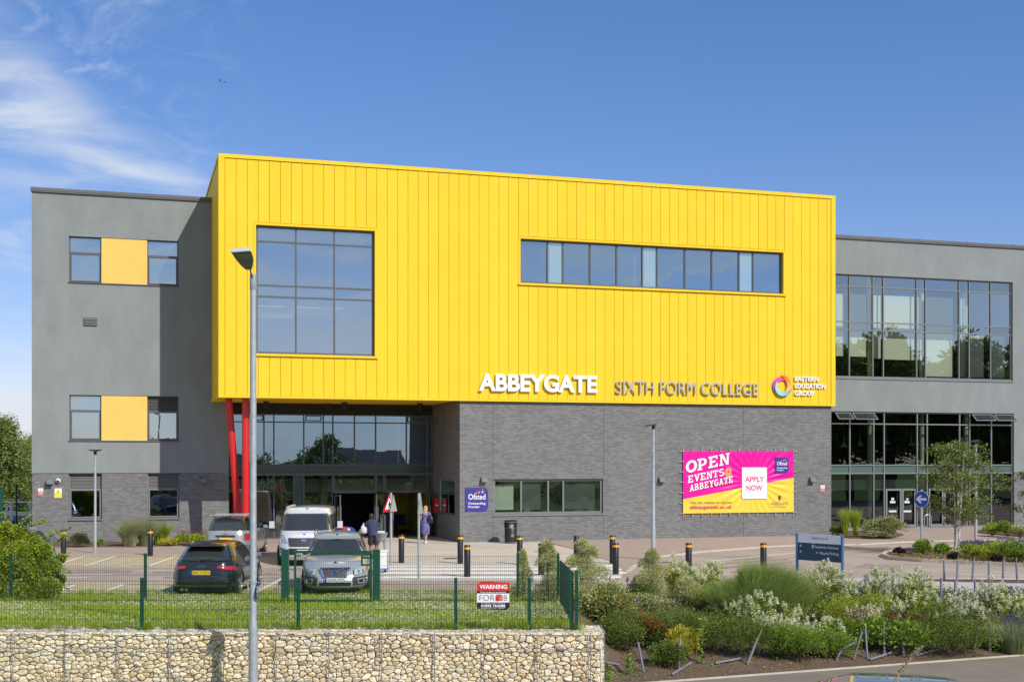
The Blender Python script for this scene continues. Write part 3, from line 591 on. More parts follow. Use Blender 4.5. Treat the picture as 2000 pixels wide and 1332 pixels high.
M_lgrey = mat('pale_tarmac', (0.50, 0.46, 0.41), 0.9, noise=0.08, nscale=1.5, bump=.2, bscale=70)
def sheet(name, pts, z, m, px=True, kind='structure', thick=0.0, parent=None):
    ps = [tuple(G(u, v, z).xy) for u, v in pts] if px else [tuple(p) for p in pts]
    b = MB()
    if thick: b.prism(ps, z - thick, z, 'z')
    else: b.add([(x, y, z) for x, y in ps], [tuple(range(len(ps)))])
    return b.build(name, m, parent, kind=kind)
b = MB(); b.add([(-600, 33.5, -.03), (600, 33.5, -.03), (600, 1500, -.03), (-600, 1500, -.03)], [(0, 1, 2, 3)]); b.build('ground', M_grassg, kind='structure')
b = MB(); b.add([(-600, -900, -1.03), (600, -900, -1.03), (600, 36, -1.03), (-600, 36, -1.03)], [(0, 1, 2, 3)]); b.build('lower_ground', M_grassg, kind='structure')
def lawn_z(Y): return 0.36 * min(1, max(0, (34.0 - Y) / 9.0)) ** 0.8 if Y < 34 else 0.0
def pe(X): return 26.35 + (X - 3.2) * 0.4045
def bt(X): return float(np.interp(X, [1.5, 5, 9, 13, 30], [34.2, 34.8, 35.2, 33.9, 33.9]))
def bed_z(X, Y):
    t = (Y - pe(X)) / (bt(X) - pe(X)); t = min(1, max(0, t)); z = -1.0 + 1.0 * (t * t * (3 - 2 * t)) ** 0.75; k = min(1, max(0, (X - 1.2) / 1.3)); k = k * k * (3 - 2 * k); q = min(1, max(0, (Y - pe(X) - .05) / 1.7)); k = 1 - (1 - k) * q * q * (3 - 2 * q); return z * k + max(z, lawn_z(Y) - .02) * (1 - k)
def grid(name, xs, tf, yf, m, jit=0.0, ny=16, kind='structure'):
    vs = []; fs = []
    for i, x in enumerate(xs):
        for k in range(ny + 1): y_ = yf(x, k / ny); vs.append((x, y_, tf(x, y_) + random.uniform(-jit, jit)))
    n = ny + 1
    for i in range(len(xs) - 1):
        for k in range(ny): fs.append((i * n + k, (i + 1) * n + k, (i + 1) * n + k + 1, i * n + k + 1))
    return MB().add(vs, fs).build(name, m, smooth=True, kind=kind)
grid('lawn', np.linspace(-40, 1.22, 50), lambda x, y: lawn_z(y) , lambda x, t: 24.25 + t * 9.6, M_grassg)
grid('planting_bed', np.linspace(1.2, 12, 70).tolist() + [13, 14, 16, 20, 30], lambda x, y: bed_z(x, y) if y < bt(x) else 0.0, lambda x, t: min(pe(x), 33) + t * (bt(x) + .05 - min(pe(x), 33)), M_soil, 0.012, 60)
# near footpath with its timber edging
L0, L1 = (-3, pe(-3)), (24, pe(24))
sheet('footpath', [(-12, 14), (40, 14), (40, pe(40)), (L0[0], L0[1])], -.995, M_path, px=False)
b = MB(); b.add([(1.8, pe(1.8) - .02, -1.0), (22, pe(22) - .02, -1.0), (22, pe(22) + .05, -1.0), (1.8, pe(1.8) + .05, -1.0), (1.8, pe(1.8) - .02, -.965), (22, pe(22) - .02, -.965), (22, pe(22) + .05, -.965), (1.8, pe(1.8) + .05, -.965)], [(3, 2, 1, 0), (4, 5, 6, 7), (0, 1, 5, 4), (2, 3, 7, 6)]).build('path_edging', M_kerb, kind='structure')
# car park and road
bl_ = BM @ Vector((-12, 4.9, 0)); br_ = BM @ Vector((60, 4.9, 0))
sheet('road', [(-60, 33.8), (80, 33.8), (80, br_.y + 6), (br_.x, br_.y), (bl_.x, bl_.y), (-60, 45)], 0.0, M_asph, px=False)
sheet('upper_pavement', [(1560, 1128), (2300, 1128), (2300, 1162), (1560, 1162)], 0.02, M_lgrey, thick=.03)
sheet('pavement', [(-200, 1062), (60, 1062), (445, 1050), (640, 1050), (740, 1058), (720, 1066), (560, 1083), (-200, 1083)], .03, M_pave, thick=.04)
wb_ = [BM @ Vector((x, .1, 0)) for x in (xs_, xe_)]
kp = [(1222, 1118), (1236, 1106), (1256, 1097), (1290, 1087), (1370, 1078), (1500, 1068), (1560, 1065.5), (1672, 1064), (1800, 1057.5), (1900, 1056), (2300, 1050)]
kpw = [G(u, v, .0) for u, v in kp]
far = [BM @ Vector((60, 4.9, 0)), BM @ Vector((xe_ - .05, 4.9, 0)), BM @ Vector((xe_ - .05, .3, 0)), BM @ Vector((lx(1060, 0), .3, 0))]
pp_ = [tuple(p.xy) for p in kpw] + [tuple(p.xy) for p in far] + [tuple(G(1120, 1072).xy), tuple(G(1190, 1095).xy)]
b = MB(); b.prism([(x, y + .0) for x, y in pp_], -.02, .022, 'z'); b.build('far_pavement', M_pave, kind='structure')
kb = MB()
for p, q in zip(kpw[:-1], kpw[1:]):
    d = (q - p).normalized(); n_ = Vector((d.y, -d.x, 0)) * .13; L = (q - p).length; k = max(1, int(L / .9))
    for i in range(k):
        a_, c_ = p + d * (L * i / k + .004), p + d * (L * (i + 1) / k - .004); kb.prism([tuple(a_.xy), tuple(c_.xy), tuple((c_ + n_).xy), tuple((a_ + n_).xy)], -.02, .055, 'z')
kb.build('kerb', M_kerb, kind='structure')
sheet('entrance_paving', [(742, 1058), (760, 1044), (880, 1044), (905, 1058), (1050, 1058), (1080, 1062.5), (1120, 1072), (1190, 1095), (1222, 1118), (1190, 1135), (745, 1135), (715, 1100)], 0.012, M_beige, thick=.02)
sheet('parking_bays', [(-200, 1083.5), (560, 1083.5), (540, 1108), (-200, 1108)], .006, M_sand)
sheet('parking_bays_near', [(-200, 1135), (545, 1135), (520, 1167), (-200, 1167)], .006, M_sand)
for i, (v0, v1, u0, u1) in enumerate(((1103.5, 1106.5, 757, 1215), (1109.5, 1112.5, 755, 1222), (1117, 1120, 752, 1226), (1125, 1128.5, 750, 1215))):
    sheet('crossing_stripe', [(u0, v0), (u1, v0), (u1 - 4, v1), (u0 - 3, v1)], .018, M_line)
def line(p, q, w_=0.1, z=.012, m=None, name='bay_line'):
    a, c = G(*p, z), G(*q, z); d = (c - a).normalized(); n_ = Vector((-d.y, d.x, 0)) * w_ / 2
    sheet(name, [tuple((a + n_).xy), tuple((c + n_).xy), tuple((c - n_).xy), tuple((a - n_).xy)], z, m or M_line, px=False)
for p, q in (((168, 1085), (115, 1101)), ((226, 1085.5), (165, 1105)), ((115, 1101), (330, 1106)), ((345, 1085), (290, 1105)), ((220, 1094), (255, 1094)), ((205, 1099), (250, 1096)), ((380, 1098), (362, 1106)), ((90, 1085), (400, 1085)), ((430, 1086), (395, 1106)),
             ((149, 1140.5), (108, 1156)), ((242, 1141), (172, 1165)), ((149, 1141), (242, 1141)), ((108, 1157), (172, 1165)), ((130, 1150), (190, 1157)), ((300, 1150), (330, 1147)), ((250, 1145), (350, 1147)), ((320, 1150), (300, 1157)), ((560, 1125), (480, 1166)), ((60, 1141), (20, 1160))):
    line(p, q)
for p, q in (((112, 1128), (170, 1127)), ((268, 1114), (350, 1114)), ((120, 1122), (220, 1121))): line(p, q, .12, .004)
for p, q in (((1380, 1096), (1555, 1079)), ((1646, 1073.5), (1720, 1073)), ((1870, 1120), (2050, 1127))): line(p, q, .1, .004, name='lane_line')
line((1175, 1080.5), (1200, 1079.5), .12, .03, mat('road_yellow', (.75, .45, .03), .7), 'lane_mark')
M_patch = mat('asphalt_patch', (0.31, 0.25, 0.205), 0.92, noise=.15, nscale=2)
for q in ([(150, 1112), (260, 1112), (252, 1119), (140, 1119)], [(1420, 1086), (1500, 1083), (1512, 1090), (1430, 1094)], [(1690, 1100), (1760, 1104), (1740, 1112), (1665, 1108)]): sheet('asphalt_repair', q, .003, M_patch)
for q in ([(300, 1116), (545, 1119), (545, 1121), (300, 1118)], [(320, 1126), (548, 1127), (548, 1129.5), (320, 1128.5)], [(1330, 1104), (1540, 1090), (1540, 1092), (1335, 1106.5)], [(1345, 1112), (1548, 1096), (1548, 1098), (1350, 1115)]): sheet('tyre_mark', q, .0045, mat('tyre_mark', (.29, .235, .19), .9, noise=.35, nscale=3))
for u, v in ((560, 1112), (1300, 1098), (880, 1090)):
    p = G(u, v, .02 if u == 880 else .004); b = MB(); b.prism([(p.x + .28 * math.cos(t), p.y + .28 * math.sin(t)) for t in np.linspace(0, 6.0, 20)], p.z - .01, p.z + .004, 'z'); tag(b.build('drain_cover', mat('cast_iron', (.10, .095, .09), .7, noise=.3, nscale=40)), {560: 'round iron cover in the lane between the hatchback and the van', 1300: 'round iron cover in the road by the middle lamp post', 880: 'round iron cover in the pale paving before the brick corner'}[u], 'drain cover')
# planted island with a kerb
isl = [(1727, 1087), (1735, 1081), (1760, 1076.5), (1800, 1073), (1900, 1069), (2300, 1060), (2300, 1122), (2000, 1106), (1900, 1101.5), (1800, 1097), (1745, 1092.5)]
iw = [G(u, v, 0) for u, v in isl]; b = MB()
cen = sum(iw, Vector()) / len(iw)
b.prism([tuple(p.xy) for p in iw], -.02, .07, 'z'); b.build('island_soil', M_soil, kind='structure')
kb = MB()
for i in range(len(iw)):
    p, q = iw[i], iw[(i + 1) % len(iw)]; d = (q - p).normalized(); n_ = Vector((d.y, -d.x, 0)); n_ = n_ if n_.dot(cen - p) < 0 else -n_; kb.prism([tuple((p - d * .03).xy), tuple((q + d * .03).xy), tuple((q + n_ * .12).xy), tuple((p + n_ * .12).xy)], -.02, .12 + .0005 * i, 'z')
kb.build('island_kerb', M_kerb, kind='structure')
# soil strips beside the walls and the narrow mulch strip
sheet('wall_bed', [(-200, 1058), (62, 1058), (380, 1056), (405, 1063), (260, 1067.5), (90, 1067), (-200, 1070)], .05, M_soil, thick=.03)
sheet('wall_bed', [(1626, 1036), (1735, 1036), (1765, 1043), (1740, 1050), (1660, 1049), (1626, 1046)], .07, M_soil, thick=.03)
sheet('wall_bed', [(1905, 1034), (2100, 1034), (2100, 1046), (1990, 1046), (1930, 1041), (1908, 1038)], .07, M_soil, thick=.03)
sheet('tree_guard_strip', [(1800, 1130), (2200, 1133), (2200, 1142), (1800, 1133.5)], .035, M_soil, thick=.03)

# ================================================================ SIGNS ON THE BUILDING
def onwall(name, label, cat):
    return empty(name, matrix=BM, label=label, cat=cat)
M_sw = mat('sign_white', (0.85, 0.85, 0.85), 0.35); M_sst = mat('sign_steel', (0.5, 0.49, 0.45), 0.4, metal=.2)
def lettering(root, s, u0, u1, v0, v1, m, offset, thick, stand, ly=0.0, fill=1.0):
    """one raised letter per mesh, spread over the pixel span measured at the facade"""
    X0, X1 = lx(u0, ly), lx(u1, ly); z0_, z1_ = lz(u0, v1, ly), lz(u0, v0, ly)
    me = txtmesh(s, offset); co = np.array([v.co[:2] for v in me.vertices]); w0, w1 = co[:, 0].min(), co[:, 0].max(); k = (X1 - X0) / (w1 - w0)
    h1 = txtmesh('E', offset); hc = np.array([v.co[1] for v in h1.vertices]); kz = (z1_ - z0_) / (hc.max() - hc.min()); bz = hc.min()
    for i, ch in enumerate(s):
        if ch == ' ': continue
        pre = txtmesh(s[:i + 1], offset); pc = np.array([v.co[0] for v in pre.vertices]).max()
        o_ = txtmesh(ch, offset, .5); c = np.empty(len(o_.vertices) * 3, dtype=np.float32); o_.vertices.foreach_get('co', c); c = c.reshape(-1, 3)
        xo = pc - c[:, 0].max()
        out = np.stack([X0 + (c[:, 0] + xo - w0) * k, ly - stand - thick * (c[:, 2] + .5), z0_ + (c[:, 1] - bz) * kz], 1).astype(np.float32)
        o_.vertices.foreach_set('co', out.ravel()); o_.materials.clear(); o_.materials.append(m); o_.update()
        ob = bpy.data.objects.new('letter', o_); COL.objects.link(ob); ob.parent = root
g1 = onwall('wall_lettering', 'bold white raised letters reading ABBEYGATE on the yellow facade', 'sign lettering')
lettering(g1, 'ABBEYGATE', 934, 1165, 729.5, 763.5, M_sw, 0.035, .07, .05)
g2 = onwall('wall_lettering', 'slim grey raised letters reading SIXTH FORM COLLEGE on the yellow facade', 'sign lettering')
lettering(g2, 'SIXTH FORM COLLEGE', 1202, 1480, 743.5, 768, M_sst, 0.0, .06, .06)
g3 = onwall('wall_lettering', 'small white raised letters in three lines reading EASTERN EDUCATION GROUP', 'sign lettering')
for s, u1, v0, v1 in (('EASTERN', 1597.5, 735.5, 744.5), ('EDUCATION', 1611, 749.5, 758.5), ('GROUP', 1589, 763.5, 772.5)): lettering(g3, s, 1551, u1, v0, v1, M_sw, 0.03, .04, .04)
# round swirl emblem: three crescent blades
def gradmat(name, ca, cb, a, b_, axis):
    m = bpy.data.materials.new(name); m.use_nodes = True; t = m.node_tree; p = t.nodes['Principled BSDF']; p.inputs['Roughness'].default_value = .4
    tcn = N(t, 'ShaderNodeTexCoord'); sp = N(t, 'ShaderNodeSeparateXYZ'); t.links.new(tcn.outputs['Object'], sp.inputs[0]); r = N(t, 'ShaderNodeMapRange'); r.inputs[1].default_value = a; r.inputs[2].default_value = b_; t.links.new(sp.outputs[axis], r.inputs[0])
    x = N(t, 'ShaderNodeMix', data_type='RGBA'); t.links.new(r.outputs[0], x.inputs[0]); x.inputs[6].default_value = (*ca, 1); x.inputs[7].default_value = (*cb, 1); t.links.new(x.outputs[2], p.inputs[0]); return m
em = onwall('swirl_emblem', 'round swirl emblem of magenta, orange and blue crescents on the yellow facade', 'emblem')
ex, ez, er = lx(1526, 0), lz(1526, 754, 0), .50
def blade(name, a0, a1, ro, ri_off, m, y):
    """crescent between an outer arc and an inner arc shifted so both ends taper"""
    n = 22; outer = []; inner = []
    for i in range(n + 1):
        t = math.radians(a0 + (a1 - a0) * i / n); s = i / n; wd = ri_off * math.sin(math.pi * min(1, s ** 0.8)) ** 0.8 + .002
        rr = ro * (1 - .30 * s ** 2); outer.append((ex + rr * math.cos(t), ez + rr * math.sin(t))); inner.append((ex + (rr - wd) * math.cos(t), ez + (rr - wd) * math.sin(t)))
    b = MB(); k = n + 1
    vs = [(p[0], y, p[1]) for p in outer + inner] + [(p[0], y + .03, p[1]) for p in outer + inner]; fs = []
    for i in range(n): fs += [(i, i + 1, k + i + 1, k + i), (2 * k + i, 2 * k + i + 1, i + 1, i), (k + i, k + i + 1, 3 * k + i + 1, 3 * k + i)]
    b.add(vs, fs).build(name, m, em)
blade('blade', 225, 25, er, .20, gradmat('swirl_magenta', (.50, .08, .55), (.85, .10, .45), ex - .48, ex - .1, 0), -.075)
blade('blade', 105, -100, er * 1.0, .20, gradmat('swirl_orange', (.9, .55, .12), (.80, .10, .02), ez - .1, ez + .45, 2), -.11)
blade('blade', -15, -215, er * 1.0, .19, gradmat('swirl_blue', (.32, .68, .82), (.10, .25, .45), ex - .1, ex + .5, 0), -.145)
M_navy = mat('sign_navy', (0.045, 0.04, 0.26), 0.45); M_org = mat('sign_orange', (.85, .38, .05), .5)
def plaque(root, x0, x1, z0, z1, y, parentname='plate', th=.02, rounded=True):
    w_, h_ = x1 - x0, z1 - z0; r = .2 * w_; poly = [(x0, z0), (x1 - r, z0)]
    poly = [(x0, z0)] + [(x1 - r + r * math.cos(a), z0 + r + r * math.sin(a)) for a in np.linspace(-math.pi / 2, 0, 7)] + [(x1 - r + r * math.cos(a), z1 - r + r * math.sin(a)) for a in np.linspace(0, math.pi / 2, 7)] + [(x0, z1)]
    pl = MB().prism(poly, y - th, y, 'y').build(parentname, M_navy, root); yf = y - th - .001
    sb = root if parentname == 'plate' else pl
    text('Ofsted', 'lettering', M_sw, x0 + .13 * w_, x0 + .88 * w_, z0 + .50 * h_, z0 + .73 * h_, yf, sb, offset=.012)
    text('Outstanding', 'lettering', M_sw, x0 + .13 * w_, x0 + .88 * w_, z0 + .29 * h_, z0 + .39 * h_, yf, sb, offset=.012)
    text('Provider', 'lettering', M_sw, x0 + .13 * w_, x0 + .63 * w_, z0 + .145 * h_, z0 + .24 * h_, yf, sb, offset=.012)
    st_ = MB()
    for cx_, cz_, rr in ((.47, .765, .055), (.60, .79, .065), (.755, .82, .085)):
        X, Z = x0 + cx_ * w_, z0 + cz_ * h_; R = rr * w_; pts = []
        for i in range(10): a = math.radians(90 + 10 + i * 36); q = R if i % 2 == 0 else R * .38; pts.append((X + q * math.cos(a), Z + q * math.sin(a)))
        st_.prism(pts, yf - .004, yf, 'y'); st_.prism([(X + R * .2 * math.cos(a), Z + R * 1.15 + R * .2 * math.sin(a)) for a in np.linspace(0, 5.6, 8)], yf - .004, yf, 'y')
    st_.build('star_emblem', M_org, sb)
pq = onwall('wall_plaque', 'navy plaque with orange stars reading Ofsted Outstanding Provider beside the brick corner', 'plaque')
plaque(pq, lx(908.5, YB), lx(953, YB), lz(908.5, 998.5, YB), lz(908.5, 952, YB), YB - .01)
# banner
bn = onwall('banner', 'magenta and yellow banner reading OPEN EVENTS laced to the brick wall', 'banner')
bx0, bx1, bz0, bz1 = lx(1333, YB), lx(1549, YB), lz(1333, 1002.5, YB), lz(1333, 880.5, YB); yb = YB - .06; BWd, BH = bx1 - bx0, bz1 - bz0
def bpnt(s, t):   # fractions from lower left, with light rucks
    X, Z = bx0 + s * BWd, bz0 + t * BH; cx_, cz_ = .64, .5; a = math.atan2(t - cz_, (s - cx_) * 1.8); d = math.hypot((s - cx_) * 1.8, t - cz_)
    ruck = .016 * math.sin(a * 26 + 1.3) * math.exp(-((d - .42) / .26) ** 2) + .008 * math.sin(s * 12 * 2 * math.pi) * max(0, t - .75) * 4
    edge = min(1.0, 12 * min(s, 1 - s, t, 1 - t)); return (X, yb - ruck * edge - .004, Z)
def split(s): return 0.228 + s * .338
for nm, lo, hi, m in (('yellow_sheet', 0, 1, mat('banner_yellow', (.88, .62, .06), .45, spec=.5)), ('magenta_sheet', 1, 2, mat('banner_magenta', (.80, .002, .32), .4, spec=.5))):
    n, k = 110, 36; vs = []; fs = []
    for i in range(n + 1):
        for j in range(k + 1):
            s = i / n; t = (j / k) * split(s) if lo == 0 else split(s) + (j / k) * (1 - split(s)); vs.append(bpnt(s, t))
    for i in range(n):
        for j in range(k): a = i * (k + 1) + j; fs.append((a, a + k + 1, a + k + 2, a + 1))
    MB().add(vs, fs).build(nm, m, bn, smooth=180)
yt = yb - .028
def btext(s, x, z, w_, h_, m, rot=0.0, off=.02):
    X0, Z0 = bx0 + x * BWd, bz0 + z * BH
    return text(s, 'lettering', m, X0, X0 + w_ * BWd, Z0, Z0 + h_ * BH, yt, bn, offset=off, shear=rot)
# slab letters drawn as strokes
SLAB = {
 'O': ('ring',), 'P': [(0.12, 0, .36, 1), (0, 0, .48, .14), (0, .84, .52, 1), (.3, .32, .52, .48), 'bowl'], 'E': [(.12, 0, .36, 1), (0, 0, .9, .16), (0, .84, .88, 1), (.3, .42, .68, .58), (.74, 0, .9, .3), (.72, .7, .88, 1)],
 'N': [(.1, 0, .28, 1), (.72, 0, .9, 1), (0, 0, .4, .13), (0, .87, .3, 1), (.62, .87, 1, 1), 'diag'], 'V': ['vee', (0, .87, .38, 1), (.62, .87, 1, 1)],
 'T': [(.38, 0, .62, 1), (.2, 0, .8, .13), (0, .84, 1, 1), (0, .66, .16, 1), (.84, .66, 1, 1)], 'A': ['ahat', (0, 0, .38, .13), (.62, 0, 1, .13), (.3, .26, .7, .4)],
 'B': [(.1, 0, .36, 1), (0, 0, .48, .14), (0, .86, .46, 1), (.3, .42, .46, .56), 'bb'], 'Y': ['why', (.38, 0, .62, .45), (.22, 0, .78, .13), (0, .87, .38, 1), (.62, .87, 1, 1)],
 'G': ['cee', (.55, .38, 1, .52), (.74, .1, .94, .5)], 'S': ['ess']}
def slab(s, x, z, w_, h_, m, slope, gap=.12):
    X0, Z0, Wd, Hh = bx0 + x * BWd, bz0 + z * BH, w_ * BWd, h_ * BH; n = len(s); cw = Wd / (n + gap * (n - 1)); b = MB(); yy = [yt]
    def put(pts, ox, ):
        yy[0] -= .0003; b.prism([(ox + p[0] * cw, Z0 + p[1] * Hh + slope * (ox + p[0] * cw - X0)) for p in pts], yy[0] - .004, yy[0] + .002, 'y')
    def arc(ox, cx_, cz_, rx, rz, t_, a0, a1, k=18, tz=None):
        tz = tz or t_; A = np.linspace(math.radians(a0), math.radians(a1), k)
        for i in range(k - 1):
            p, q = A[i], A[i + 1]; put([(cx_ + rx * math.cos(p), cz_ + rz * math.sin(p)), (cx_ + rx * math.cos(q), cz_ + rz * math.sin(q)), (cx_ + (rx - t_) * math.cos(q), cz_ + (rz - tz) * math.sin(q)), (cx_ + (rx - t_) * math.cos(p), cz_ + (rz - tz) * math.sin(p))], ox)
    for i, ch in enumerate(s):
        ox = X0 + i * cw * (1 + gap)
        if ch not in SLAB: continue
        for e in SLAB[ch]:
            if e == 'ring': arc(ox, .5, .5, .54, .53, .27, 0, 360, 24, .2)
            elif e == 'bowl': arc(ox, .45, .66, .46, .34, .25, -90, 90, 12, .16)
            elif e == 'bb': arc(ox, .42, .74, .44, .26, .24, -90, 90, 10, .14); arc(ox, .42, .27, .52, .27, .25, -90, 90, 10, .14)
            elif e == 'diag': put([(.1, 1), (.36, 1), (.9, 0), (.66, 0)], ox)
            elif e == 'vee': put([(.08, 1), (.34, 1), (.6, 0), (.4, 0)], ox); put([(.92, 1), (.7, 1), (.4, 0), (.6, 0)], ox)
            elif e == 'ahat': put([(.08, 0), (.32, 0), (.62, 1), (.38, 1)], ox); put([(.92, 0), (.68, 0), (.38, 1), (.62, 1)], ox)
            elif e == 'why': put([(.08, 1), (.34, 1), (.62, .4), (.38, .4)], ox); put([(.92, 1), (.66, 1), (.38, .4), (.62, .4)], ox)
            elif e == 'cee': arc(ox, .5, .5, .5, .53, .26, 40, 320, 20, .18)
            elif e == 'ess': arc(ox, .48, .74, .44, .29, .22, 20, 270, 14, .15); arc(ox, .48, .27, .48, .30, .24, -160, 90, 14, .15)
            else: put([(e[0], e[1]), (e[2], e[1]), (e[2], e[3]), (e[0], e[3])], ox)
    return b.build('lettering', m, bn)
sl_ = .19
slab('OPEN', .025, .645, .385, .185, M_sw, sl_, .06)
slab('EVENTS', .04, .485, .325, .115, M_sw, sl_, .08)
btext('@', .37, .61, .06, .11, MT['banner_yellow'], sl_, .01)
slab('ABBEYGATE', .055, .35, .385, .105, M_sw, sl_, .08)
M_pk = mat('banner_pink', (.75, .05, .22), .5); M_olive = mat('banner_olive', (.28, .22, .08), .6)
btext('Visit the website to register', .06, .155, .375, .04, M_olive, off=.0); btext('abbeygatesfc.ac.uk', .06, .075, .375, .055, M_pk, off=.012)
b = MB(); b.box(bx0 + .522 * BWd, bx0 + .748 * BWd, yb - .045, yb - .012, bz0 + .225 * BH, bz0 + .735 * BH); sc_ = b.build('white_panel', M_sw, bn)
yt = yb - .046
btext('APPLY', .548, .50, .175, .085, M_pk, off=.02); btext('NOW', .562, .36, .145, .085, M_pk, off=.02)
yt = yb - .03
plaque(bn, bx0 + .825 * BWd, bx0 + .95 * BWd, bz0 + .64 * BH, bz0 + .90 * BH, yb - .012, 'corner_badge')
btext('ABBEYGATE', .785, .125, .16, .045, mat('banner_grey', (.3, .27, .22), .6), off=-.005); btext('Sixth Form College', .805, .085, .12, .02, MT['banner_grey'], off=0)
b = MB(); X, Z = bx0 + .868 * BWd, bz0 + .19 * BH
for q in ((-.05, 0, -.03, .2), (.03, 0, .05, .2), (-.05, .08, .05, .2), (-.06, .2, -.03, .24), (-.015, .2, .015, .24), (.03, .2, .06, .24)): b.box(X + q[0], X + q[2], yt - .004 - abs(q[0]) * .02, yt, Z + q[1], Z + q[3])
b.build('tower_emblem', mat('emblem_dark', (.05, .04, .07), .6), bn)
tz_ = MB()
for i in range(13):
    X = bx0 + BWd * (.003 + i / 12 * .994); tz_.box(X - .012, X + .012, yb - .02, yb, bz1 - .03, bz1 + .14); tz_.box(X - .012, X + .012, yb - .02, yb, bz0 - .14, bz0 + .03)
for i in range(7):
    Z = bz0 + BH * (i / 6); tz_.box(bx0 - .16, bx0 + .02, yb - .021, yb + .001, Z - .012, Z + .012); tz_.box(bx1 - .02, bx1 + .16, yb - .021, yb + .001, Z - .012, Z + .012)
tz_.build('lacing_ties', M_sst, bn)
# small wall things
def uplight(u, v, ly, label):
    o = onwall('wall_light', label, 'wall light'); o['group'] = 'grey wall lights on the brick walls'; x, z = lx(u, ly), lz(u, v, ly); b = MB()
    pr = [(-.0, .13), (-.05, .135), (-.13, .1), (-.19, .03), (-.21, -.09), (-.0, -.09)]
    b.prism([(ly + p, z + q) for p, q in pr], x - .13, x + .13, 'x'); b.build('housing', mat('light_grey_metal', (.16, .18, .19), .4), o)
    c = MB(); c.box(x - .1, x + .1, ly - .19, ly - .02, z - .1, z - .091); c.build('lens', mat('lens', (.5, .5, .45), .3), o)
uplight(97.5, 941, YW, 'grey wall light beside the white dome camera'); uplight(398, 938, YW, 'grey wall light left of the red columns'); uplight(944.5, 937, YB, 'grey wall light above the navy plaque')
uplight(1291, 937, YB, 'grey wall light left of the magenta banner'); uplight(1585, 937, YB, 'grey wall light right of the magenta banner')
cc = onwall('dome_camera', 'white dome camera on the left brick plinth', 'security camera'); x, z = lx(113.5, YW), lz(113.5, 938.5, YW)
b = MB(); b.sphere((x, YW - .06, z), .085, 14, 8); b.build('housing', M_white, cc, smooth=True); b = MB(); b.sphere((x, YW - .1, z - .01), .06, 10, 6); b.build('lens', M_blk, cc, smooth=True); b = MB(); b.tube((x, YW + .03, z), (x, YW - .03, z), .1, n=16); b.build('base', M_white, cc)
def wsign(u0, u1, v0, v1, ly, label, kind_):
    o = onwall('wall_sign', label, 'wall sign'); a, b_, c, d = lx(u0, ly), lx(u1, ly), lz(u0, v1, ly), lz(u0, v0, ly); m = MB(); m.box(a, b_, ly - .012, ly, c, d); m.build('plate', M_sw, o)
    y1 = ly - .013; h_ = d - c; w_ = b_ - a; m = MB()
    if kind_ == 'red':
        m.box(a + .01, b_ - .01, y1 - .003, y1, c + .03 * h_, c + .5 * h_); m.build('red_field', mat('sign_red', (.65, .03, .03), .5), o)
        k = MB(); k.box(a + .2 * w_, b_ - .2 * w_, y1 - .005, y1 - .0031, c + .14 * h_, c + .2 * h_); k.box(a + .2 * w_, b_ - .2 * w_, y1 - .005, y1 - .0031, c + .3 * h_, c + .36 * h_); k.build('text_bar', M_sw, o)
        k = MB(); k.prism([((a + b_) / 2 + .13 * w_ * 1.6 * math.cos(t), c + .72 * h_ + .13 * w_ * 1.6 * math.sin(t)) for t in np.linspace(0, 6.0, 14)], y1 - .003, y1, 'y'); k.build('symbol', mat('sign_pale', (.75, .35, .35), .6), o)
    else:
        m.box(a + .02, b_ - .02, y1 - .003, y1, c + .03 * h_, c + .5 * h_); m.prism([(a + .12 * w_, c + .5 * h_), (b_ - .12 * w_, c + .5 * h_), ((a + b_) / 2, d - .05 * h_)], y1 - .003, y1 - .0002, 'y'); m.build('yellow_field', mat('sign_yellow', (.85, .68, .02), .5), o)
        k = MB(); k.box((a + b_) / 2 - .1 * w_, (a + b_) / 2 + .12 * w_, y1 - .006, y1 - .0032, c + .62 * h_, c + .7 * h_); k.build('symbol', M_blk, o)
yl_ = YW + .03
wsign(74.5, 84, 953.5, 967, yl_, 'small red and white sign at the left end of the brick plinth', 'red'); wsign(106.5, 120.5, 953.5, 972, yl_, 'yellow warning notice below the dome camera', 'yel'); wsign(1602.5, 1610.5, 947.5, 960, YB, 'small red and white sign right of the banner', 'red')
# ================================================================ STREET FURNITURE
mat('lamp_dark', (.05, .052, .05), .5)
M_band = mat('bollard_band', (.85, .42, .02), .5)
def make_bollard():
    o = empty('bollard'); b = MB(); b.lathe([(.1, -.02), (.1, .99), (.092, 1.0), (0.001, 1.0)], 20); b.build('post', mat('bollard_black', (.014, .014, .015), .4, noise=.3, nscale=12), o, smooth=True)
    b = MB(); b.lathe([(.1025, .87), (.1025, .935)], 20); b.build('reflective_band', M_band, o, smooth=True); return o
BL = [(124, 1035, 'black bollard left of the round dark shrub on the left pavement'), (293.5, 1034, 'black bollard in front of the grasses by the left wing'), (784, 1044, 'black bollard in front of the right entrance door'),
      (899, 1045, 'black bollard standing at the brick corner'), (912.5, 1064, 'nearer black bollard below the navy plaque, at the end of the crossing'), (1015, 1046, 'black bollard just right of the litter bin'),
      (1057.5, 1061, 'black bollard rising behind the fenced shrub right of the bin'), (1126, 1046, 'black bollard without a visible band behind the pale conical shrub'), (1196, 1045, 'farther of the two bollards beside the middle lamp post'),
      (1202.5, 1060, 'nearer of the two bollards beside the middle lamp post'), (1345, 1060, 'black bollard under the left end of the banner, among white flowers'), (1491, 1060, 'black bollard behind the large feathery green shrub')]
b0 = make_bollard()
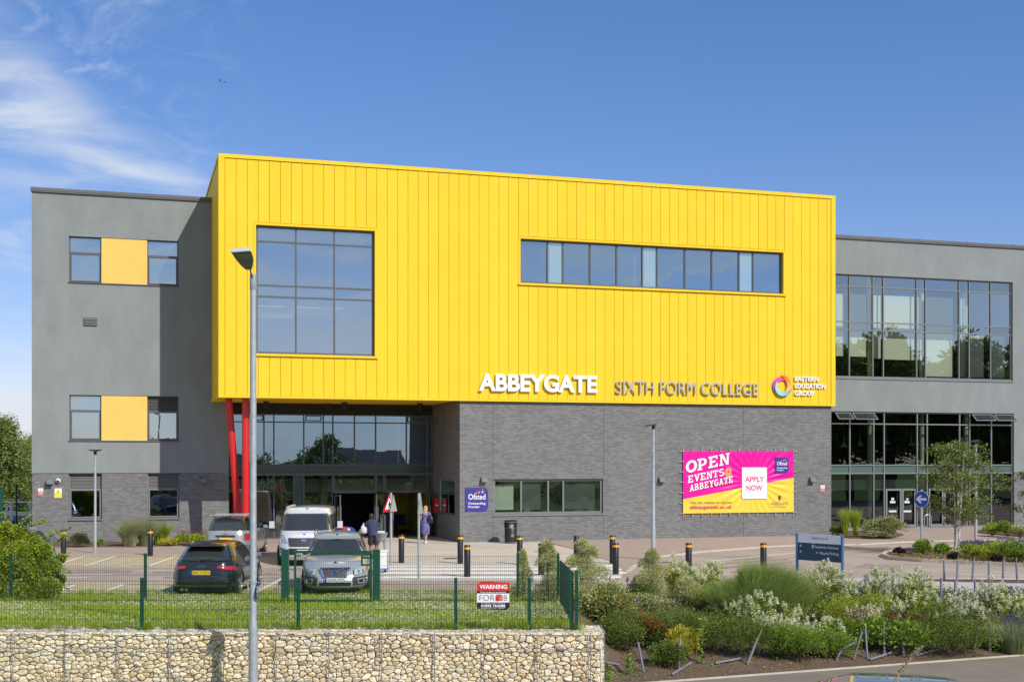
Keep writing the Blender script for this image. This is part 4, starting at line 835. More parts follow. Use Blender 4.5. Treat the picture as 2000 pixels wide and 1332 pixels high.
for i, (u, v, lab) in enumerate(BL):
    o = b0 if i == 0 else copy_tree(b0); Y = F * 2.6 / (v - HY); o.location = ((u - CX) / F * Y, Y, 0); o.rotation_euler = (0, 0, i * 1.3); tag(o, lab, 'bollard', 'black bollards with a yellow band')
    if i == 7:
        for c in list(o.children):
            if c.name.startswith('reflective'): bpy.data.objects.remove(c)
# litter bin
p = G(997.5, 1061); o = empty('litter_bin', p, TH, 'black round litter bin with side openings standing against the brick wall', 'litter bin')
b = MB(); R_ = .27
b.lathe([(R_ * .8, 0), (R_ * .8, .04), (R_, .05), (R_, .68), (R_ * .97, .69)], 24)
b.lathe([(R_ * .97, .92), (R_ * 1.02, .925), (R_ * 1.02, .985), (R_ * .9, 1.02), (R_ * .5, 1.035), (.001, 1.04)], 24)
for a in (0, 90, 180, 270):
    for k in range(-3, 4):
        t = math.radians(a + 45 + k * 4); b.box(R_ * math.cos(t) - .018, R_ * math.cos(t) + .018, R_ * math.sin(t) - .018, R_ * math.sin(t) + .018, .68, .93)
b.build('body', M_blk, o, smooth=True)
b = MB(); b.lathe([(R_ * .99, .665), (R_ * 1.012, .67), (R_ * 1.012, .685), (R_ * .99, .69)], 24); b.lathe([(R_ * 1.0, .05), (R_ * 1.012, .055), (R_ * 1.012, .065), (R_ * 1.0, .07)], 24); b.lathe([(R_ * 1.02, .93), (R_ * 1.03, .935), (R_ * 1.03, .945), (R_ * 1.02, .95)], 24)
b.build('trim_ring', mat('gold_trim', (.25, .2, .08), .5), o, smooth=True)
b = MB(); b.lathe([(R_ * .6, .3), (R_ * .6, .9)], 16); b.build('liner', mat('bin_liner', (.35, .36, .36), .5), o)
b = MB(); pr = [(.075 * math.cos(t), .36 + .075 * math.sin(t)) for t in np.linspace(0, 5.9, 14)]; b.prism(pr, -R_ - .006, -R_ + .03, 'y'); b.build('emblem', MT['gold_trim'], o)
# lamp posts
def lamp(u, Yd, ztop, zb_, r0, r1, head, label, base=None):
    o = empty('lamp_post', ((u - CX) / F * Yd, Yd, zb_), 0, label, 'lamp post'); h = ztop - zb_; b = MB()
    if base: b.lathe([(base, 0), (base, 1.55), (base * .95, 1.62), (r0, 1.72), (r1, h - .02)], 20)
    else: b.lathe([(r0 * 1.15, 0), (r0 * 1.15, .02), (r0, .03), (r0 * .97, 1.2), (r0 * .84, 1.25), (r1, h - .12)], 16)
    b.build('pole', M_galv, o, smooth=True)
    if head == 'slim':
        b = MB(); b.tube((0, 0, h - .13), (0, 0, h - .0), r1 * 1.15, n=12)
        b.build('bracket', M_blk, o); b = MB()
        pr = [(.12, 0), (.11, .05), (.02, .06), (-.25, .02), (-.42, -.03), (-.3, -.035), (0, -.0)]
        b.prism([(x, h + z) for x, z in pr], -.14, .14, 'y'); b.build('lamp_head', mat('lamp_dark', (.05, .052, .05), .5), o)
    elif head == 'flat':
        b = MB(); b.tube((0, 0, h - .15), (0, 0, h - .02), r1 * 1.3, n=12); b.build('bracket', M_blk, o); b = MB(); b.prism([(-.2, h + .045), (-.2, h + .02), (-.05, h - .03), (.05, h - .03), (.2, h + .02), (.2, h + .045)], -.2, .2, 'y'); b.build('lamp_head', MT['lamp_dark'], o)
    return o
lamp(186, 49.2, 4.0, 0.02, .058, .045, 'flat', 'slim grey lamp post in front of the left wing windows')
lamp(1276, 46.0, 4.88, 0.0, .085, .05, 'slim', 'grey lamp post with a slim dark head left of the banner')
lamp(1906, 55.0, 4.45, 0.0, .07, .05, 'slim', 'grey lamp post behind the birch by the right wing')
Yl = 23.0; o = lamp(494.5, Yl, H + (900 - 536) / F * Yl, -1.0, .062, .056, 'big', 'tall galvanised lamp post in the foreground before the stone filled wall', base=.084)
zt = H + (900 - 536) / F * Yl + 1.0
b = MB(); b.lathe([(.060, zt - .28), (.062, zt - .275), (.062, zt + .0), (.05, zt + .01)], 20); b.build('collar', M_galv, o, smooth=True)
b = MB(); b.path([(0, -.06, zt - .07), (-.02, -.09, zt), (-.04, -.14, zt + .12)], .014, 8); b.build('bracket', MT['lamp_dark'], o)
# lantern head: flat shovel shape tipped towards the camera
hd = MB(); prof = [(-.33, .36), (.05, .39), (.075, .3), (.075, .22), (.04, .11), (-.0, .045), (-.11, .045), (-.19, .12), (-.27, .24)]
hc = (-.0, -.12, zt + .04)
def hp(x, z, d): return (hc[0] + x * .92, hc[1] - z * .9 + d * .35, hc[2] + z * .86 - .02 + d * .7)
n = len(prof); vs = [hp(x, z, 0) for x, z in prof] + [hp(x * .92 - .01, z * .92 + .01, .07) for x, z in prof]
hd.add(vs, [tuple(range(n)), tuple(range(2 * n - 1, n - 1, -1))] + [(i, (i + 1) % n, n + (i + 1) % n, n + i) for i in range(n)])
hd.build('lamp_head', mat('lamp_grey_head', (.20, .19, .17), .5), o)
hd = MB(); q = [(-.27, .33), (.04, .355), (.05, .27), (-.0, .255), (-.2, .25)]
hd.add([hp(x, z, -.012) for x, z in q], [tuple(range(len(q)))]); hd.build('lens', mat('lamp_lens', (.25, .24, .2), .08, spec=.8), o)
hd = MB(); hd.add([hp(x, z, d) for x, z, d in ((-.34, .35, -.01), (.06, .38, -.01), (.06, .40, .08), (-.34, .38, .08))], [(0, 1, 2, 3)]); hd.tube(hp(-.33, .365, 0), hp(.055, .39, 0), .02, n=8); hd.build('head_rim', mat('lamp_rim', (.6, .6, .58), .4), o)
b = MB()
for zz in (1.9, 2.3):
    pass
zz = H - 252 / F * Yl + 1
for dz in (-.14, .14): b.tube((-.13, .03, zz + dz), (.13, -.03, zz + dz), .01, n=6); b.lathe([(.066, zz + dz - .02), (.068, zz + dz + .02)], 16)
b.build('sign_clamp', M_galv, o)
s_ = empty('round_sign', ((494.5 - CX) / F * Yl, Yl, -1.0), 0, 'round blue sign seen edge on, clamped to the foreground lamp post', 'road sign')
b = MB(); b.tube((.095, -.035, zz), (.105, -.033, zz), .15, n=28); b.build('sign_face', mat('sign_blue', (.01, .10, .5), .4), s_)
b = MB(); b.tube((-.105, .033, zz), (-.095, .035, zz), .15, n=28); b.build('sign_back', M_galv, s_)
# pole signs
def polesign(u, vb, vt, label, cat='road sign', name='road_sign', r=.038):
    Y = F * H / (vb - HY); o = empty(name, ((u - CX) / F * Y, Y, 0), 0, label, cat); h = H - (vt - HY) / F * Y; b = MB(); b.lathe([(r, 0), (r, h - .01), (r * .6, h)], 14); b.build('pole', M_galv, o, smooth=True); return o, h, Y
def rot_part(ob, a, off=(0, 0, 0)): ob.rotation_euler = (0, 0, a); ob.location = off; return ob
o, h, Y = polesign(763.5, 1104, 962, 'triangular red bordered walking figure sign on a grey pole by the entrance')
def tri(s, z0): return [(-s / 2, z0), (s / 2, z0), (0, z0 + s * .87)]
a_ = math.radians(58); zt_ = h - .66
b = MB(); b.prism(tri(.70, zt_), -.012, 0, 'y'); t1 = rot_part(b.build('sign_border', mat('sign_red2', (.6, .01, .02), .4), o), a_, (-.06, -.08, 0))
b = MB(); b.prism(tri(.46, zt_ + .09), -.018, -.0125, 'y'); b.build('sign_face', M_sw, t1)
b = MB(); c_ = .0
for q in ([(-.02, .34), (.03, .34), (.03, .2), (-.03, .2)], [(-.03, .2), (0, .2), (-.05, .1), (-.09, .1)], [(0, .2), (.03, .2), (.08, .1), (.05, .1)], [(.03, .32), (.07, .24), (.05, .22), (.02, .28)], [(-.02, .32), (-.07, .25), (-.055, .22), (-.01, .28)]): b.prism([(x, zt_ + z + .005) for x, z in q], -.024, -.019, 'y')
b.sphere((0, -.021, zt_ + .375), .025, 8, 6, (1, .15, 1)); b.build('symbol', M_blk, t1)
b = MB(); b.prism(tri(.66, zt_ + .01), .0, .01, 'y'); rot_part(b.build('sign_back', mat('sign_back_grey', (.35, .35, .34), .5), o), math.radians(74), (.09, .06, 0))
o, h, Y = polesign(818, 1133, 963, 'plain grey sign pole standing in the clover with a sign seen from the side')
b = MB(); b.prism([(-.32, h - .62), (.32, h - .62), (0, h + .02)], 0, .01, 'y'); rot_part(b.build('sign_back', MT['sign_back_grey'], o), math.radians(80), (.05, .05, 0)); b = MB(); b.lathe([(.041, h - .47), (.041, h - .45)], 12); b.build('clip', M_blk, o)
o, h, Y = polesign(1800, 1085, 956, 'round blue sign with a white left arrow on a pole on the planted island', r=.045)
zc_ = H - (974.5 - HY) / F * Y; b = MB(); R_ = .315
b.prism([(R_ * math.cos(t), zc_ + R_ * math.sin(t)) for t in np.linspace(0, 2 * math.pi, 33)[:-1]], -.01, 0, 'y'); d_ = rot_part(b.build('sign_rim', mat('sign_rim', (.6, .65, .7), .4), o), math.radians(-50), (-.02, -.06, 0))
b = MB(); b.prism([(.295 * math.cos(t), zc_ + .295 * math.sin(t)) for t in np.linspace(0, 2 * math.pi, 33)[:-1]], -.014, -.0105, 'y'); b.build('sign_face', mat('sign_blue2', (.005, .07, .42), .4), d_)
b = MB(); pr = [(-.24, 0), (-.06, .15), (.03, .15), (-.06, .045), (.22, .045), (.22, -.045), (-.06, -.045), (.03, -.15), (-.06, -.15)]
b.prism([(x, zc_ + z) for x, z in pr], -.018, -.0145, 'y'); b.build('arrow', M_sw, d_)
# the blue direction sign
M_postb = mat('post_blue', (.06, .16, .32), .4); M_sgn = mat('sign_deepblue', (.012, .055, .11), .45)
pL = W(1557, 900, 37.2); pR = W(1645.5, 900, 36.0); pL.z = pR.z = 0; dS = pR - pL; LS = dS.length; aS = math.atan2(dS.y, dS.x)
o = empty('direction_sign', pL, aS, 'dark blue direction sign reading Pedestrian Entrance and Bicycle Parking between two blue posts', 'sign')
zt = H - (1040.5 - HY) / F * 37.2
for x in (0, LS): b = MB(); b.lathe([(.045, -.1), (.045, zt), (.03, zt + .005)], 16, (x, 0, 0)); b.build('post', M_postb, o, smooth=True)
b = MB(); b.box(.045, LS - .045, -.02, .02, zt - .265, zt - .015); b.build('white_panel', mat('sign_offwhite', (.85, .86, .88), .4), o)
b = MB(); b.box(.045, LS - .045, -.021, .019, zt - .78, zt - .27); b.build('blue_panel', M_sgn, o)
text('ABBEYGATE', 'lettering', mat('sign_greytext', (.2, .2, .21), .5), LS * .32, LS * .7, zt - .16, zt - .09, -.021, o, offset=-.012)
text('Pedestrian Entrance', 'lettering', M_sw, LS * .405, LS * .93, zt - .405, zt - .33, -.022, o, offset=.0); text('Bicycle Parking', 'lettering', M_sw, LS * .53, LS * .93, zt - .575, zt - .50, -.022, o, offset=.0)
b = MB()
for z in (zt - .36, zt - .53): b.box(.12, .18, -.026, -.0225, z - .006, z + .006); b.prism([(.105, z), (.14, z + .04), (.15, z + .03), (.125, z), (.15, z - .03), (.14, z - .04)], -.0265, -.0222, 'y')
x = LS * .36; z = zt - .37
for q in ([(-.01, .05), (.02, .05), (.015, -.01), (-.015, -.01)], [(-.015, -.01), (0, -.01), (-.02, -.06), (-.035, -.06)], [(0, -.01), (.015, -.01), (.03, -.06), (.015, -.06)], [(-.01, .045), (-.035, .0), (-.025, -.005), (-.005, .03)], [(.015, .045), (.04, .01), (.03, .0), (.01, .03)]): b.prism([(x + p, z + r) for p, r in q], -.0255, -.0225, 'y')
b.sphere((x + .005, -.024, z + .065), .013, 8, 5, (1, .2, 1)); x = LS * .46; z = zt - .545
for dx in (-.03, .03):
    for i in range(12):
        a1, a2 = i * math.pi / 6, (i + 1) * math.pi / 6; b.tube((x + dx + .022 * math.cos(a1), -.0245, z + .022 * math.sin(a1)), (x + dx + .022 * math.cos(a2), -.0245, z + .022 * math.sin(a2)), .002, n=4, cap=False)
for p, q in (((-.03, 0), (-.01, .03)), ((-.01, .03), (.02, .03)), ((.02, .03), (.03, 0)), ((-.01, .03), (0, 0)), ((0, 0), (.02, .03)), ((-.03, 0), (0, 0)), ((.02, .03), (.017, .045))): b.tube((x + p[0], -.0245, z + p[1]), (x + q[0], -.0245, z + q[1]), .003, n=4)
b.build('symbol', M_sw, o)
# steel hoop by the far doors
p = G(1812, 1036); b = MB(); w_ = .42; pts = [(-w_ / 2, 0, 0), (-w_ / 2, 0, .62)] + [(-w_ / 2 * math.cos(t), 0, .62 + w_ / 2 * math.sin(t)) for t in np.linspace(0.2, math.pi - .2, 9)] + [(w_ / 2, 0, .62), (w_ / 2, 0, 0)]
o = b.path([(x, y, z * 1.0) for x, y, z in pts], .026, 10).build('cycle_hoop', MT['steel'], smooth=True); o.location = p; o.rotation_euler = (0, 0, TH); tag(o, 'steel cycle hoop in front of the right wing doors', 'cycle stand')
# ================================================================ GABION WALL
YGB = 24.0; zG = .375; xg_a, xg_b = -14.4, (1177 - CX) / F * YGB
gb = empty('gabion_wall', (0, 0, 0), 0, 'wall of wire baskets filled with cream limestone along the foreground', 'gabion wall')
M_stone = ramp_island('limestone', [(.70, .53, .30), (.90, .76, .50), (.95, .85, .62), (.84, .68, .42), (.93, .82, .60), (.70, .62, .49), (.88, .70, .42), (.96, .89, .70)], .9, noise=(9, .14, .5), spec=.15)
def clip(poly, p, q):
    mid = ((p[0] + q[0]) / 2, (p[1] + q[1]) / 2); nx, ny = q[0] - p[0], q[1] - p[1]; out = []; n = len(poly)
    for i in range(n):
        a, c = poly[i], poly[(i + 1) % n]; da = (a[0] - mid[0]) * nx + (a[1] - mid[1]) * ny; dc = (c[0] - mid[0]) * nx + (c[1] - mid[1]) * ny
        if da <= 0: out.append(a)
        if (da < 0) != (dc < 0) and da != dc: t = da / (da - dc); out.append((a[0] + t * (c[0] - a[0]), a[1] + t * (c[1] - a[1])))
    return out
SX = 1.55                               # stones lie wider than they are high
def stones(w_, z0_, z1_, cell, put, mb):
    pts = []; ny = int((z1_ - z0_) / cell * 1.18); nx = max(2, int(w_ / SX / cell))
    for k in range(ny):
        for i in range(nx):
            if random.random() < .16: continue
            pts.append(((i + .5 + (.5 if k % 2 else 0) * .8 + random.uniform(-.42, .42)) * cell, z0_ + (k + .5 + random.uniform(-.38, .38)) * (z1_ - z0_) / ny))
            if random.random() < .12: pts.append((pts[-1][0] + random.uniform(.3, .5) * cell, pts[-1][1] + random.uniform(-.4, .4) * cell))
    gridd = {}
    for p in pts: gridd.setdefault((int(p[0] / cell / 2), int(p[1] / cell / 2)), []).append(p)
    for p in pts:
        W_ = w_ / SX; r = cell * 1.3; poly = [(max(0.005, p[0] - r), max(z0_, p[1] - r)), (min(W_ - .005, p[0] + r), max(z0_, p[1] - r)), (min(W_ - .005, p[0] + r), min(z1_, p[1] + r)), (max(0.005, p[0] - r), min(z1_, p[1] + r))]
        gx_, gy_ = int(p[0] / cell / 2), int(p[1] / cell / 2)
        for a in (-1, 0, 1):
            for c in (-1, 0, 1):
                for q in gridd.get((gx_ + a, gy_ + c), ()):
                    if q is not p and len(poly) > 2: poly = clip(poly, p, q)
        if len(poly) < 3: continue
        cx_ = sum(a for a, _ in poly) / len(poly); cz_ = sum(c for _, c in poly) / len(poly)
        # round the corners: sample the outline
        ring = []; n = len(poly)
        for i in range(n):
            a, c = poly[i], poly[(i + 1) % n]; ring.append((a[0] * .8 + c[0] * .2, a[1] * .8 + c[1] * .2)); ring.append((a[0] * .2 + c[0] * .8, a[1] * .2 + c[1] * .8))
        n = len(ring); bul = random.uniform(.018, .05); tx, tz = random.uniform(-.3, .3), random.uniform(-.35, .3); back = random.uniform(0, .035); shr = random.uniform(.90, .985)
        vs = []
        for s_, d in ((shr, .10), (shr * .985, .02), (shr * .93, -bul * .6), (shr * .66, -bul)):
            for a, c in ring:
                x = cx_ + (a - cx_) * s_; z = cz_ + (c - cz_) * s_; y = d + back + (tx * (x - cx_) + tz * (z - cz_)) * (1 if d < .1 else 0) + random.uniform(-.004, .004); vs.append(put(x * SX, y, z))
        fs = [(k * n + i, k * n + (i + 1) % n, (k + 1) * n + (i + 1) % n, (k + 1) * n + i) for k in range(3) for i in range(n)] + [tuple(range(3 * n, 4 * n))]
        mb.add(vs, fs)
sm = MB(); LWALL = xg_b - xg_a
stones(LWALL, -.98, zG - .01, .09, lambda x, y, z: (xg_a + x, YGB + .03 + y, z), sm)
stones(1.0, -.98, zG - .01, .09, lambda x, y, z: (xg_b - y * 1.0, YGB + .03 + x, z), sm)
gdx = (1178 - 1153.5) / F * YGB
stones(LWALL, YGB + .02, YGB + .98, .09, lambda x, y, z: (xg_a + x, z, zG - .02 - y * .6), sm)
sm.build('stone_fill', M_stone, gb, smooth=38, kind='stuff')
bk_ = MB(); bk_.box(xg_a, xg_b - .06, YGB + .12, YGB + .95, -1.0, zG - .07); bk_.build('rubble_core', mat('rubble_core', (.05, .04, .028), .95), gb)
wm = MB(); r_ = .0022; M_wire = mat('wire_grey', (.33, .33, .33), .5, metal=.5)
def wire(p, q, r=r_): wm.tube(p, q, r, n=4, cap=False)
yf_ = YGB - .035
for i in range(int(LWALL / .0762) + 1): x = xg_b + .03 - i * .0762; wire((x, yf_, -1), (x, yf_, zG)); wire((x, yf_, zG), (x, YGB + .98, zG + .004))
z = zG
while z > -.98: wire((xg_a, yf_ - .004, z), (xg_b + .03, yf_ - .004, z)); wire((xg_b + .035, yf_, z), (xg_b + .035, YGB + .98, z)); z -= .0762
for k in range(13): y = YGB + k * .0762; wire((xg_a, y, zG + .004), (xg_b + .03, y, zG + .004)); wire((xg_b + .038, y, -1), (xg_b + .038, y, zG))
for xj in [xg_b + .03] + [(u - CX) / F * YGB for u in (1153.5, 1049, 945, 849, 746, 643, 540, 437, 334, 232, 128.5, 25.5)]: wm.tube((xj, yf_ - .01, -1), (xj, yf_ - .01, zG + .005), .009, n=6)
for z in (zG, zG - .325, zG - .95): wm.tube((xg_a, yf_ - .012, z), (xg_b + .03, yf_ - .012, z), .0065, n=6)
wm.tube((xg_b + .03, yf_, zG + .004), (xg_b + .03, YGB + .98, zG + .004), .008, n=6)
wm.build('wire_mesh', M_wire, gb)
# ================================================================ GREEN MESH FENCES
M_grn = mat('fence_green', (.010, .075, .042), .4, spec=.5); M_grw = mat('fence_wire_green', (.008, .045, .028), .5)
def fence(name, label, pa, pb, z0a, z0b, ha, hb, posts, pitch=.05, hp_=.2, pw=.03, vr=.0028, gaps=()):
    """mesh between two ground points; heights along it; posts = list of (t, height, base drop)"""
    pa = Vector((pa[0], pa[1], 0)); pb = Vector((pb[0], pb[1], 0)); L = (pb - pa).length; a = math.atan2(pb.y - pa.y, pb.x - pa.x)
    o = empty(name, (pa.x, pa.y, 0), a, label, 'fence'); m = MB(); n = int(L / pitch)
    def z0(x): return z0a + (z0b - z0a) * x / L
    def z1(x): return z0(x) + ha + (hb - ha) * x / L
    segs = [(0, L)]
    for g0, g1 in gaps: segs = [s for sg in segs for s in ((sg[0], min(sg[1], g0)), (max(sg[0], g1), sg[1])) if s[1] - s[0] > .02]
    for s0, s1 in segs:
        k = max(1, int((s1 - s0) / pitch))
        for i in range(k + 1): x = s0 + (s1 - s0) * i / k; m.tube((x, 0, z0(x) + .03), (x, 0, z1(x)), vr, n=3, cap=False)
        rows = max(1, int(ha / hp_))
        for r in range(rows + 1):
            f_ = r / rows
            for dy in (-.006, .006): m.tube((s0, dy, z0(s0) + .04 + (z1(s0) - z0(s0) - .07) * f_), (s1, dy, z0(s1) + .04 + (z1(s1) - z0(s1) - .07) * f_), vr * 1.1, n=3, cap=False)
    m.build('mesh_panel', M_grw, o)
    for x, h_ in posts:
        b = MB(); b.box(x - pw, x + pw, .01, .01 + pw * 2, z0(x) - .3, z0(x) + h_); b.box(x - pw - .004, x + pw + .004, .006, .014 + pw * 2, z0(x) + h_, z0(x) + h_ + .015); b.build('post', M_grn, o)
    return o
YF = YGB + .2
def xf(u, Y=YF): return (u - CX) / F * Y
xA = -14.4
fence('mesh_fence', 'low green mesh fence standing on the stone filled wall', (xA, YF), (xf(1128), YF), zG - .01, zG - .01, .97, .97, [(xf(u) - xA, .99) for u in (276, 582, 890, 1034)] + [(xf(1126) - xA, 1.13)], hp_=.19)
YK = 30.3; xK = -13.5; zK = lawn_z(YK)
hK = H - (1084 - HY) / F * YK - zK
fence('mesh_fence', 'green mesh fence behind the lawn with a gate in it', (xK, YK), (xf(1092, YK), YK), zK, zK, hK, hK, [(xf(u, YK) - xK, hK + .03) for u in (20, 283, 1011, 1090)], hp_=.21, gaps=[(xf(552, YK) - xK, xf(740, YK) - xK)])
fence('mesh_fence', 'short green mesh fence linking the two runs at the lawn corner', (xf(1120, YF), YF + .05), (xf(1093, YK), YK - .05), zG - .01, zK, 1.11, hK - .1, [(.04, 1.13)], hp_=.2)
# gate
gt = empty('mesh_gate', (xf(557, YK), YK, zK), 0, 'green metal gate with a lock box in front of the silver estate car', 'gate'); gw = xf(735, YK) - xf(557, YK); gh = H - (1074 - HY) / F * YK - zK
for x in (0, gw): b = MB(); b.box(x - .085, x + .085, -.06, .08, -.3, gh); b.box(x - .088, x + .088, -.063, .083, gh, gh + .015); b.build('post', M_grn, gt)
b = MB(); a_, c_ = .215, gw - .105
b.box(a_, c_, -.03, .02, gh - .07, gh - .01); b.box(a_, c_, -.03, .02, .06, .11); b.box(a_, a_ + .05, -.029, .019, .11, gh - .07); b.box(c_ - .05, c_, -.029, .019, .11, gh - .07)
b.build('gate_frame', M_grn, gt); m = MB()
for i in range(int((c_ - a_) / .05)): x = a_ + .05 + i * .05; m.tube((x, 0, .1), (x, 0, gh - .06), .0028, n=3, cap=False)
for i in range(7): z = .1 + (gh - .17) * i / 6; m.tube((a_, 0, z), (c_, 0, z), .0032, n=3, cap=False)
m.build('mesh_infill', M_grw, gt); b = MB(); x = c_ - .26
b.box(x, c_ - .045, -.045, .0, gh - .13, gh - .07); b.box(x, x + .04, -.045, 0, gh - .37, gh - .13); b.box(x + .04, c_ - .045, -.045, 0, gh - .37, gh - .33); b.box(x + .04, c_ + .04, -.05, -.02, gh - .2, gh - .15); b.build('lock_box', M_grn, gt)
b = MB(); b.box(-.0, a_ + .03, -.02, .01, .18, .21); b.box(0, a_ + .03, -.02, .01, gh - .5, gh - .47); b.build('hinge', M_galv, gt)
# warning sign on the front fence
ws_ = empty('warning_sign', (0, YF - .03, 0), 0, 'red, white and black warning sign hung on the low mesh fence', 'warning sign'); x0_, x1_ = xf(931.5, YF), xf(995, YF)
def zq(v): return H - (v - HY) / F * YF
z0_, z1_ = zq(1190.5), zq(1134); h_ = z1_ - z0_; w_ = x1_ - x0_; c_ = .09
b = MB(); b.prism([(x0_, z0_ + .03), (x1_ - c_ * .7, z0_), (x1_, z0_ + c_ * .6), (x1_, z1_ - .03), (x0_ + c_, z1_), (x0_, z1_ - c_ * .6)], -.006, 0, 'y'); b.build('plate', M_blk, ws_)
b = MB(); zr = z0_ + .66 * h_; b.prism([(x0_, zr), (x1_, zr), (x1_, z1_ - .03), (x0_ + c_, z1_), (x0_, z1_ - c_ * .6)], -.0085, -.0062, 'y'); b.build('red_field', mat('warn_red', (.72, .02, .015), .45), ws_)
b = MB(); b.box(x0_ + .002, x1_ - .002, -.0087, -.0064, z0_ + .265 * h_, z0_ + .575 * h_); b.build('white_field', M_sw, ws_)
text('WARNING', 'lettering', M_sw, x0_ + .08 * w_, x1_ - .07 * w_, z0_ + .73 * h_, z0_ + .88 * h_, -.009, ws_, offset=.035)
text('These premises are protected by', 'lettering', M_sw, x0_ + .1 * w_, x1_ - .1 * w_, z0_ + .60 * h_, z0_ + .64 * h_, -.0066, ws_, offset=.02)
text('FOR', 'lettering', M_blk, x0_ + .08 * w_, x0_ + .54 * w_, z0_ + .33 * h_, z0_ + .52 * h_, -.009, ws_, offset=-.02); text('8', 'lettering', M_blk, x0_ + .82 * w_, x0_ + .92 * w_, z0_ + .33 * h_, z0_ + .52 * h_, -.009, ws_, offset=-.02)
b = MB(); X, Z = x0_ + .67 * w_, z0_ + .42 * h_
for i in range(4): b.box(X - .01, X + .075, -.0115 - i * .0002, -.009, Z - .055 + i * .028, Z - .035 + i * .028)
b.prism([(X - .06, Z - .05), (X - .02, Z - .068), (X + .01, Z - .05), (X + .01, Z + .04), (X - .06, Z + .03)], -.012, -.009, 'y'); b.build('fist_emblem', MT['warn_red'], ws_)
b = MB(); b.prism([(X - .06, Z + .035), (X + .01, Z + .045), (X + .07, Z + .06), (X, Z + .072), (X - .055, Z + .055)], -.0118, -.009, 'y'); b.build('emblem_cap', mat('emb_grey', (.2, .2, .2), .5), ws_)
text('01842 764288', 'lettering', M_sw, x0_ + .13 * w_, x1_ - .13 * w_, z0_ + .10 * h_, z0_ + .20 * h_, -.0066, ws_, offset=.03)
text('For emergencies or assistance please call', 'lettering', M_sw, x0_ + .13 * w_, x1_ - .13 * w_, z0_ + .225 * h_, z0_ + .25 * h_, -.0066, ws_); text('EMERGENCY CALL CENTRE', 'lettering', M_sw, x0_ + .13 * w_, x1_ - .15 * w_, z0_ + .05 * h_, z0_ + .075 * h_, -.0066, ws_)
# ---- far left: tall fence, white rails
pa, pb = W(-60, 900, 60), W(70, 900, 62)
fence('tall_mesh_fence', 'tall green mesh fence left of the building before the birches', (pa.x, pa.y), (pb.x, pb.y), 0, 0, 2.4, 2.4, [(i * .9 + .4, 2.45) for i in range(4)], pitch=.08, hp_=.3, vr=.004)
gp_ = empty('gate_post', W(2, 900, 42).xy.to_3d(), 0, 'dark green gate post at the left edge of the picture', 'post'); b = MB(); b.box(-.12, .05, -.05, .05, 0, H - (955 - HY) / F * 42); b.box(-.125, .055, -.055, .055, H - (955 - HY) / F * 42, H - (955 - HY) / F * 42 + .02); b.build('post', M_grn, gp_)
for Y, vs_, lab in ((77, (980, 1001), 'white rail of the sports track barrier'), ):
    o = empty('track_rail', (0, Y, 0), 0, lab, 'railing'); b = MB()
    for v in vs_: z = H - (v - HY) / F * Y; b.box(-40, W(80, 0, Y).x, -.03, .03, z - .04, z + .04)
    b.build('rail', M_white, o)
    for u in (-60, 20, 60): x = W(u, 0, Y).x; b = MB(); b.box(x - .04, x + .04, -.031, .029, 0, H - (vs_[0] - HY) / F * Y - .04); b.build('post', M_white, o)
o = empty('goal_frame', (0, 73, 0), 0, 'white wheeled frame beside the sports track', 'goal frame'); Y = 73; z0_, z1_ = 0, H - (989 - HY) / F * Y
b = MB(); xq = W(24, 0, Y).x; b.tube((xq, 0, .08), (xq, 0, z1_), .05); b.tube((xq - 2, 0, z1_), (xq, 0, z1_), .05); b.tube((xq - 2, .8, z1_ - .3), (xq, .8, z1_ - .3), .03); b.build('frame', M_white, o); b = MB(); b.tube((xq + .05, -.04, .1), (xq + .05, .04, .1), .11, n=14); b.build('wheel', M_blk, o)
sheet('sports_track', [(-90, 68), (-20.5, 68), (-24, 86), (-100, 86)], -.01, mat('track_grey', (.13, .11, .10), .9), px=False)
# herring gull
g = W(433, 160, 70); o = empty('gull', g, 1.0, 'small gull gliding in the blue sky over the building', 'bird'); o.scale = (.62, .62, .62)
b = MB(); n = 8
for i, (x, r) in enumerate(((-.22, .01), (-.12, .05), (0, .065), (.12, .05), (.2, .03))):
    pass
b.path([(-.05, -.24, 0), (0, -.12, 0), (0, 0, 0), (0, .12, .01), (0, .2, .03)], [.01, .045, .06, .045, .02], 8); b.build('body', M_white, o, smooth=True)
for s in (-1, 1):
    b = MB(); b.add([(0.03 * s, -.06, .02), (.28 * s, -.1, .07), (.58 * s, -.16, .0), (.3 * s, .03, .07), (.03 * s, .08, .02), (.03 * s, -.06, .0), (.28 * s, -.1, .055), (.58 * s, -.16, -.005), (.3 * s, .03, .055), (.03 * s, .08, .0)], [(0, 1, 3, 4), (1, 2, 3), (5, 8, 6) if 0 else (9, 8, 6, 5), (8, 7, 6)]); b.build('wing', mat('gull_grey', (.25, .26, .27), .7), o)
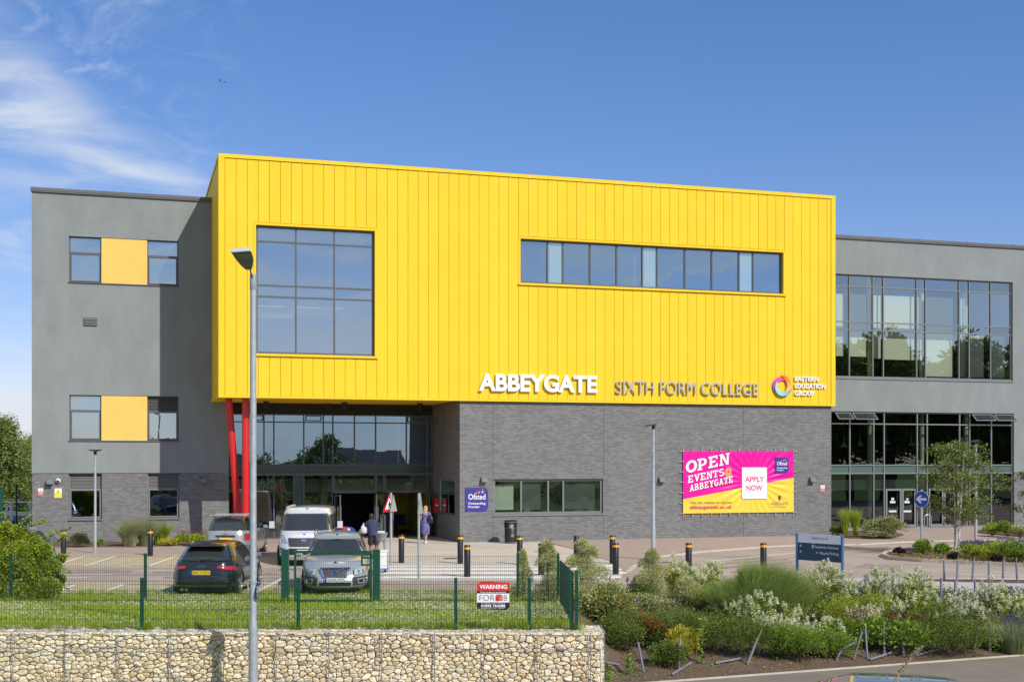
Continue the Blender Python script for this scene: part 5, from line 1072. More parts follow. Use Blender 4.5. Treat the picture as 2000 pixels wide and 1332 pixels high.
# ================================================================ VEHICLES
def superg(v, w, n): return max(0.0, 1 - min(1, abs(v / w)) ** n) ** (1 / n)
class Shell:
    """stack of super-elliptic plan outlines; widths and ends given against height"""
    def __init__(s, z, w, yf, yr, n=4.5, nr=None): s.z = z; s.w = w; s.yf = yf; s.yr = yr; s.n = n; s.nr = nr or n
    def W(s, z): return float(np.interp(z, s.z, s.w))
    def y(s, x, z, front):
        n = s.n if front else s.nr; e = float(np.interp(z, s.z, s.yf if front else s.yr)); return (1 if front else -1) * abs(e) * superg(x, s.W(z), n) if True else 0
    def x(s, y, z, side):
        e = float(np.interp(z, s.z, s.yf if y > 0 else s.yr)); n = s.n if y > 0 else s.nr; return side * s.W(z) * superg(y, e, n)
def spline(xs, ys, q):
    """smooth (Catmull) sampling of a profile"""
    xs = np.array(xs, float); ys = np.array(ys, float); d = np.gradient(ys, xs); out = []
    for t in q:
        i = min(len(xs) - 2, max(0, int(np.searchsorted(xs, t) - 1))); h = xs[i + 1] - xs[i]; s = (t - xs[i]) / h
        out.append((2 * s**3 - 3 * s**2 + 1) * ys[i] + (s**3 - 2 * s**2 + s) * h * d[i] + (-2 * s**3 + 3 * s**2) * ys[i + 1] + (s**3 - s**2) * h * d[i + 1])
    return out
def shellmesh(mb, sh, ztopf, crown=.03, levels=16, m=30, zlo=None):
    """side skin + crowned lid; ztopf(y) lets the lid follow the bonnet line"""
    z0_ = sh.z[0] if zlo is None else zlo; zN = sh.z[-1]; ang = []
    for i in range(m): t = math.pi * (i + .5) / m - math.pi / 2; ang.append(t)         # right half, rear -> front
    vs = []; n2 = 2 * m
    def outl(z):
        pts = []; w_ = sh.W(z)
        for t in ang:
            c, s_ = math.cos(t), math.sin(t); e = float(np.interp(z, sh.z, sh.yf if s_ > 0 else sh.yr)); n = sh.n if s_ > 0 else sh.nr
            r = (abs(c) ** n + abs(s_) ** n) ** (-1 / n); pts.append((w_ * c * r, (e * s_ * r)))
        return pts
    for k in range(levels + 1):
        f = k / levels; z = z0_ + (zN - z0_) * f; pts = outl(z)
        for (x, y) in pts: vs.append((x, y, z0_ + (ztopf(y) - z0_) * f))
        for (x, y) in reversed(pts): vs.append((-x, y, z0_ + (ztopf(y) - z0_) * f))
    fs = [(k * n2 + i, k * n2 + (i + 1) % n2, (k + 1) * n2 + (i + 1) % n2, (k + 1) * n2 + i) for k in range(levels) for i in range(n2)]
    # lid
    base = levels * n2; C = 8; rows = []
    for i in range(m):
        R = base + i; Lft = base + n2 - 1 - i; row = [R]; x0, y0, z0q = vs[R]
        for c in range(1, C): q = 1 - 2 * c / C; row.append(len(vs)); vs.append((x0 * q, y0, z0q + crown * (1 - q * q)))
        row.append(Lft); rows.append(row)
    for i in range(m - 1):
        for c in range(C): fs.append((rows[i][c], rows[i + 1][c], rows[i + 1][c + 1], rows[i][c + 1]))
    mb.add(vs, fs)
def patch(mb, corners, fn, nu=10, nv=5, th=.012):
    """quad patch (4 corners in the projection plane, anticlockwise from lower left) wrapped on a surface by fn(a, b) -> point, closed with thickness"""
    (a0, b0), (a1, b1), (a2, b2), (a3, b3) = corners; top = []
    for j in range(nv + 1):
        for i in range(nu + 1):
            s, t = i / nu, j / nv; a = (1 - t) * ((1 - s) * a0 + s * a1) + t * ((1 - s) * a3 + s * a2); b = (1 - t) * ((1 - s) * b0 + s * b1) + t * ((1 - s) * b3 + s * b2); top.append((a, b))
    n1 = nu + 1; vs = [fn(a, b, th) for a, b in top] + [fn(a, b, -.02) for a, b in top]; K = len(top)
    fs = [(j * n1 + i, j * n1 + i + 1, (j + 1) * n1 + i + 1, (j + 1) * n1 + i) for j in range(nv) for i in range(nu)]
    per = [i for i in range(nu)] + [j * n1 + nu for j in range(nv)] + [nv * n1 + i for i in range(nu, 0, -1)] + [j * n1 for j in range(nv, 0, -1)]
    fs += [(per[i], K + per[i], K + per[(i + 1) % len(per)], per[(i + 1) % len(per)]) for i in range(len(per))]
    mb.add(vs, fs)
def endfn(sh, front):
    def f(x, z, th): return (x, sh.y(x, z, front) + (th if front else -th), z)
    return f
def sidefn(sh, side):
    def f(y, z, th): return (sh.x(y, z, side) + side * th, y, z)
    return f
M_cglass = mat('car_glass', (.035, .04, .037), .03, spec=.6, coat=.5); M_tyre = mat('tyre', (.02, .02, .02), .85); M_rim = mat('alloy', (.45, .46, .47), .3, metal=.8)
M_trim = mat('car_trim', (.018, .018, .019), .55); M_chr = mat('chrome', (.75, .76, .78), .12, metal=1.0); M_lampr = mat('tail_red', (.5, .008, .012), .12, coat=1.0); M_lampw = mat('headlamp', (.55, .57, .58), .1, coat=1.0, metal=.2)
M_plw = mat('plate_white', (.75, .75, .72), .4); M_ply = mat('plate_yellow', (.85, .55, .03), .4); M_plb = mat('plate_blue', (.01, .07, .45), .4); M_amb = mat('amber', (.7, .18, .02), .2, coat=.8)
def wheel(o, x, y, r, wd, rim=M_rim):
    t = MB(); pr = [(r * .62, -wd / 2), (r * .93, -wd / 2), (r, -wd / 2 + .03), (r, wd / 2 - .03), (r * .93, wd / 2), (r * .62, wd / 2)]; n = 28; s = 1 if x > 0 else -1
    vs = []; fs = []
    for rr, d in pr:
        for i in range(n): a = 2 * math.pi * i / n; vs.append((x + d, y + rr * math.cos(a), r + rr * math.sin(a)))
    k = len(pr)
    for j in range(k): 
        for i in range(n): fs.append((j * n + i, j * n + (i + 1) % n, ((j + 1) % k) * n + (i + 1) % n, ((j + 1) % k) * n + i))
    w_ = t.add(vs, fs).build('wheel', M_tyre, o, smooth=True)
    q = MB(); q.tube((x + s * (wd / 2 - .05), y, r), (x + s * (wd / 2 - .03), y, r), r * .62, n=24); q.tube((x + s * (wd / 2 - .03), y, r), (x + s * (wd / 2 - .005), y, r), .06, n=12)
    for i in range(5):
        a = 2 * math.pi * i / 5; p2 = (x + s * (wd / 2 - .012), y + r * .6 * math.cos(a), r + r * .6 * math.sin(a)); q.tube((x + s * (wd / 2 - .012), y, r), p2, .035, .045, n=6)
    for i in range(24):
        a, c = 2 * math.pi * i / 24, 2 * math.pi * (i + 1) / 24; q.tube((x + s * (wd / 2 - .004), y + r * .62 * math.cos(a), r + r * .62 * math.sin(a)), (x + s * (wd / 2 - .004), y + r * .62 * math.cos(c), r + r * .62 * math.sin(c)), .012, n=5, cap=False)
    q.build('rim', rim, w_)
def arch(o, lowsh, y, r, side, m):
    b = MB(); n = 18; vs = []; fs = []
    for i in range(n + 1):
        a = math.pi * i / n
        for rr, th in ((r * 1.06, .006), (r * 1.2, .012), (r * 1.2, -.05)):
            yy, zz = y + rr * math.cos(a), r * .98 + rr * math.sin(a) * 1.0; vs.append((lowsh.x(yy, max(lowsh.z[0], zz), side) + side * th, yy, zz))
    for i in range(n): fs += [(3 * i, 3 * i + 3, 3 * i + 4, 3 * i + 1), (3 * i + 1, 3 * i + 4, 3 * i + 5, 3 * i + 2)]
    b.add(vs, fs)
    # dark well
    vs = [(lowsh.x(y, r, side) + side * .004, y, r * .9)]
    for i in range(n + 1): a = math.pi * i / n; yy, zz = y + r * 1.07 * math.cos(a), r * .98 + r * 1.07 * math.sin(a); vs.append((lowsh.x(yy, zz, side) + side * .0045, yy, zz))
    wl_ = MB().add(vs, [(0, i + 1, i + 2) for i in range(n)]); wl_.build('wheel_well', M_trim, o); b.build('wheel_arch', m, o, smooth=True)
def plate(o, s, x0, x1, z0, z1, y, front, m, blue=True, ph='number_plate'):
    d = 1 if front else -1; b = MB(); b.box(x0, x1, min(y, y + d * .012), max(y, y + d * .012), z0, z1); pl_ = b.build(ph, m, o); yy = y + d * .013
    if blue:
        b = MB(); e = (x0 if not front else x1); a_, c_ = (x0, x0 + .05) if not front else (x1 - .05, x1); b.box(a_, c_, min(yy, yy + d * .001), max(yy, yy + d * .001), z0 + .002, z1 - .002); b.build('blue_band', M_plb, pl_)
    if not s: return
    t = text(s, 'characters', M_blk, 0, (x1 - x0) * .82, 0, (z1 - z0) * .66, 0, pl_, offset=.0, thick=.002)
    xm = (x0 + x1) / 2 + (.02 if not front else -.02); w_ = (x1 - x0) * .82
    t.location = ((xm - w_ / 2) if not front else (xm + w_ / 2), yy + d * .0, z0 + (z1 - z0) * .17); t.rotation_euler = (0, 0, 0 if not front else math.pi)
def bar(o, name, m, pts, r=.015): b = MB(); b.path(pts, r, 8); return b.build(name, m, o, smooth=True)
def mirror(o, x, y, z, m, s=1.0):
    sd = 1 if x > 0 else -1; b = MB(); b.sphere((x, y, z), .1 * s, 12, 8, (1.1, .6, .8)); b.tube((x - sd * .16, y + .02, z - .06), (x, y, z - .02), .025); mo = b.build('wing_mirror', m, o, smooth=True)
    g_ = MB(); g_.prism([(x - .09 * s, z - .055 * s), (x + .09 * s, z - .055 * s), (x + .08 * s, z + .055 * s), (x - .08 * s, z + .06 * s)], y - .066 * s, y - .055 * s, 'y'); g_.build('mirror_glass', M_chr, mo)
def carbody(o, low, ztop, up, zroof, paint, crown=.03, rcrown=.05, wheels=(), wr=.32, pillar=None, archm=None):
    b = MB(); shellmesh(b, low, ztop, crown); b.build('body', paint, o, smooth=50)
    b = MB(); shellmesh(b, up, zroof, rcrown, 10, 30); b.build('cabin', paint if pillar is None else pillar, o, smooth=50)
    for y in wheels:
        for s in (-1, 1): wheel(o, s * (low.W(wr) - .125), y, wr, .215); arch(o, low, y, wr, s, archm or paint)
def glasspatch(o, up, side, corners, name='side_window'): b = MB(); patch(b, corners, sidefn(up, side), 8, 6, .006); b.build(name, M_cglass, o, smooth=60)
# ---- black hatchback seen from behind
def paint(name, c, rough=.25, metal=.3, coat=1.0): return mat(name, c, rough, metal=metal, coat=coat)
P_blk = paint('paint_black', (.012, .013, .014), .2, .2)
def hatch(loc, rz, label, pnt, text_=None, rack=False, logo=True, spoil=True):
    o = empty('parked_car', loc, rz, label, 'car')
    low = Shell([.17, .30, .45, .62, .80, .95], [.80, .875, .89, .89, .87, .82], [1.92, 2.1, 2.12, 2.1, 2.0, 1.85], [1.98, 2.11, 2.12, 2.08, 2.04, 1.97], 4.0, 5.0)
    zt = lambda y: float(np.interp(y, [-2.12, -1.9, -1.5, .6, 1.2, 1.7, 2.0, 2.12], [.90, .96, .97, .93, .90, .84, .72, .68]))
    up = Shell([.85, .95, 1.05, 1.2, 1.32, 1.38], [.84, .80, .76, .68, .61, .56], [1.35, 1.15, .95, .65, .35, .05], [2.0, 1.93, 1.84, 1.68, 1.56, 1.46], 5, 5)
    zr = lambda y: float(np.interp(y, [-1.7, -1.4, -.6, 0, .6], [1.36, 1.385, 1.395, 1.385, 1.35]))
    carbody(o, low, zt, up, zr, pnt, .03, .035, (-1.30, 1.30), .325)
    E = endfn(up, False); b = MB(); patch(b, [(-.66, .985), (.66, .985), (.52, 1.30), (-.52, 1.30)], E, 16, 6, .006); b.build('rear_window', M_cglass, o, smooth=60)
    b = MB(); b.prism([(-1.52, 1.40), (-1.78, 1.37), (-1.80, 1.345), (-1.5, 1.34)], -.55, .55, 'x'); (b.build('spoiler', pnt, o) if spoil else None)
    for s in (-1, 1):
        glasspatch(o, up, s, [(-.02, .985), (.62, .975), (.38, 1.28), (-.02, 1.32)], 'side_window'); glasspatch(o, up, s, [(-1.02, .985), (-.08, .985), (-.08, 1.32), (-.9, 1.32)], 'side_window'); glasspatch(o, up, s, [(-1.45, 1.0), (-1.08, .985), (-.98, 1.31), (-1.2, 1.28)], 'side_window')
        mirror(o, s * .98, .62, .98, pnt)
    EF = endfn(up, True); b = MB(); patch(b, [(-.62, .97), (.62, .97), (.5, 1.31), (-.5, 1.31)], EF, 12, 6, .006); b.build('windscreen', M_cglass, o, smooth=60)
    L = endfn(low, False)
    for s in (-1, 1):
        b = MB(); c = [(s * .40, .80), (s * .84, .70), (s * .86, .83), (s * .42, .86)]; patch(b, c if s > 0 else [c[1], c[0], c[3], c[2]], L, 12, 5, .012); b.build('tail_light', M_lampr, o, smooth=60)
        b = MB(); c = [(s * .45, .775), (s * .80, .715), (s * .80, .74), (s * .45, .79)]; patch(b, c if s > 0 else [c[1], c[0], c[3], c[2]], L, 8, 2, .018); b.build('light_strip', mat('tail_dark', (.12, .005, .008), .2, coat=1), o)
        b = MB(); patch(b, [(s * .6 - .1, .43), (s * .6 + .1, .43), (s * .6 + .1, .46), (s * .6 - .1, .46)], L, 4, 2, .014); b.build('reflector', M_lampr, o)
    b = MB(); patch(b, [(-.62, .18), (.62, .18), (.66, .34), (-.66, .34)], L, 14, 3, .012); b.build('diffuser', M_trim, o)
    b = MB(); patch(b, [(-.66, .335), (.66, .335), (.66, .35), (-.66, .35)], L, 14, 1, .02); b.build('bumper_trim', M_chr, o)
    b = MB(); patch(b, [(-.84, .52), (.84, .52), (.84, .535), (-.84, .535)], L, 20, 1, .004); patch(b, [(-.5, .56), (.5, .56), (.62, .60), (-.62, .60)], L, 10, 1, .003); b.build('panel_gap', M_trim, o)
    b = MB(); patch(b, [(-.8, .36), (.8, .36), (.82, .5), (-.82, .5)], L, 16, 3, .02); b.build('bumper', pnt, o, smooth=60)
    if text_: plate(o, text_, -.30 + .02, .22 + .02, .625, .735, low.y(0, .68, False) - .008, False, M_ply)
    if logo:
        b = MB()
        for i in range(4):
            X = -.09 + i * .06
            for k in range(14): a, c = 2 * math.pi * k / 14, 2 * math.pi * (k + 1) / 14; b.tube((X + .038 * math.cos(a), low.y(0, .8, False) - .014, .845 + .038 * math.sin(a)), (X + .038 * math.cos(c), low.y(0, .8, False) - .014, .845 + .038 * math.sin(c)), .006, n=5, cap=False)
        b.build('badge', M_chr, o)
    bar(o, 'wiper', M_trim, [(-.05, up.y(0, 1.0, False) - .02, 1.0), (.3, up.y(.3, 1.02, False) - .02, 1.015)], .012)
    b = MB(); b.tube((-.5, -2.08, .24), (-.5, -1.95, .24), .045); b.tube((-.38, -2.08, .24), (-.38, -1.95, .24), .045); b.build('exhaust', M_chr, o)
    return o
a = W(429, 0, 35.25); hatch((a.x - .0, 35.22, 0), 0, 'black hatchback seen from behind beside the foreground lamp post', P_blk, 'SW17 UTH')
# ---- blue car behind the left bush
o = hatch((W(22, 0, 41).x, 41.6, 0), 0.15, 'light blue car half hidden behind the large bush on the left', paint('paint_blue', (.10, .17, .33), .25, .4), None, logo=False); o.scale = (1, 1, 1.03)
# ---- silver estate, front on
P_sil = paint('paint_greygreen', (.52, .55, .53), .3, .5)
def estate(loc, rz, label):
    o = empty('parked_car', loc, rz, label, 'car')
    low = Shell([.2, .34, .46, .58, .70, .85, 1.0], [.84, .92, .935, .93, .925, .90, .84], [2.28, 2.41, 2.42, 2.40, 2.36, 2.22, 2.0], [2.3, 2.42, 2.42, 2.40, 2.38, 2.3, 2.2], 3.6, 5)
    zt = lambda y: float(np.interp(y, [-2.4, -2.1, -1, .9, 1.3, 1.8, 2.2, 2.42], [.98, 1.02, 1.02, 1.02, .99, .93, .86, .80]))
    up = Shell([.92, 1.02, 1.15, 1.30, 1.45, 1.53], [.86, .83, .78, .72, .65, .60], [1.28, 1.12, .92, .66, .38, .14], [2.3, 2.25, 2.18, 2.08, 1.98, 1.88], 4.6, 6)
    zr = lambda y: float(np.interp(y, [-2.2, -1.6, -.6, .2, .8], [1.50, 1.535, 1.55, 1.535, 1.48]))
    carbody(o, low, zt, up, zr, P_sil, .045, .04, (-1.40, 1.42), .345)
    E = endfn(up, True); b = MB(); patch(b, [(-.72, 1.035), (.72, 1.035), (.565, 1.44), (-.565, 1.44)], E, 18, 8, .006); b.build('windscreen', M_cglass, o, smooth=60)
    L = endfn(low, True); LR = endfn(low, False)
    for s in (-1, 1):
        for c in ([(.05, 1.06), (.75, 1.05), (.45, 1.44), (.05, 1.46)], [(-1.0, 1.06), (-.02, 1.06), (-.02, 1.46), (-1.0, 1.46)], [(-1.9, 1.1), (-1.06, 1.06), (-1.06, 1.46), (-1.8, 1.42)]): glasspatch(o, up, s, c)
        mirror(o, s * 1.04, .72, 1.06, P_sil, 1.1)
        b = MB(); c = [(s * .50, .60), (s * .87, .66), (s * .86, .80), (s * .50, .76)]; patch(b, c if s > 0 else [c[1], c[0], c[3], c[2]], L, 12, 6, .014); h_ = b.build('headlight', M_lampw, o, smooth=60)
        b = MB(); c = [(s * .80, .665), (s * .88, .675), (s * .87, .785), (s * .80, .785)]; patch(b, c if s > 0 else [c[1], c[0], c[3], c[2]], L, 4, 4, .018); b.build('indicator', M_amb, h_)
        for X in (.60, .71): b = MB(); yy = low.y(X, .69, True); b.tube((s * X, yy + .012, .69), (s * X, yy + .022, .69), .042, n=14); b.build('lamp_bulb', mat('lamp_inner', (.75, .76, .78), .15, metal=.9), h_)
        b = MB(); c = [(s * .48, .33), (s * .90, .34), (s * .92, .56), (s * .46, .55)]; patch(b, c if s > 0 else [c[1], c[0], c[3], c[2]], L, 12, 5, .02); b.build('bumper_corner', mat('bumper_grey', (.05, .055, .058), .6), o, smooth=60)
        b = MB(); c = [(s * .60, .37), (s * .83, .37), (s * .85, .51), (s * .58, .51)]; patch(b, c if s > 0 else [c[1], c[0], c[3], c[2]], L, 8, 4, .03); f_ = b.build('fog_light_surround', P_sil, o, smooth=60)
        b = MB(); c = [(s * .635, .40), (s * .80, .40), (s * .82, .485), (s * .615, .485)]; patch(b, c if s > 0 else [c[1], c[0], c[3], c[2]], L, 8, 4, .036); b.build('fog_recess', M_trim, f_)
        b = MB(); yy = low.y(.74, .44, True); b.tube((s * .74, yy + .03, .44), (s * .74, yy + .045, .44), .035, n=14); b.build('fog_light', M_lampw, f_)
        bar(o, 'roof_rail', mat('rail_grey', (.25, .25, .23), .4, metal=.5), [(s * .60, .15, 1.50), (s * .635, .02, 1.575), (s * .635, -1.0, 1.60), (s * .635, -1.7, 1.58), (s * .60, -1.85, 1.52)], .02)
    b = MB(); patch(b, [(-.32, .56), (.32, .56), (.40, .80), (-.40, .80)], L, 12, 5, .022); gr = b.build('grille_surround', M_chr, o, smooth=60)
    b = MB(); patch(b, [(-.285, .585), (.285, .585), (.355, .775), (-.355, .775)], L, 12, 5, .03); b.build('grille', M_trim, gr, smooth=60)
    b = MB()
    for i in range(9): x = -.28 + i * .07; patch(b, [(x - .006, .59), (x + .006, .59), (x * 1.2 + .006, .77), (x * 1.2 - .006, .77)], L, 1, 3, .034)
    for z in (.63, .68, .73): patch(b, [(-.31, z - .006), (.31, z - .006), (.32, z + .006), (-.32, z + .006)], L, 8, 1, .034)
    b.build('grille_bars', mat('grille_bar', (.12, .12, .12), .4), gr)
    yy = low.y(0, .68, True) + .05; b = MB(); b.tube((.21, yy - .01, .585), (-.22, yy - .01, .785), .013, n=6); b.build('diagonal_bar', M_chr, gr); b = MB(); b.tube((0, yy - .02, .685), (0, yy + .008, .685), .055, n=18); bd = b.build('badge', M_chr, gr); b = MB(); b.tube((0, yy + .008, .685), (0, yy + .012, .685), .038, n=16); b.build('badge_centre', M_plb, bd)
    plate(o, 'GU58 PZY', -.27, .27, .43, .54, low.y(.0, .5, True) + .03, True, M_plw)
    b = MB(); patch(b, [(-.40, .30), (.40, .30), (.42, .42), (-.42, .42)], L, 12, 3, .018); b.build('lower_grille', M_trim, o)
    b = MB(); patch(b, [(-.80, .255), (.80, .255), (.82, .30), (-.82, .30)], L, 18, 2, .035); b.build('skid_plate', mat('skid_silver', (.5, .5, .49), .35, metal=.7), o, smooth=60)
    b = MB(); patch(b, [(-.8, .19), (.8, .19), (.84, .255), (-.84, .255)], L, 16, 2, .01); b.build('bumper', M_trim, o)
    bar(o, 'wiper', M_trim, [(-.5, up.y(.5, 1.03, True) + .03, 1.04), (.1, up.y(.1, 1.07, True) + .02, 1.05)], .013); bar(o, 'wiper', M_trim, [(.1, up.y(.1, 1.03, True) + .03, 1.04), (.62, up.y(.6, 1.07, True) + .02, 1.05)], .013)
    b = MB(); b.box(-.1, .1, up.y(0, 1.40, True) - .01, up.y(0, 1.4, True) + .012, 1.385, 1.425); b.build('sensor_pod', M_blk, o)
    return o
yaw = math.radians(6.5) + math.pi; c_ = W(654.5, 0, 33.2); dv = Vector((-math.sin(math.radians(6.5)), math.cos(math.radians(6.5)), 0))
pc = c_.xy.to_3d() + dv * 2.42; pc.z = 0; estate(pc, yaw, 'silver estate car facing the camera behind the green gate')
# ---- white van
P_whi = paint('paint_silver_white', (.78, .78, .77), .3, .3)
def van(loc, rz, label):
    o = empty('parked_van', loc, rz, label, 'van')
    low = Shell([.22, .35, .5, .75, .95, 1.10], [.90, .98, .99, .985, .96, .93], [2.35, 2.47, 2.48, 2.40, 2.25, 2.1], [2.42, 2.48, 2.49, 2.49, 2.48, 2.47], 3.4, 8)
    zt = lambda y: float(np.interp(y, [-2.5, 1.2, 1.6, 2.0, 2.3, 2.48], [1.18, 1.18, 1.17, 1.10, 1.0, .93]))
    up = Shell([1.05, 1.2, 1.4, 1.6, 1.78, 1.9], [.955, .945, .92, .88, .84, .79], [2.05, 1.88, 1.66, 1.42, 1.18, .9], [2.48, 2.48, 2.46, 2.43, 2.4, 2.36], 4.2, 9)
    zr = lambda y: float(np.interp(y, [-2.5, -1.5, 0, .8, 1.4], [1.90, 1.93, 1.94, 1.92, 1.84]))
    carbody(o, low, zt, up, zr, P_whi, .04, .05, (-1.45, 1.48), .345, archm=P_whi)
    E = endfn(up, True); b = MB(); patch(b, [(-.82, 1.20), (.82, 1.20), (.74, 1.76), (-.74, 1.76)], E, 20, 9, .006); b.build('windscreen', M_cglass, o, smooth=60)
    L = endfn(low, True)
    for s in (-1, 1):
        for c in ([(.55, 1.2), (1.45, 1.2), (1.15, 1.7), (.55, 1.72)], [(-.7, 1.2), (.45, 1.2), (.45, 1.72), (-.7, 1.72)], [(-2.1, 1.2), (-.8, 1.2), (-.8, 1.72), (-2.1, 1.72)]): glasspatch(o, up, s, c)
        b = MB(); X = s * 1.18; b.box(X - .09, X + .09, 1.28, 1.40, 1.26, 1.50); b.build('wing_mirror', P_whi, o); b = MB(); b.box(X - .095, X + .095, 1.275, 1.395, 1.14, 1.255); b.tube((X - s * .2, 1.36, 1.18), (X, 1.34, 1.2), .035); b.build('mirror_arm', M_trim, o)
        b = MB(); c = [(s * .56, .80), (s * .84, .84), (s * .93, 1.06), (s * .68, .98)]; patch(b, c if s > 0 else [c[1], c[0], c[3], c[2]], L, 12, 6, .014); h_ = b.build('headlight', mat('van_lamp', (.28, .30, .31), .1, coat=1.0), o, smooth=60)
        b = MB(); c = [(s * .60, .82), (s * .84, .86), (s * .84, .885), (s * .60, .845)]; patch(b, c if s > 0 else [c[1], c[0], c[3], c[2]], L, 8, 2, .02); b.build('light_strip', M_lampw, h_); b = MB(); yy = low.y(.74, .92, True); b.tube((s * .74, yy + .01, .92), (s * .74, yy + .026, .92), .05, n=14); b.build('lamp_bulb', M_lampw, h_)
        b = MB(); c = [(s * .66, .45), (s * .86, .45), (s * .87, .62), (s * .66, .6)]; patch(b, c if s > 0 else [c[1], c[0], c[3], c[2]], L, 6, 4, .012); f_ = b.build('fog_recess', M_trim, o); b = MB(); yy = low.y(.76, .53, True); b.tube((s * .76, yy + .01, .53), (s * .76, yy + .024, .53), .045, n=14); b.build('fog_light', M_lampw, f_)
    b = MB(); patch(b, [(-.48, .70), (.48, .70), (.54, .96), (-.54, .96)], L, 14, 6, .016); gr = b.build('grille', M_trim, o, smooth=60); b = MB()
    for i in range(5): z = .73 + i * .05; patch(b, [(-.46 - i * .01, z), (.46 + i * .01, z), (.46 + i * .01, z + .014), (-.46 - i * .01, z + .014)], L, 12, 1, .024)
    b.build('grille_bars', mat('van_bar', (.16, .17, .17), .4, metal=.4), gr)
    yy = low.y(0, .87, True); b = MB(); pr = [(.12 * math.cos(t), .89 + .05 * math.sin(t)) for t in np.linspace(0, 2 * math.pi, 25)[:-1]]; b.prism(pr, yy + .015, yy + .035, 'y'); bd = b.build('badge', M_chr, gr); b = MB(); b.prism([(x * .88, .89 + (z - .89) * .82) for x, z in pr], yy + .035, yy + .038, 'y'); bq = b.build('badge_centre', M_plb, bd)
    t = text('Ford', 'lettering', M_sw, 0, .14, 0, .055, 0, gr, offset=.0, thick=.002); t.location = (.07, yy + .039, .865); t.rotation_euler = (0, 0, math.pi)
    b = MB(); patch(b, [(-.52, .40), (.52, .40), (.5, .62), (-.5, .62)], L, 12, 4, .012); b.build('lower_grille', M_trim, o); plate(o, '', -.26, .26, .47, .58, low.y(0, .5, True) + .014, True, M_plw)
    b = MB(); patch(b, [(-.5, .29), (.5, .29), (.5, .32), (-.5, .32)], L, 12, 1, .03); b.build('skid_plate', M_chr, o)
    bar(o, 'wiper', M_trim, [(-.6, up.y(.6, 1.2, True) + .03, 1.2), (.0, up.y(0, 1.25, True) + .02, 1.22)], .013)
    b = MB(); b.box(.66, .78, -2.0, .3, 1.92, 1.97); b.build('roof_bar', mat('bar_tan', (.45, .40, .33), .6), o); b = MB(); b.tube((.3, .6, 1.93), (.3, .5, 2.12), .008, n=5); b.build('aerial', M_blk, o)
    return o
a_ = math.radians(4.5); dv = Vector((-math.sin(a_), math.cos(a_), 0)); pc = W(592.5, 0, 43.2).xy.to_3d() + dv * 2.48; pc.z = 0
van(pc, a_ + math.pi, 'silver white van facing the camera in front of the entrance')
# ---- small crossover with roof bars
P_sm = paint('paint_champagne', (.50, .47, .44), .3, .6)
def crossover(loc, rz, label):
    o = empty('parked_car', loc, rz, label, 'car')
    low = Shell([.22, .36, .5, .7, .88, 1.02], [.82, .88, .895, .89, .87, .83], [1.9, 2.02, 2.04, 2.0, 1.9, 1.75], [1.98, 2.05, 2.06, 2.02, 2.0, 1.95], 4.0, 4.6)
    zt = lambda y: float(np.interp(y, [-2.1, -1.9, .7, 1.4, 1.9, 2.05], [1.0, 1.03, 1.02, .98, .85, .8]))
    up = Shell([.95, 1.04, 1.15, 1.3, 1.42, 1.48], [.82, .79, .75, .70, .65, .61], [1.15, 1.0, .9, .72, .55, .4], [1.97, 1.92, 1.87, 1.80, 1.72, 1.62], 5, 5)
    zr = lambda y: float(np.interp(y, [-1.8, -1.2, 0, .7], [1.47, 1.50, 1.50, 1.46]))
    carbody(o, low, zt, up, zr, P_sm, .02, .03, (-1.25, 1.28), .33, pillar=P_blk, archm=M_trim)
    b = MB(); patch(b, [(-.64, 1.05), (.64, 1.05), (.53, 1.34), (-.53, 1.34)], endfn(up, False), 14, 6, .006); b.build('rear_window', M_cglass, o, smooth=60); L = endfn(low, False)
    for s in (-1, 1):
        for c in ([(-.0, 1.06), (.68, 1.06), (.5, 1.38), (-.0, 1.4)], [(-1.5, 1.06), (-.06, 1.06), (-.06, 1.4), (-1.4, 1.38)]): glasspatch(o, up, s, c)
        mirror(o, s * 1.0, .55, 1.08, M_blk)
        b = MB(); patch(b, [(s * .76 - .09, .68), (s * .76 + .09, .68), (s * .76 + .085, .92), (s * .76 - .085, .92)], L, 6, 6, .02); tl = b.build('tail_light', M_chr, o, smooth=60); b = MB(); patch(b, [(s * .76 - .075, .695), (s * .76 + .075, .695), (s * .76 + .07, .905), (s * .76 - .07, .905)], L, 6, 6, .028); b.build('red_lens', M_lampr, tl, smooth=60)
        bar(o, 'roof_rail', M_chr, [(s * .60, -1.6, 1.47), (s * .62, -1.45, 1.545), (s * .62, .1, 1.555), (s * .60, .3, 1.49)], .018)
    b = MB(); patch(b, [(-.36, .80), (.36, .80), (.36, .87), (-.36, .87)], L, 8, 2, .02); b.build('boot_handle', M_trim, o); plate(o, '', -.27, .27, .67, .78, low.y(0, .72, False) - .01, False, M_ply)
    b = MB(); b.tube((0, low.y(0, .84, False) - .02, .90), (0, low.y(0, .84, False) - .04, .90), .05, n=16); b.box(-.12, .12, low.y(0, .84, False) - .035, low.y(0, .84, False) - .02, .893, .907); b.build('badge', M_chr, o)
    b = MB(); patch(b, [(-.82, .24), (.82, .24), (.84, .5), (-.84, .5)], L, 16, 4, .02); b.build('bumper', M_trim, o, smooth=60)
    b = MB(); b.box(-.7, .7, -1.42, -1.34, 1.575, 1.60); b.box(-.7, .7, -.42, -.34, 1.575, 1.60); b.build('roof_bar', mat('bar_silver', (.7, .7, .7), .35, metal=.5), o)
    return o
crossover((W(440, 0, 46.6).x, 48.6, 0), 0, 'champagne small car with a black roof and silver roof bars seen from behind')
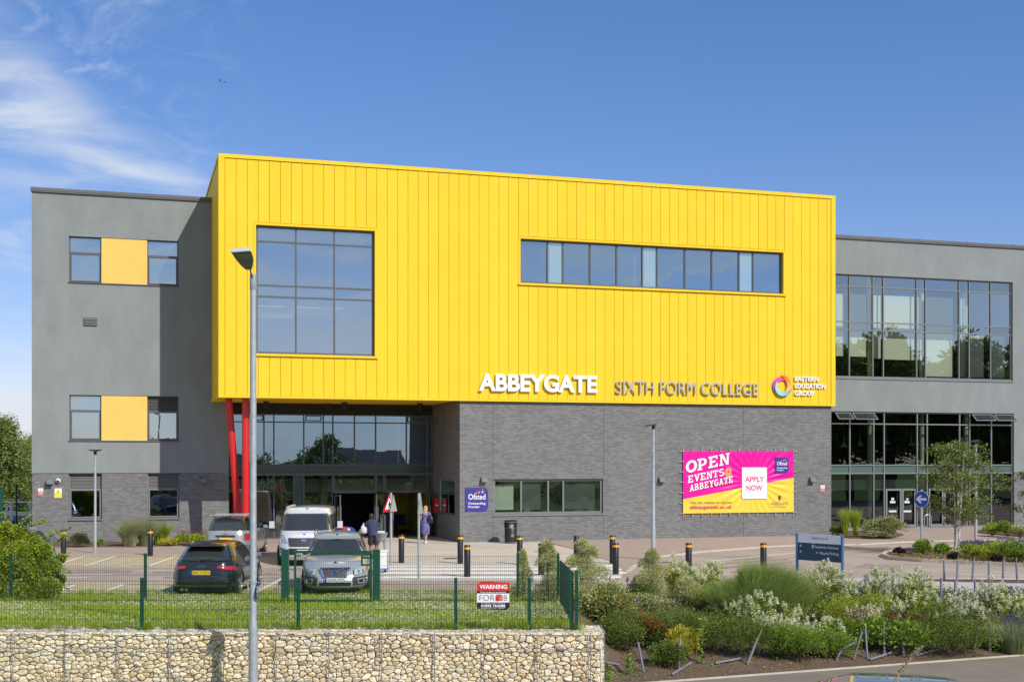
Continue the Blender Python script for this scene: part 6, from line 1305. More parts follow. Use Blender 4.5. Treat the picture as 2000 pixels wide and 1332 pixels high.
# ---- car parked at the path in the foreground: only its roof shows
P_fg = paint('paint_paleblue', (.25, .33, .38), .12, .6)
o = hatch((W(1668, 0, 18.9).x, 18.9, -.995), math.radians(72), 'pale car in the bottom right corner of which only the roof shows', P_fg, None, logo=False, spoil=False); tag(o, None, 'car')
zroof_need = H - (1319 - HY) / F * 18.9; o.scale = (1, 1, (zroof_need + .995) / 1.425)
# ================================================================ PLANTS
def rdir(n):
    v = RNG.normal(size=(n, 3)); return v / np.linalg.norm(v, axis=1, keepdims=True)
def leaves(P, size, ratio=.5, up=.3, outward=None, jit=.35, curl=.15):
    """one four-cornered folded leaf at each point"""
    n = len(P); ax = rdir(n); ax[:, 2] = ax[:, 2] * .6 + up
    if outward is not None: ax = ax * .7 + outward * .9
    ax /= np.linalg.norm(ax, axis=1, keepdims=True); s = np.cross(ax, rdir(n)); s /= np.linalg.norm(s, axis=1, keepdims=True) + 1e-9; nr = np.cross(ax, s)
    L = (size * (1 + RNG.uniform(-jit, jit, n)))[:, None]; Wd = L * ratio * .5
    a = P; b = P + ax * L * .5 + s * Wd + nr * L * curl; c = P + ax * L; d = P + ax * L * .5 - s * Wd + nr * L * curl
    return np.stack([a, b, c, d], 1).reshape(-1, 3)
def inblob(n, c, r, lo=.45, squash=True):
    d = rdir(n); d[:, 2] = np.where(d[:, 2] < -.3, -d[:, 2] * .6, d[:, 2]) if squash else d[:, 2]; rad = RNG.uniform(lo ** 3, 1, n) ** (1 / 3)
    return np.array(c) + d * rad[:, None] * np.array(r), d
def blades(P, h, wd, lean, bend=.5, hj=.3):
    """grass like blades: two triangles-worth quad from each point, leaning outwards by vectors lean (n,2)"""
    n = len(P); hh = (h * (1 + RNG.uniform(-hj, hj, n)))[:, None]; t = RNG.uniform(0, 2 * math.pi, n); s = np.stack([np.cos(t), np.sin(t), np.zeros(n)], 1) * wd / 2
    l3 = np.concatenate([lean, np.zeros((n, 1))], 1); up = np.array([0, 0, 1.0]); mid = P + up * hh * .55 + l3 * hh * .3; tip = P + up * hh * (1 - bend * .25) + l3 * hh * (1 + bend)
    return np.concatenate([np.stack([P - s, P + s, mid + s * .8, mid - s * .8], 1), np.stack([mid - s * .8, mid + s * .8, tip + s * .12, tip - s * .12], 1)], 0).reshape(-1, 3)
LM = {
 'pitto': ramp_island('leaf_variegated', [(0.403, 0.429, 0.132), (0.651, 0.624, 0.264), (0.700, 0.700, 0.352), (0.264, 0.312, 0.077), (0.700, 0.700, 0.440)], .6, .25),
 'dark': ramp_island('leaf_dark', [(0.075, 0.122, 0.019), (0.149, 0.215, 0.036), (0.254, 0.315, 0.061), (0.105, 0.157, 0.024)], .55, .2),
 'mid': ramp_island('leaf_mid', [(0.120, 0.200, 0.024), (0.224, 0.343, 0.043), (0.344, 0.472, 0.073), (0.165, 0.257, 0.036)], .55, .3),
 'bright': ramp_island('leaf_bright', [(0.195, 0.286, 0.024), (0.344, 0.443, 0.048), (0.507, 0.572, 0.073), (0.239, 0.372, 0.048), (0.627, 0.572, 0.073)], .55, .35),
 'lime': ramp_island('leaf_lime', [(0.388, 0.390, 0.033), (0.651, 0.585, 0.066), (0.700, 0.624, 0.110), (0.341, 0.364, 0.044)], .55, .35),
 'abelia_old': ramp_island('leaf_abelia', [(0.155, 0.195, 0.044), (0.527, 0.481, 0.154), (0.700, 0.624, 0.242), (0.139, 0.130, 0.033), (0.465, 0.429, 0.132), (0.700, 0.390, 0.033)], .55, .25),
 'abelia': ramp_island('leaf_abel', [(.14, .20, .04), (.42, .46, .16), (.58, .58, .26), (.12, .15, .03), (.40, .44, .15), (.50, .52, .2), (.30, .36, .10), (.62, .40, .06)], .55, .25),
 'grey': ramp_island('leaf_greygreen', [(0.217, 0.260, 0.121), (0.341, 0.377, 0.187), (0.434, 0.442, 0.220)], .6, .25),
 'birch': ramp_island('leaf_birch', [(0.105, 0.157, 0.031), (0.179, 0.243, 0.048), (0.299, 0.372, 0.097), (0.075, 0.114, 0.024), (0.389, 0.443, 0.145)], .5, .3),
 'birchfar': ramp_island('leaf_birch_far', [(0.134, 0.186, 0.036), (0.239, 0.300, 0.073), (0.358, 0.400, 0.121), (0.179, 0.229, 0.061)], .6, .3),
 'feather': ramp_island('leaf_feather', [(0.149, 0.229, 0.036), (0.254, 0.343, 0.073), (0.374, 0.458, 0.121), (0.195, 0.286, 0.061)], .6, .25),
 'grass': ramp_island('grass_blades', [(0.209, 0.315, 0.024), (0.344, 0.472, 0.043), (0.478, 0.601, 0.061), (0.269, 0.372, 0.031), (0.597, 0.629, 0.121)], .6, .35),
 'straw': ramp_island('grass_straw', [(.20, .22, .07), (.32, .30, .12), (.16, .2, .06)], .7, .25),
 'white': ramp_island('petal_white', [(.86, .84, .60), (.90, .88, .72), (.76, .78, .44)], .6, .3),
 'cream': ramp_island('petal_cream', [(0.700, 0.700, 0.418), (0.700, 0.700, 0.572), (0.700, 0.546, 0.308)], .6, .2),
 'red': ramp_island('petal_red', [(.65, .02, .01), (.75, .05, .015)], .5, .2), 'dred': ramp_island('spike_red', [(.22, .03, .04), (.35, .05, .07)], .6, .1),
 'purple': ramp_island('petal_purple', [(.12, .07, .28), (.20, .12, .40), (.09, .06, .2)], .6, .1), 'orange': ramp_island('petal_orange', [(.75, .3, .02), (.7, .4, .03)], .5, .2)}
M_bark = mat('bark_brown', (.09, .07, .05), .9, noise=.3, nscale=20); M_wbark = mat('bark_birch', (.55, .50, .44), .8, noise=.3, nscale=12); M_stem = mat('stem_green', (.14, .20, .06), .7)
def thing(name, label, cat, loc, group=None): return empty(name, loc, 0, label, cat, group)
def stems(o, pts, m, r=.008, name='stem'):
    b = MB()
    for p, q in pts: b.tube(p, q, r, r * .5, n=5, cap=False)
    return b.build(name, m, o)
def shrub(name, label, cat, base, w, h, n, size, m, ratio=.5, blobs=9, group=None, cone=False, up=.3, depth=.8, stemm=M_bark, lo=.35, extra=None, flower=None):
    o = thing(name, label, cat, base, group); P = []; D = []; sp = []; n = int(n * 1.9); size *= 1.2
    for i in range(blobs):
        if cone: t = (i + .5) / blobs; r = w / 2 * (1.2 - t) * .85; c = (random.uniform(-1, 1) * r * .5, random.uniform(-1, 1) * r * .5, h * t * .9 + .02); rr = (r * .85 + .04, r * .85 + .04, h / blobs * 1.1 + .04)
        else:
            a = random.uniform(0, 6.28); q = random.uniform(0, .62) ** .8; c = (math.cos(a) * q * w / 2, math.sin(a) * q * w / 2 * depth, h * random.uniform(.12, .64) * (1 - q * .5) + .02); rr = (w * random.uniform(.17, .29), w * random.uniform(.17, .29) * depth, min(h * .42, w * .3) * random.uniform(.7, 1.05))
        k = n // blobs; p, d = inblob(k, c, rr, lo); P.append(p); D.append(d); sp.append(((c[0] * .15, c[1] * .15, -.05), c))
    P = np.concatenate(P); D = np.concatenate(D); keep = P[:, 2] > 0.0; P, D = P[keep], D[keep]
    npmesh('foliage', leaves(P, size, ratio, up, D), 4, m, o); stems(o, sp, stemm, .012)
    if flower:
        fm, fn, fs = flower; top = P[(P[:, 2] > h * .3) & (P[:, 1] < -w * .08)]; idx = RNG.choice(len(top), fn); Q = np.repeat(top[idx] + np.array([0, -.03, .02]), 7, axis=0) + RNG.normal(size=(fn * 7, 3)) * fs * .3
        npmesh('flowers', leaves(Q, fs, .9, .2, None), 4, fm, o)
    return o
def valerian(label, base, w, h, n=22, group='white flowering valerian plants'):
    o = thing('white_valerian', label, 'plant', base, group); SP = []; F_ = []; Lf = []
    for i in range(n):
        a = random.uniform(0, 6.28); q = math.sqrt(random.random()) * w / 2; hh = h * random.uniform(.55, 1.0) * (1 - .25 * (q / (w / 2)) ** 2); p0 = (math.cos(a) * q * .5, math.sin(a) * q * .5, -.03); p1 = (math.cos(a) * q, math.sin(a) * q, hh); SP.append((p0, p1))
        for k in range(16): t = random.uniform(.05, .85); Lf.append([p0[j] + (p1[j] - p0[j]) * t + random.uniform(-.02, .02) for j in range(3)])
        hr = random.uniform(.022, .036); lt = random.randint(2, 5)
        for tier in range(lt):
            f = inblob(16 + 9 * tier, (p1[0] + random.uniform(-.01, .01), p1[1], p1[2] - tier * hr * 1.35), (hr * (1 + .42 * tier), hr * (1 + .42 * tier), hr * .8), .5)[0]; F_.append(f)
            if tier: Lf += [[p1[0] + random.uniform(-1, 1) * hr * (1 + tier * .5), p1[1] + random.uniform(-.03, .03), p1[2] - (tier + .5) * hr * 1.35] for _ in range(3)]
    stems(o, SP, M_stem, .007, 'stem'); npmesh('leaves', leaves(np.array(Lf), .085, .38, .2), 4, LM['grey'] if random.random() < .25 else LM['bright'], o)
    npmesh('flower_heads', leaves(np.concatenate(F_), .023, .85, .3), 4, LM['white'], o); return o
def spikeplant(name, label, base, w, h, n, sm, leafm, lsize, spike, spm, ns, group=None, bl=False, spr=.007):
    o = thing(name, label, 'plant', base, group)
    if bl:
        a = RNG.uniform(0, 6.28, n); q = np.sqrt(RNG.uniform(0, 1, n)) * w / 2 * .55; P = np.stack([np.cos(a) * q, np.sin(a) * q, np.zeros(n)], 1); lean = np.stack([np.cos(a), np.sin(a)], 1) * RNG.uniform(.1, .75, n)[:, None]; npmesh('foliage', blades(P, h * .75, lsize, lean, .2), 4, leafm, o)
    else: p, d = inblob(n, (0, 0, h * .3), (w / 2, w / 2 * .8, h * .42), .2); npmesh('foliage', leaves(p, lsize, .55, .3, d), 4, leafm, o)
    SP = []; Q = []
    for i in range(ns):
        a = random.uniform(0, 6.28); q = math.sqrt(random.random()) * w / 2; hh = h * random.uniform(.8, 1.05); p0 = np.array((math.cos(a) * q * .6, math.sin(a) * q * .6, h * .2)); p1 = np.array((math.cos(a) * q * 1.05, math.sin(a) * q, hh)); SP.append((tuple(p0), tuple(p1)))
        t = RNG.uniform(0, 1, 22)[:, None]; Q.append(p1 - (p1 - p0) / np.linalg.norm(p1 - p0) * spike * t + RNG.normal(size=(22, 3)) * spr)
    stems(o, SP, sm, .004); npmesh('flower_spikes', leaves(np.concatenate(Q), .02, .8, .3), 4, spm, o); return o
def tussock(name, label, base, w, h, n, m, wd=.008, group=None, plume=None, lean_=.5):
    o = thing(name, label, 'plant', base, group); a = RNG.uniform(0, 6.28, n); q = np.sqrt(RNG.uniform(0, 1, n)) * w / 2 * .4; P = np.stack([np.cos(a) * q, np.sin(a) * q, np.zeros(n)], 1)
    lean = np.stack([np.cos(a), np.sin(a)], 1) * (RNG.uniform(.0, 1, n) * lean_)[:, None]; npmesh('blades', blades(P, h * .8, wd, lean, .35), 4, m, o)
    if plume: k = n // 6; P2 = P[:k]; l2 = lean[:k] * .6; npmesh('seed_heads', blades(P2 + np.array([0, 0, h * .2]), h * .85, wd * .7, l2, .1), 4, plume, o)
    return o
def bedpt(u, v):
    for Y in np.arange(24.5, 36.5, .05):
        X = (u - CX) / F * Y
        if Y < pe(X): continue
        z = bed_z(X, Y) if Y < bt(X) else 0.0; vv = HY + (H - z) / Y * F
        if vv <= v: return Vector((X, Y, z))
    return Vector(((u - CX) / F * 34, 34, 0))
def hw(p, vt, wpx): s = F / p.y; return H - (vt - HY) / s - p.z, wpx / s
gP = 'pale variegated shrubs along the bed'
for i, (u, vt, vb, wpx, lab) in enumerate(((1022, 1076, 1172, 40, 'slim pale variegated shrub behind the mesh fence post, right of the warning sign'), (1072, 1058, 1190, 92, 'broad pale variegated shrub behind the fence at the lawn corner'), (1142, 1056, 1172, 110, 'tall pale variegated shrub before the bandless bollard'),
        (1272, 1074, 1185, 84, 'pale conical shrub at the foot of the middle lamp post'), (1338, 1118, 1185, 76, 'smaller pale variegated shrub right of the conical one'), (1432, 1146, 1205, 80, 'low rounded pale shrub below the feathery green one'))):
    p = bedpt(u, vb) if u > 1100 else Vector(((u - CX) / F * 30.9, 30.9, lawn_z(30.9))); h_, w_ = hw(p, vt, wpx)
    shrub('variegated_shrub', lab, 'shrub', p, w_ * 1.15, h_ * 1.04, int(6400 * max(.45, w_ * h_ / 1.6)), .034, LM['pitto'], .42, 11, gP, cone=(i not in (4, 5)))
p = bedpt(1188, 1232); h_, w_ = hw(p, 1112, 135); shrub('orange_tinted_shrub', 'loose variegated shrub with orange leaves beside the end of the stone wall', 'shrub', p, w_, h_, 4200, .055, LM['abelia'], .5, 12, flower=(LM['orange'], 9, .05))
gD = 'dark green low shrubs in the bed'
for u, vt, vb, wpx, n, mk, lab in [(a[0], a[1] - (10 if a[5] == 'dark' else 4), a[2] + (8 if a[5] == 'dark' else 2), a[3] * (1.28 if a[5] == 'dark' else 1.15), int(a[4] * 1.3), a[5], a[6]) for a in ((1225, 1178, 1262, 95, 4000, 'dark', 'dark low shrub between the stone wall end and the red flowers'), (1345, 1170, 1262, 130, 6500, 'dark', 'broad dark shrub right of the red flowers'), (1432, 1182, 1272, 140, 7000, 'dark', 'dark green shrub below the rounded pale shrub'),
        (1305, 1250, 1292, 74, 3000, 'dark', 'dark low shrub spilling over the mulch under the red flowers'), (1548, 1200, 1286, 120, 6000, 'mid', 'green shrub left of the bent tree guard'), (1612, 1212, 1282, 110, 5000, 'mid', 'green shrub above the bent tree guard'), (1848, 1180, 1272, 135, 6500, 'dark', 'dark rounded shrub right of the red spiked plants'),
        (1335, 1188, 1288, 60, 2400, 'lime', 'lime green arching shrub in the middle of the bed'), (1312, 1102, 1150, 60, 1500, 'lime', 'yellow green clump right of the pale conical shrub'), (1200, 1140, 1200, 60, 1500, 'mid', 'green clump before the nearer bollard'), (1900, 1215, 1262, 60, 1500, 'mid', 'small green shrub left of the lavender'),
        (1250, 1128, 1180, 80, 2200, 'mid', 'fresh green shrub behind the red flowered one'), (1390, 1130, 1190, 80, 2200, 'bright', 'bright green shrub between the two pale shrubs and the feathery one'), (1640, 1150, 1222, 90, 2600, 'bright', 'bright green shrub in front of the direction sign'), (1700, 1140, 1215, 90, 2600, 'bright', 'bright green shrub right of the direction sign'), (1820, 1145, 1222, 80, 2200, 'mid', 'green shrub between the white flowers at the bed centre right'), (1955, 1175, 1240, 90, 2400, 'bright', 'bright green shrub under the white flowers near the right edge'))]:
    p = bedpt(u, vb); h_, w_ = hw(p, vt, wpx); shrub('low_shrub', lab, 'shrub', p, w_, h_, n, .028 if mk != 'lime' else .035, LM[mk], .55, 12, gD if mk == 'dark' else None, lo=.3)
p = bedpt(1262, 1262); h_, w_ = hw(p, 1172, 115); shrub('red_flowered_shrub', 'dark green shrub with small bright red flowers', 'shrub', p, w_, h_, 5200, .026, LM['dark'], .5, 12, flower=(LM['red'], 60, .042))
# feathery broom
p = bedpt(1482, 1205); h_, w_ = hw(p, 1088, 235); o = thing('feathery_shrub', 'large feathery green shrub left of the direction sign', 'shrub', p)
n = 17000; a = RNG.uniform(0, 6.28, n); q = np.sqrt(RNG.uniform(0, 1, n)); P = np.stack([np.cos(a) * q * w_ / 2 * .78, np.sin(a) * q * w_ / 2 * .5, h_ * .62 * np.sqrt(np.clip(1 - q ** 2, 0, 1)) * RNG.uniform(.15, 1, n)], 1)
P[:, 2] *= 1 - .35 * (P[:, 0] < -w_ * .15); lean = np.stack([P[:, 0] / w_ * 1.3 + .15, P[:, 1] / w_ * 1.3], 1) + RNG.normal(size=(n, 2)) * .16; npmesh('foliage', blades(P, h_ * .36, .010, lean, .2), 4, LM['feather'], o); stems(o, [((0, 0, -.05), (random.uniform(-.4, .4) * w_, random.uniform(-.2, .2) * w_, h_ * .5)) for _ in range(14)], M_bark, .015)
VL = [(1322, 1076, 1158, 44, 20), (1357, 1100, 1158, 50, 22), (1390, 1090, 1152, 56, 30), (1442, 1162, 1222, 50, 22), (1487, 1150, 1235, 60, 14), (1498, 1192, 1244, 56, 30), (1530, 1196, 1256, 60, 42), (1545, 1162, 1225, 50, 16), (1573, 1112, 1185, 56, 20), (1612, 1090, 1188, 70, 34), (1643, 1100, 1190, 56, 26),
      (1712, 1098, 1196, 44, 20), (1757, 1104, 1205, 60, 36), (1797, 1098, 1205, 56, 30), (1735, 1158, 1222, 60, 34), (1700, 1178, 1245, 50, 22), (1603, 1196, 1250, 60, 22), (1672, 1178, 1246, 46, 20), (1868, 1152, 1235, 84, 52), (1905, 1165, 1235, 50, 24), (1930, 1120, 1232, 52, 30), (1962, 1134, 1235, 56, 34), (1992, 1150, 1245, 60, 30), (1925, 1215, 1262, 44, 18), (1790, 1150, 1215, 50, 28), (1680, 1125, 1195, 44, 20), (1540, 1108, 1190, 40, 10), (1562, 1215, 1272, 60, 24), (1640, 1212, 1266, 40, 10), (1695, 1215, 1262, 44, 12), (1942, 1222, 1268, 46, 16), (1415, 1150, 1205, 44, 12), (1238, 1120, 1175, 30, 7)]
WH = ['left of the banner bollard', 'just left of the bollard under the banner', 'right of the bollard under the banner', 'beside the low rounded pale shrub', 'thin tall one before the feathery shrub', 'in the dense white drift below the feathery shrub', 'densest white one above the green shrub', 'sparse one at the right foot of the feathery shrub', 'left of the direction sign, behind', 'under the direction sign panel', 'at the right post of the direction sign', 'tall single one right of the direction sign', 'left one of the tall white pair in the bed centre', 'right one of the tall white pair in the bed centre',
      'above the large leaved red spiked plant', 'among the left red spikes', 'low one above the bent tree guard', 'low one beside the first red spikes', 'broadest white one, above the dark rounded shrub', 'right of the broadest white one', 'tall one near the right edge by the purple flowers', 'second tall one by the purple flowers', 'at the right edge of the picture', 'low one next to the right hand tree guard', 'below the tall white pair', 'between the sign and the tall white pair, half hidden', 'small one in front of the left sign post', 'spilling over the front of the green shrubs, left of the bent guard', 'small one above the bent tree guard tip', 'small one by the upright caned tree guard', 'at the front edge just right of the caned guard by the lavender', 'left of the low rounded pale shrub', 'small one left of the pale conical shrub']
for i, ((u, vt, vb, wpx, n), wh_) in enumerate(zip(VL, WH)):
    p = bedpt(u, vb); h_, w_ = hw(p, vt, wpx); valerian('white flowering plant ' + wh_, p, w_ * 1.15, h_ + .03, int(n * 1.25))
for u, vt, vb, wpx, lab in ((1652, 1190, 1262, 80, 'red spiked leafy plant behind the three leaning tree guards'), (1708, 1182, 1268, 100, 'red spiked leafy plant at the upright tree guard'), (1768, 1186, 1274, 125, 'broadest red spiked leafy plant in the bed')):
    p = bedpt(u, vb); h_, w_ = hw(p, vt, wpx); spikeplant('red_spiked_plant', lab, p, w_, h_, 1500, M_stem, LM['mid'], .10, .12, LM['dred'], 26, 'red spiked plants in the bed')
for u, vt, vb, wpx, lab in ((1985, 1200, 1274, 100, 'lavender mound at the right edge above the path'), (1975, 1148, 1215, 60, 'purple flowers behind the white ones at the right edge'), (1950, 1160, 1215, 40, 'purple flowers between the white ones near the right edge'), (1222, 1165, 1200, 60, 'small patch of purple flowers behind the red flowered shrub'), (1180, 1170, 1215, 40, 'purple flowers beside the fence corner')):
    p = bedpt(u, vb); h_, w_ = hw(p, vt, wpx); spikeplant('lavender', lab, p, w_, h_, 1600, M_stem, LM['grey'], .006, .06, LM['purple'], 90, 'lavender clumps', bl=True)
# weeds and ground cover
for u, vt, vb, wpx, lab in ((1228, 1275, 1320, 40, 'leafy weed on the mulch by the stone wall end'), (1372, 1205, 1296, 26, 'tall thin thistle like weed in the middle of the mulch'), (1187, 1298, 1330, 30, 'green weed at the foot of the stone wall end')):
    p = bedpt(u, vb); h_, w_ = hw(p, vt, wpx); o = thing('leafy_weed', lab, 'plant', p); t = RNG.uniform(0, 1, 90); P = np.stack([RNG.normal(size=90) * w_ * .22 * (1.1 - t), RNG.normal(size=90) * w_ * .22 * (1.1 - t), t * h_], 1); npmesh('leaves', leaves(P, .10, .38, .2), 4, LM['mid'], o); stems(o, [((0, 0, -.05), (0, 0, h_))], M_stem, .01)
def scatter(n, fx, sizefn=None):
    pts = []
    while len(pts) < n:
        X = random.uniform(1.3, 16); Y = random.uniform(pe(X) + .1, bt(X) + .1); t = (Y - pe(X)) / (bt(X) - pe(X))
        if Y > 24 and random.random() < fx(t, X): pts.append((X, Y, bed_z(X, Y)))
    return np.array(pts)
P = scatter(42000, lambda t, X: min(1, max(0, (t - .36) * 4)) * (.35 + .65 * (math.sin(X * 2.7 + t * 9) > -.3))); P[:, 2] += RNG.uniform(0, .28, len(P)) * RNG.uniform(.2, 1, len(P))
npmesh('low_foliage', leaves(P, .05, .5, .4), 4, ramp_island('leaf_mixed', [(.06, .11, .02), (.16, .22, .04), (.28, .32, .08), (.10, .13, .04), (.20, .18, .07), (.08, .15, .03)], .6, .25), kind='stuff')
P = scatter(9000, lambda t, X: 1 if t < .6 else .2); P[:, 2] += RNG.uniform(.004, .03, len(P)); npmesh('bark_chips', leaves(P, .035, .5, .05), 4, ramp_island('chips', [(.06, .04, .03), (.16, .11, .07), (.30, .22, .15), (.10, .07, .045), (.42, .36, .28)], .9), kind='stuff')
P = scatter(500, lambda t, X: 1 if .05 < t < .5 else 0); npmesh('mulch_weeds', leaves(np.repeat(P, 6, 0) + RNG.normal(size=(3000, 3)) * .02, .05, .5, .5), 4, LM['mid'], kind='stuff')
# lawn: grass and clover
n = 135000; X = RNG.uniform(-15, 1.2, n); Y = 24.45 + (33.95 - 24.45) * RNG.uniform(0, 1, n) ** 1.0; Z = np.array([0.36 * min(1, max(0, (34.0 - y) / 9.0)) ** 0.8 for y in Y]); patchy = .6 + .4 * np.sin(X * 1.7 + np.sin(Y * 1.1) * 2) * np.cos(Y * .9 + X * .4)
P = np.stack([X, Y, Z - .01], 1)[RNG.uniform(0, 1, n) < .75 + .25 * patchy]; n = len(P); npmesh('lawn_grass', blades(P, .085, .011, RNG.normal(size=(n, 2)) * .35, .4, .5), 4, LM['grass'], kind='stuff')
n = 30000; X = RNG.uniform(-12.5, 1.15, n); Y = RNG.uniform(24.6, 33.9, n); f = np.sin(X * .8 + 1.2 + .9 * np.sin(Y * .7)) * np.sin(Y * .95 + X * .35 + .5) + .55 * (X > -3.5) * (Y > 28) + .1; sel = RNG.uniform(-.2, 1.2, n) < f * .72; X, Y = X[sel], Y[sel]
Z = np.array([0.36 * min(1, max(0, (34.0 - y) / 9.0)) ** 0.8 for y in Y]) + RNG.uniform(.05, .10, len(X)); Q = np.repeat(np.stack([X, Y, Z], 1), 5, 0); Q += RNG.normal(size=Q.shape) * .006; npmesh('clover_flowers', leaves(Q, .019, .9, .3), 4, LM['cream'], kind='stuff')
def tufts(name, pts, h, m, k=26, sp=.07):
    Q = np.repeat(np.array(pts), k, 0) + RNG.normal(size=(len(pts) * k, 3)) * np.array([sp, sp, 0]); npmesh(name, blades(Q, h, .010, RNG.normal(size=(len(Q), 2)) * .4, .4, .5), 4, m, kind='stuff')
tp = [((u - CX) / F * YK + RNG.normal() * .05, YK + RNG.normal() * .05, zK) for u in (20, 283, 557, 735, 1011, 1090) for _ in range(5)] + [(xf(u) + RNG.normal() * .06, YF + .1, zG - .03) for u in (276, 582, 890, 1034, 1126) for _ in range(4)] + [(x, 33.85 + RNG.normal() * .05, 0) for x in RNG.uniform(-13, 1, 160)] + [(x, 24.55, .33) for x in RNG.uniform(-13, 1.1, 120)]
tufts('long_grass', tp, .19, LM['grass'])
tp = []
for cx_, cy_, r in ((-2.6, 32.6, .9), (-9.5, 30.5, 1.0), (-6.0, 28.0, .8), (.6, 27.0, .8), (-4.0, 26.2, .7), (-1.6, 30.6, .6)): tp += [(cx_ + RNG.normal() * r, cy_ + RNG.normal() * r * .45, 0) for _ in range(42)]
tp = [(x, min(33.8, max(24.6, y)), lawn_z(y)) for x, y, _ in tp if x < 1.1]
tufts('dry_grass', tp, .11, LM['straw'], 30, .10)
# loose turf and dry tufts along the lawn's far edge
# ---- left big bush
Yb = 31.6; p = Vector(((45 - CX) / F * Yb, Yb, lawn_z(Yb))); o = thing('large_bush', 'large bright green bush at the left edge of the lawn', 'bush', p); P = []; D = []; sp = []
for u, v, r in ((0, 1100, .42), (40, 1090, .42), (75, 1110, .36), (20, 1150, .42), (60, 1155, .40), (95, 1150, .26), (-30, 1120, .5), (10, 1060, .34), (55, 1065, .3), (100, 1105, .2), (-20, 1060, .35), (35, 1040, .18), (85, 1075, .18), (-50, 1160, .4), (118, 1130, .1), (120, 1090, .08), (12, 1030, .12), (90, 1170, .2)):
    q = W(u, v, Yb + random.uniform(-.3, .3)) - p; a, d = inblob(int(13000 * r), (q.x, q.y, q.z), (r * 1.15, r * 1.15, r * 1.1), .2, False); P.append(a); D.append(d); sp.append(((random.uniform(-.3, .3), 0, -.05), tuple(q)))
for (u0, v0, u1, v1) in ((60, 1060, 140, 1030), (30, 1040, 62, 1005), (110, 1060, 132, 1046), (90, 1090, 137, 1085), (95, 1110, 140, 1120), (90, 1140, 135, 1150), (20, 1040, 5, 1002), (70, 1075, 110, 1040), (50, 1030, 95, 1018)):
    q0, q1 = W(u0, v0, Yb) - p, W(u1, v1, Yb - .1) - p; t = RNG.uniform(0, 1, 130)[:, None]; P.append(np.array(q0) * (1 - t) + np.array(q1) * t + RNG.normal(size=(130, 3)) * .03 + np.array([0, 0, .06]) * np.sin(t * 3.1)); D.append(rdir(130)); sp.append((tuple(q0), tuple(q1)))
P = np.concatenate(P); D = np.concatenate(D); k = P[:, 2] > .02; npmesh('foliage', leaves(P[k], .05, .6, .2, D[k]), 4, LM['bright'], o); stems(o, sp, M_bark, .012)
# ---- plants against the building
def gpt(u, v, z=.1): return G(u, v, z)
p = gpt(152, 1068, .05); shrub('round_shrub', 'round dark olive shrub at the foot of the left wing', 'shrub', p, 1.25, .78, 3000, .03, ramp_island('leaf_olive', [(.05, .06, .015), (.09, .10, .03), (.13, .14, .04)], .6, .2), .5, 9)
for u, vb, w_, h_, lab in ((253, 1066, .9, .95, 'left clump of tall grass by the left wing wall'), (285, 1065, .9, 1.0, 'middle clump of tall grass by the left wing wall'), (312, 1063, .8, .9, 'right clump of tall grass by the left wing wall')): tussock('grass_clump', lab, gpt(u, vb, .05), w_ * 1.4, h_ * 1.05, 2600, LM['grass'] if w_ < .85 else LM['grey'], .012, 'grass clumps by the left wing wall', LM['straw'])
shrub('yellow_shrub', 'low yellow leaved plant right of the grass clumps', 'shrub', gpt(329, 1065, .05), .8, .36, 1500, .05, LM['lime'], .6, 7)
for u, lab in ((358, 'low green plant with red spikes beside the yellow one'), (387, 'low green plant with red spikes behind the small parked car')): spikeplant('red_spiked_plant', lab, gpt(u, 1064, .05), .75, .62, 900, M_stem, LM['bright'], .09, .12, LM['dred'], 26, 'red spiked plants by the left wing')
shrub('leafy_weed', 'small green weed behind the slim lamp post', 'plant', gpt(196, 1066, .05), .35, .3, 260, .06, LM['mid'], .5, 4)
p = gpt(1728, 1047, .12); shrub('variegated_evergreen', 'broad cream edged evergreen shrub before the right wing glazing', 'shrub', p, 2.15, 1.0, 5200, .06, ramp_island('leaf_euon', [(.16, .22, .05), (.40, .42, .16), (.55, .54, .28), (.10, .15, .03)], .5, .25), .55, 14)
for u, lab in ((1651, 'left one of the two upright grasses before the right wing glazing'), (1671, 'right one of the two upright grasses before the right wing glazing')): tussock('upright_grass', lab, gpt(u, 1045, .12), .5, 1.35, 900, LM['grass'], .014, None, None, .22)
shrub('low_leafy_plant', 'low glossy leafy plant at the right end of the brick wall', 'plant', gpt(1637, 1043, .12), .7, .35, 900, .09, LM['mid'], .6, 6)
for u, vb, w_, h_, mk, lab in ((1937, 1043, 1.2, .65, 'bright', 'bright green shrub left of the other plants by the right wing end'), (1968, 1045, 1.2, .75, 'mid', 'mid green shrub by the end of the right wing glazing'), (1993, 1048, 1.1, .65, 'pitto', 'pale green shrub at the right edge by the brick plinth')): shrub('wall_shrub', lab, 'shrub', gpt(u, vb, .12), w_, h_, 2200, .055, LM[mk], .55, 9)
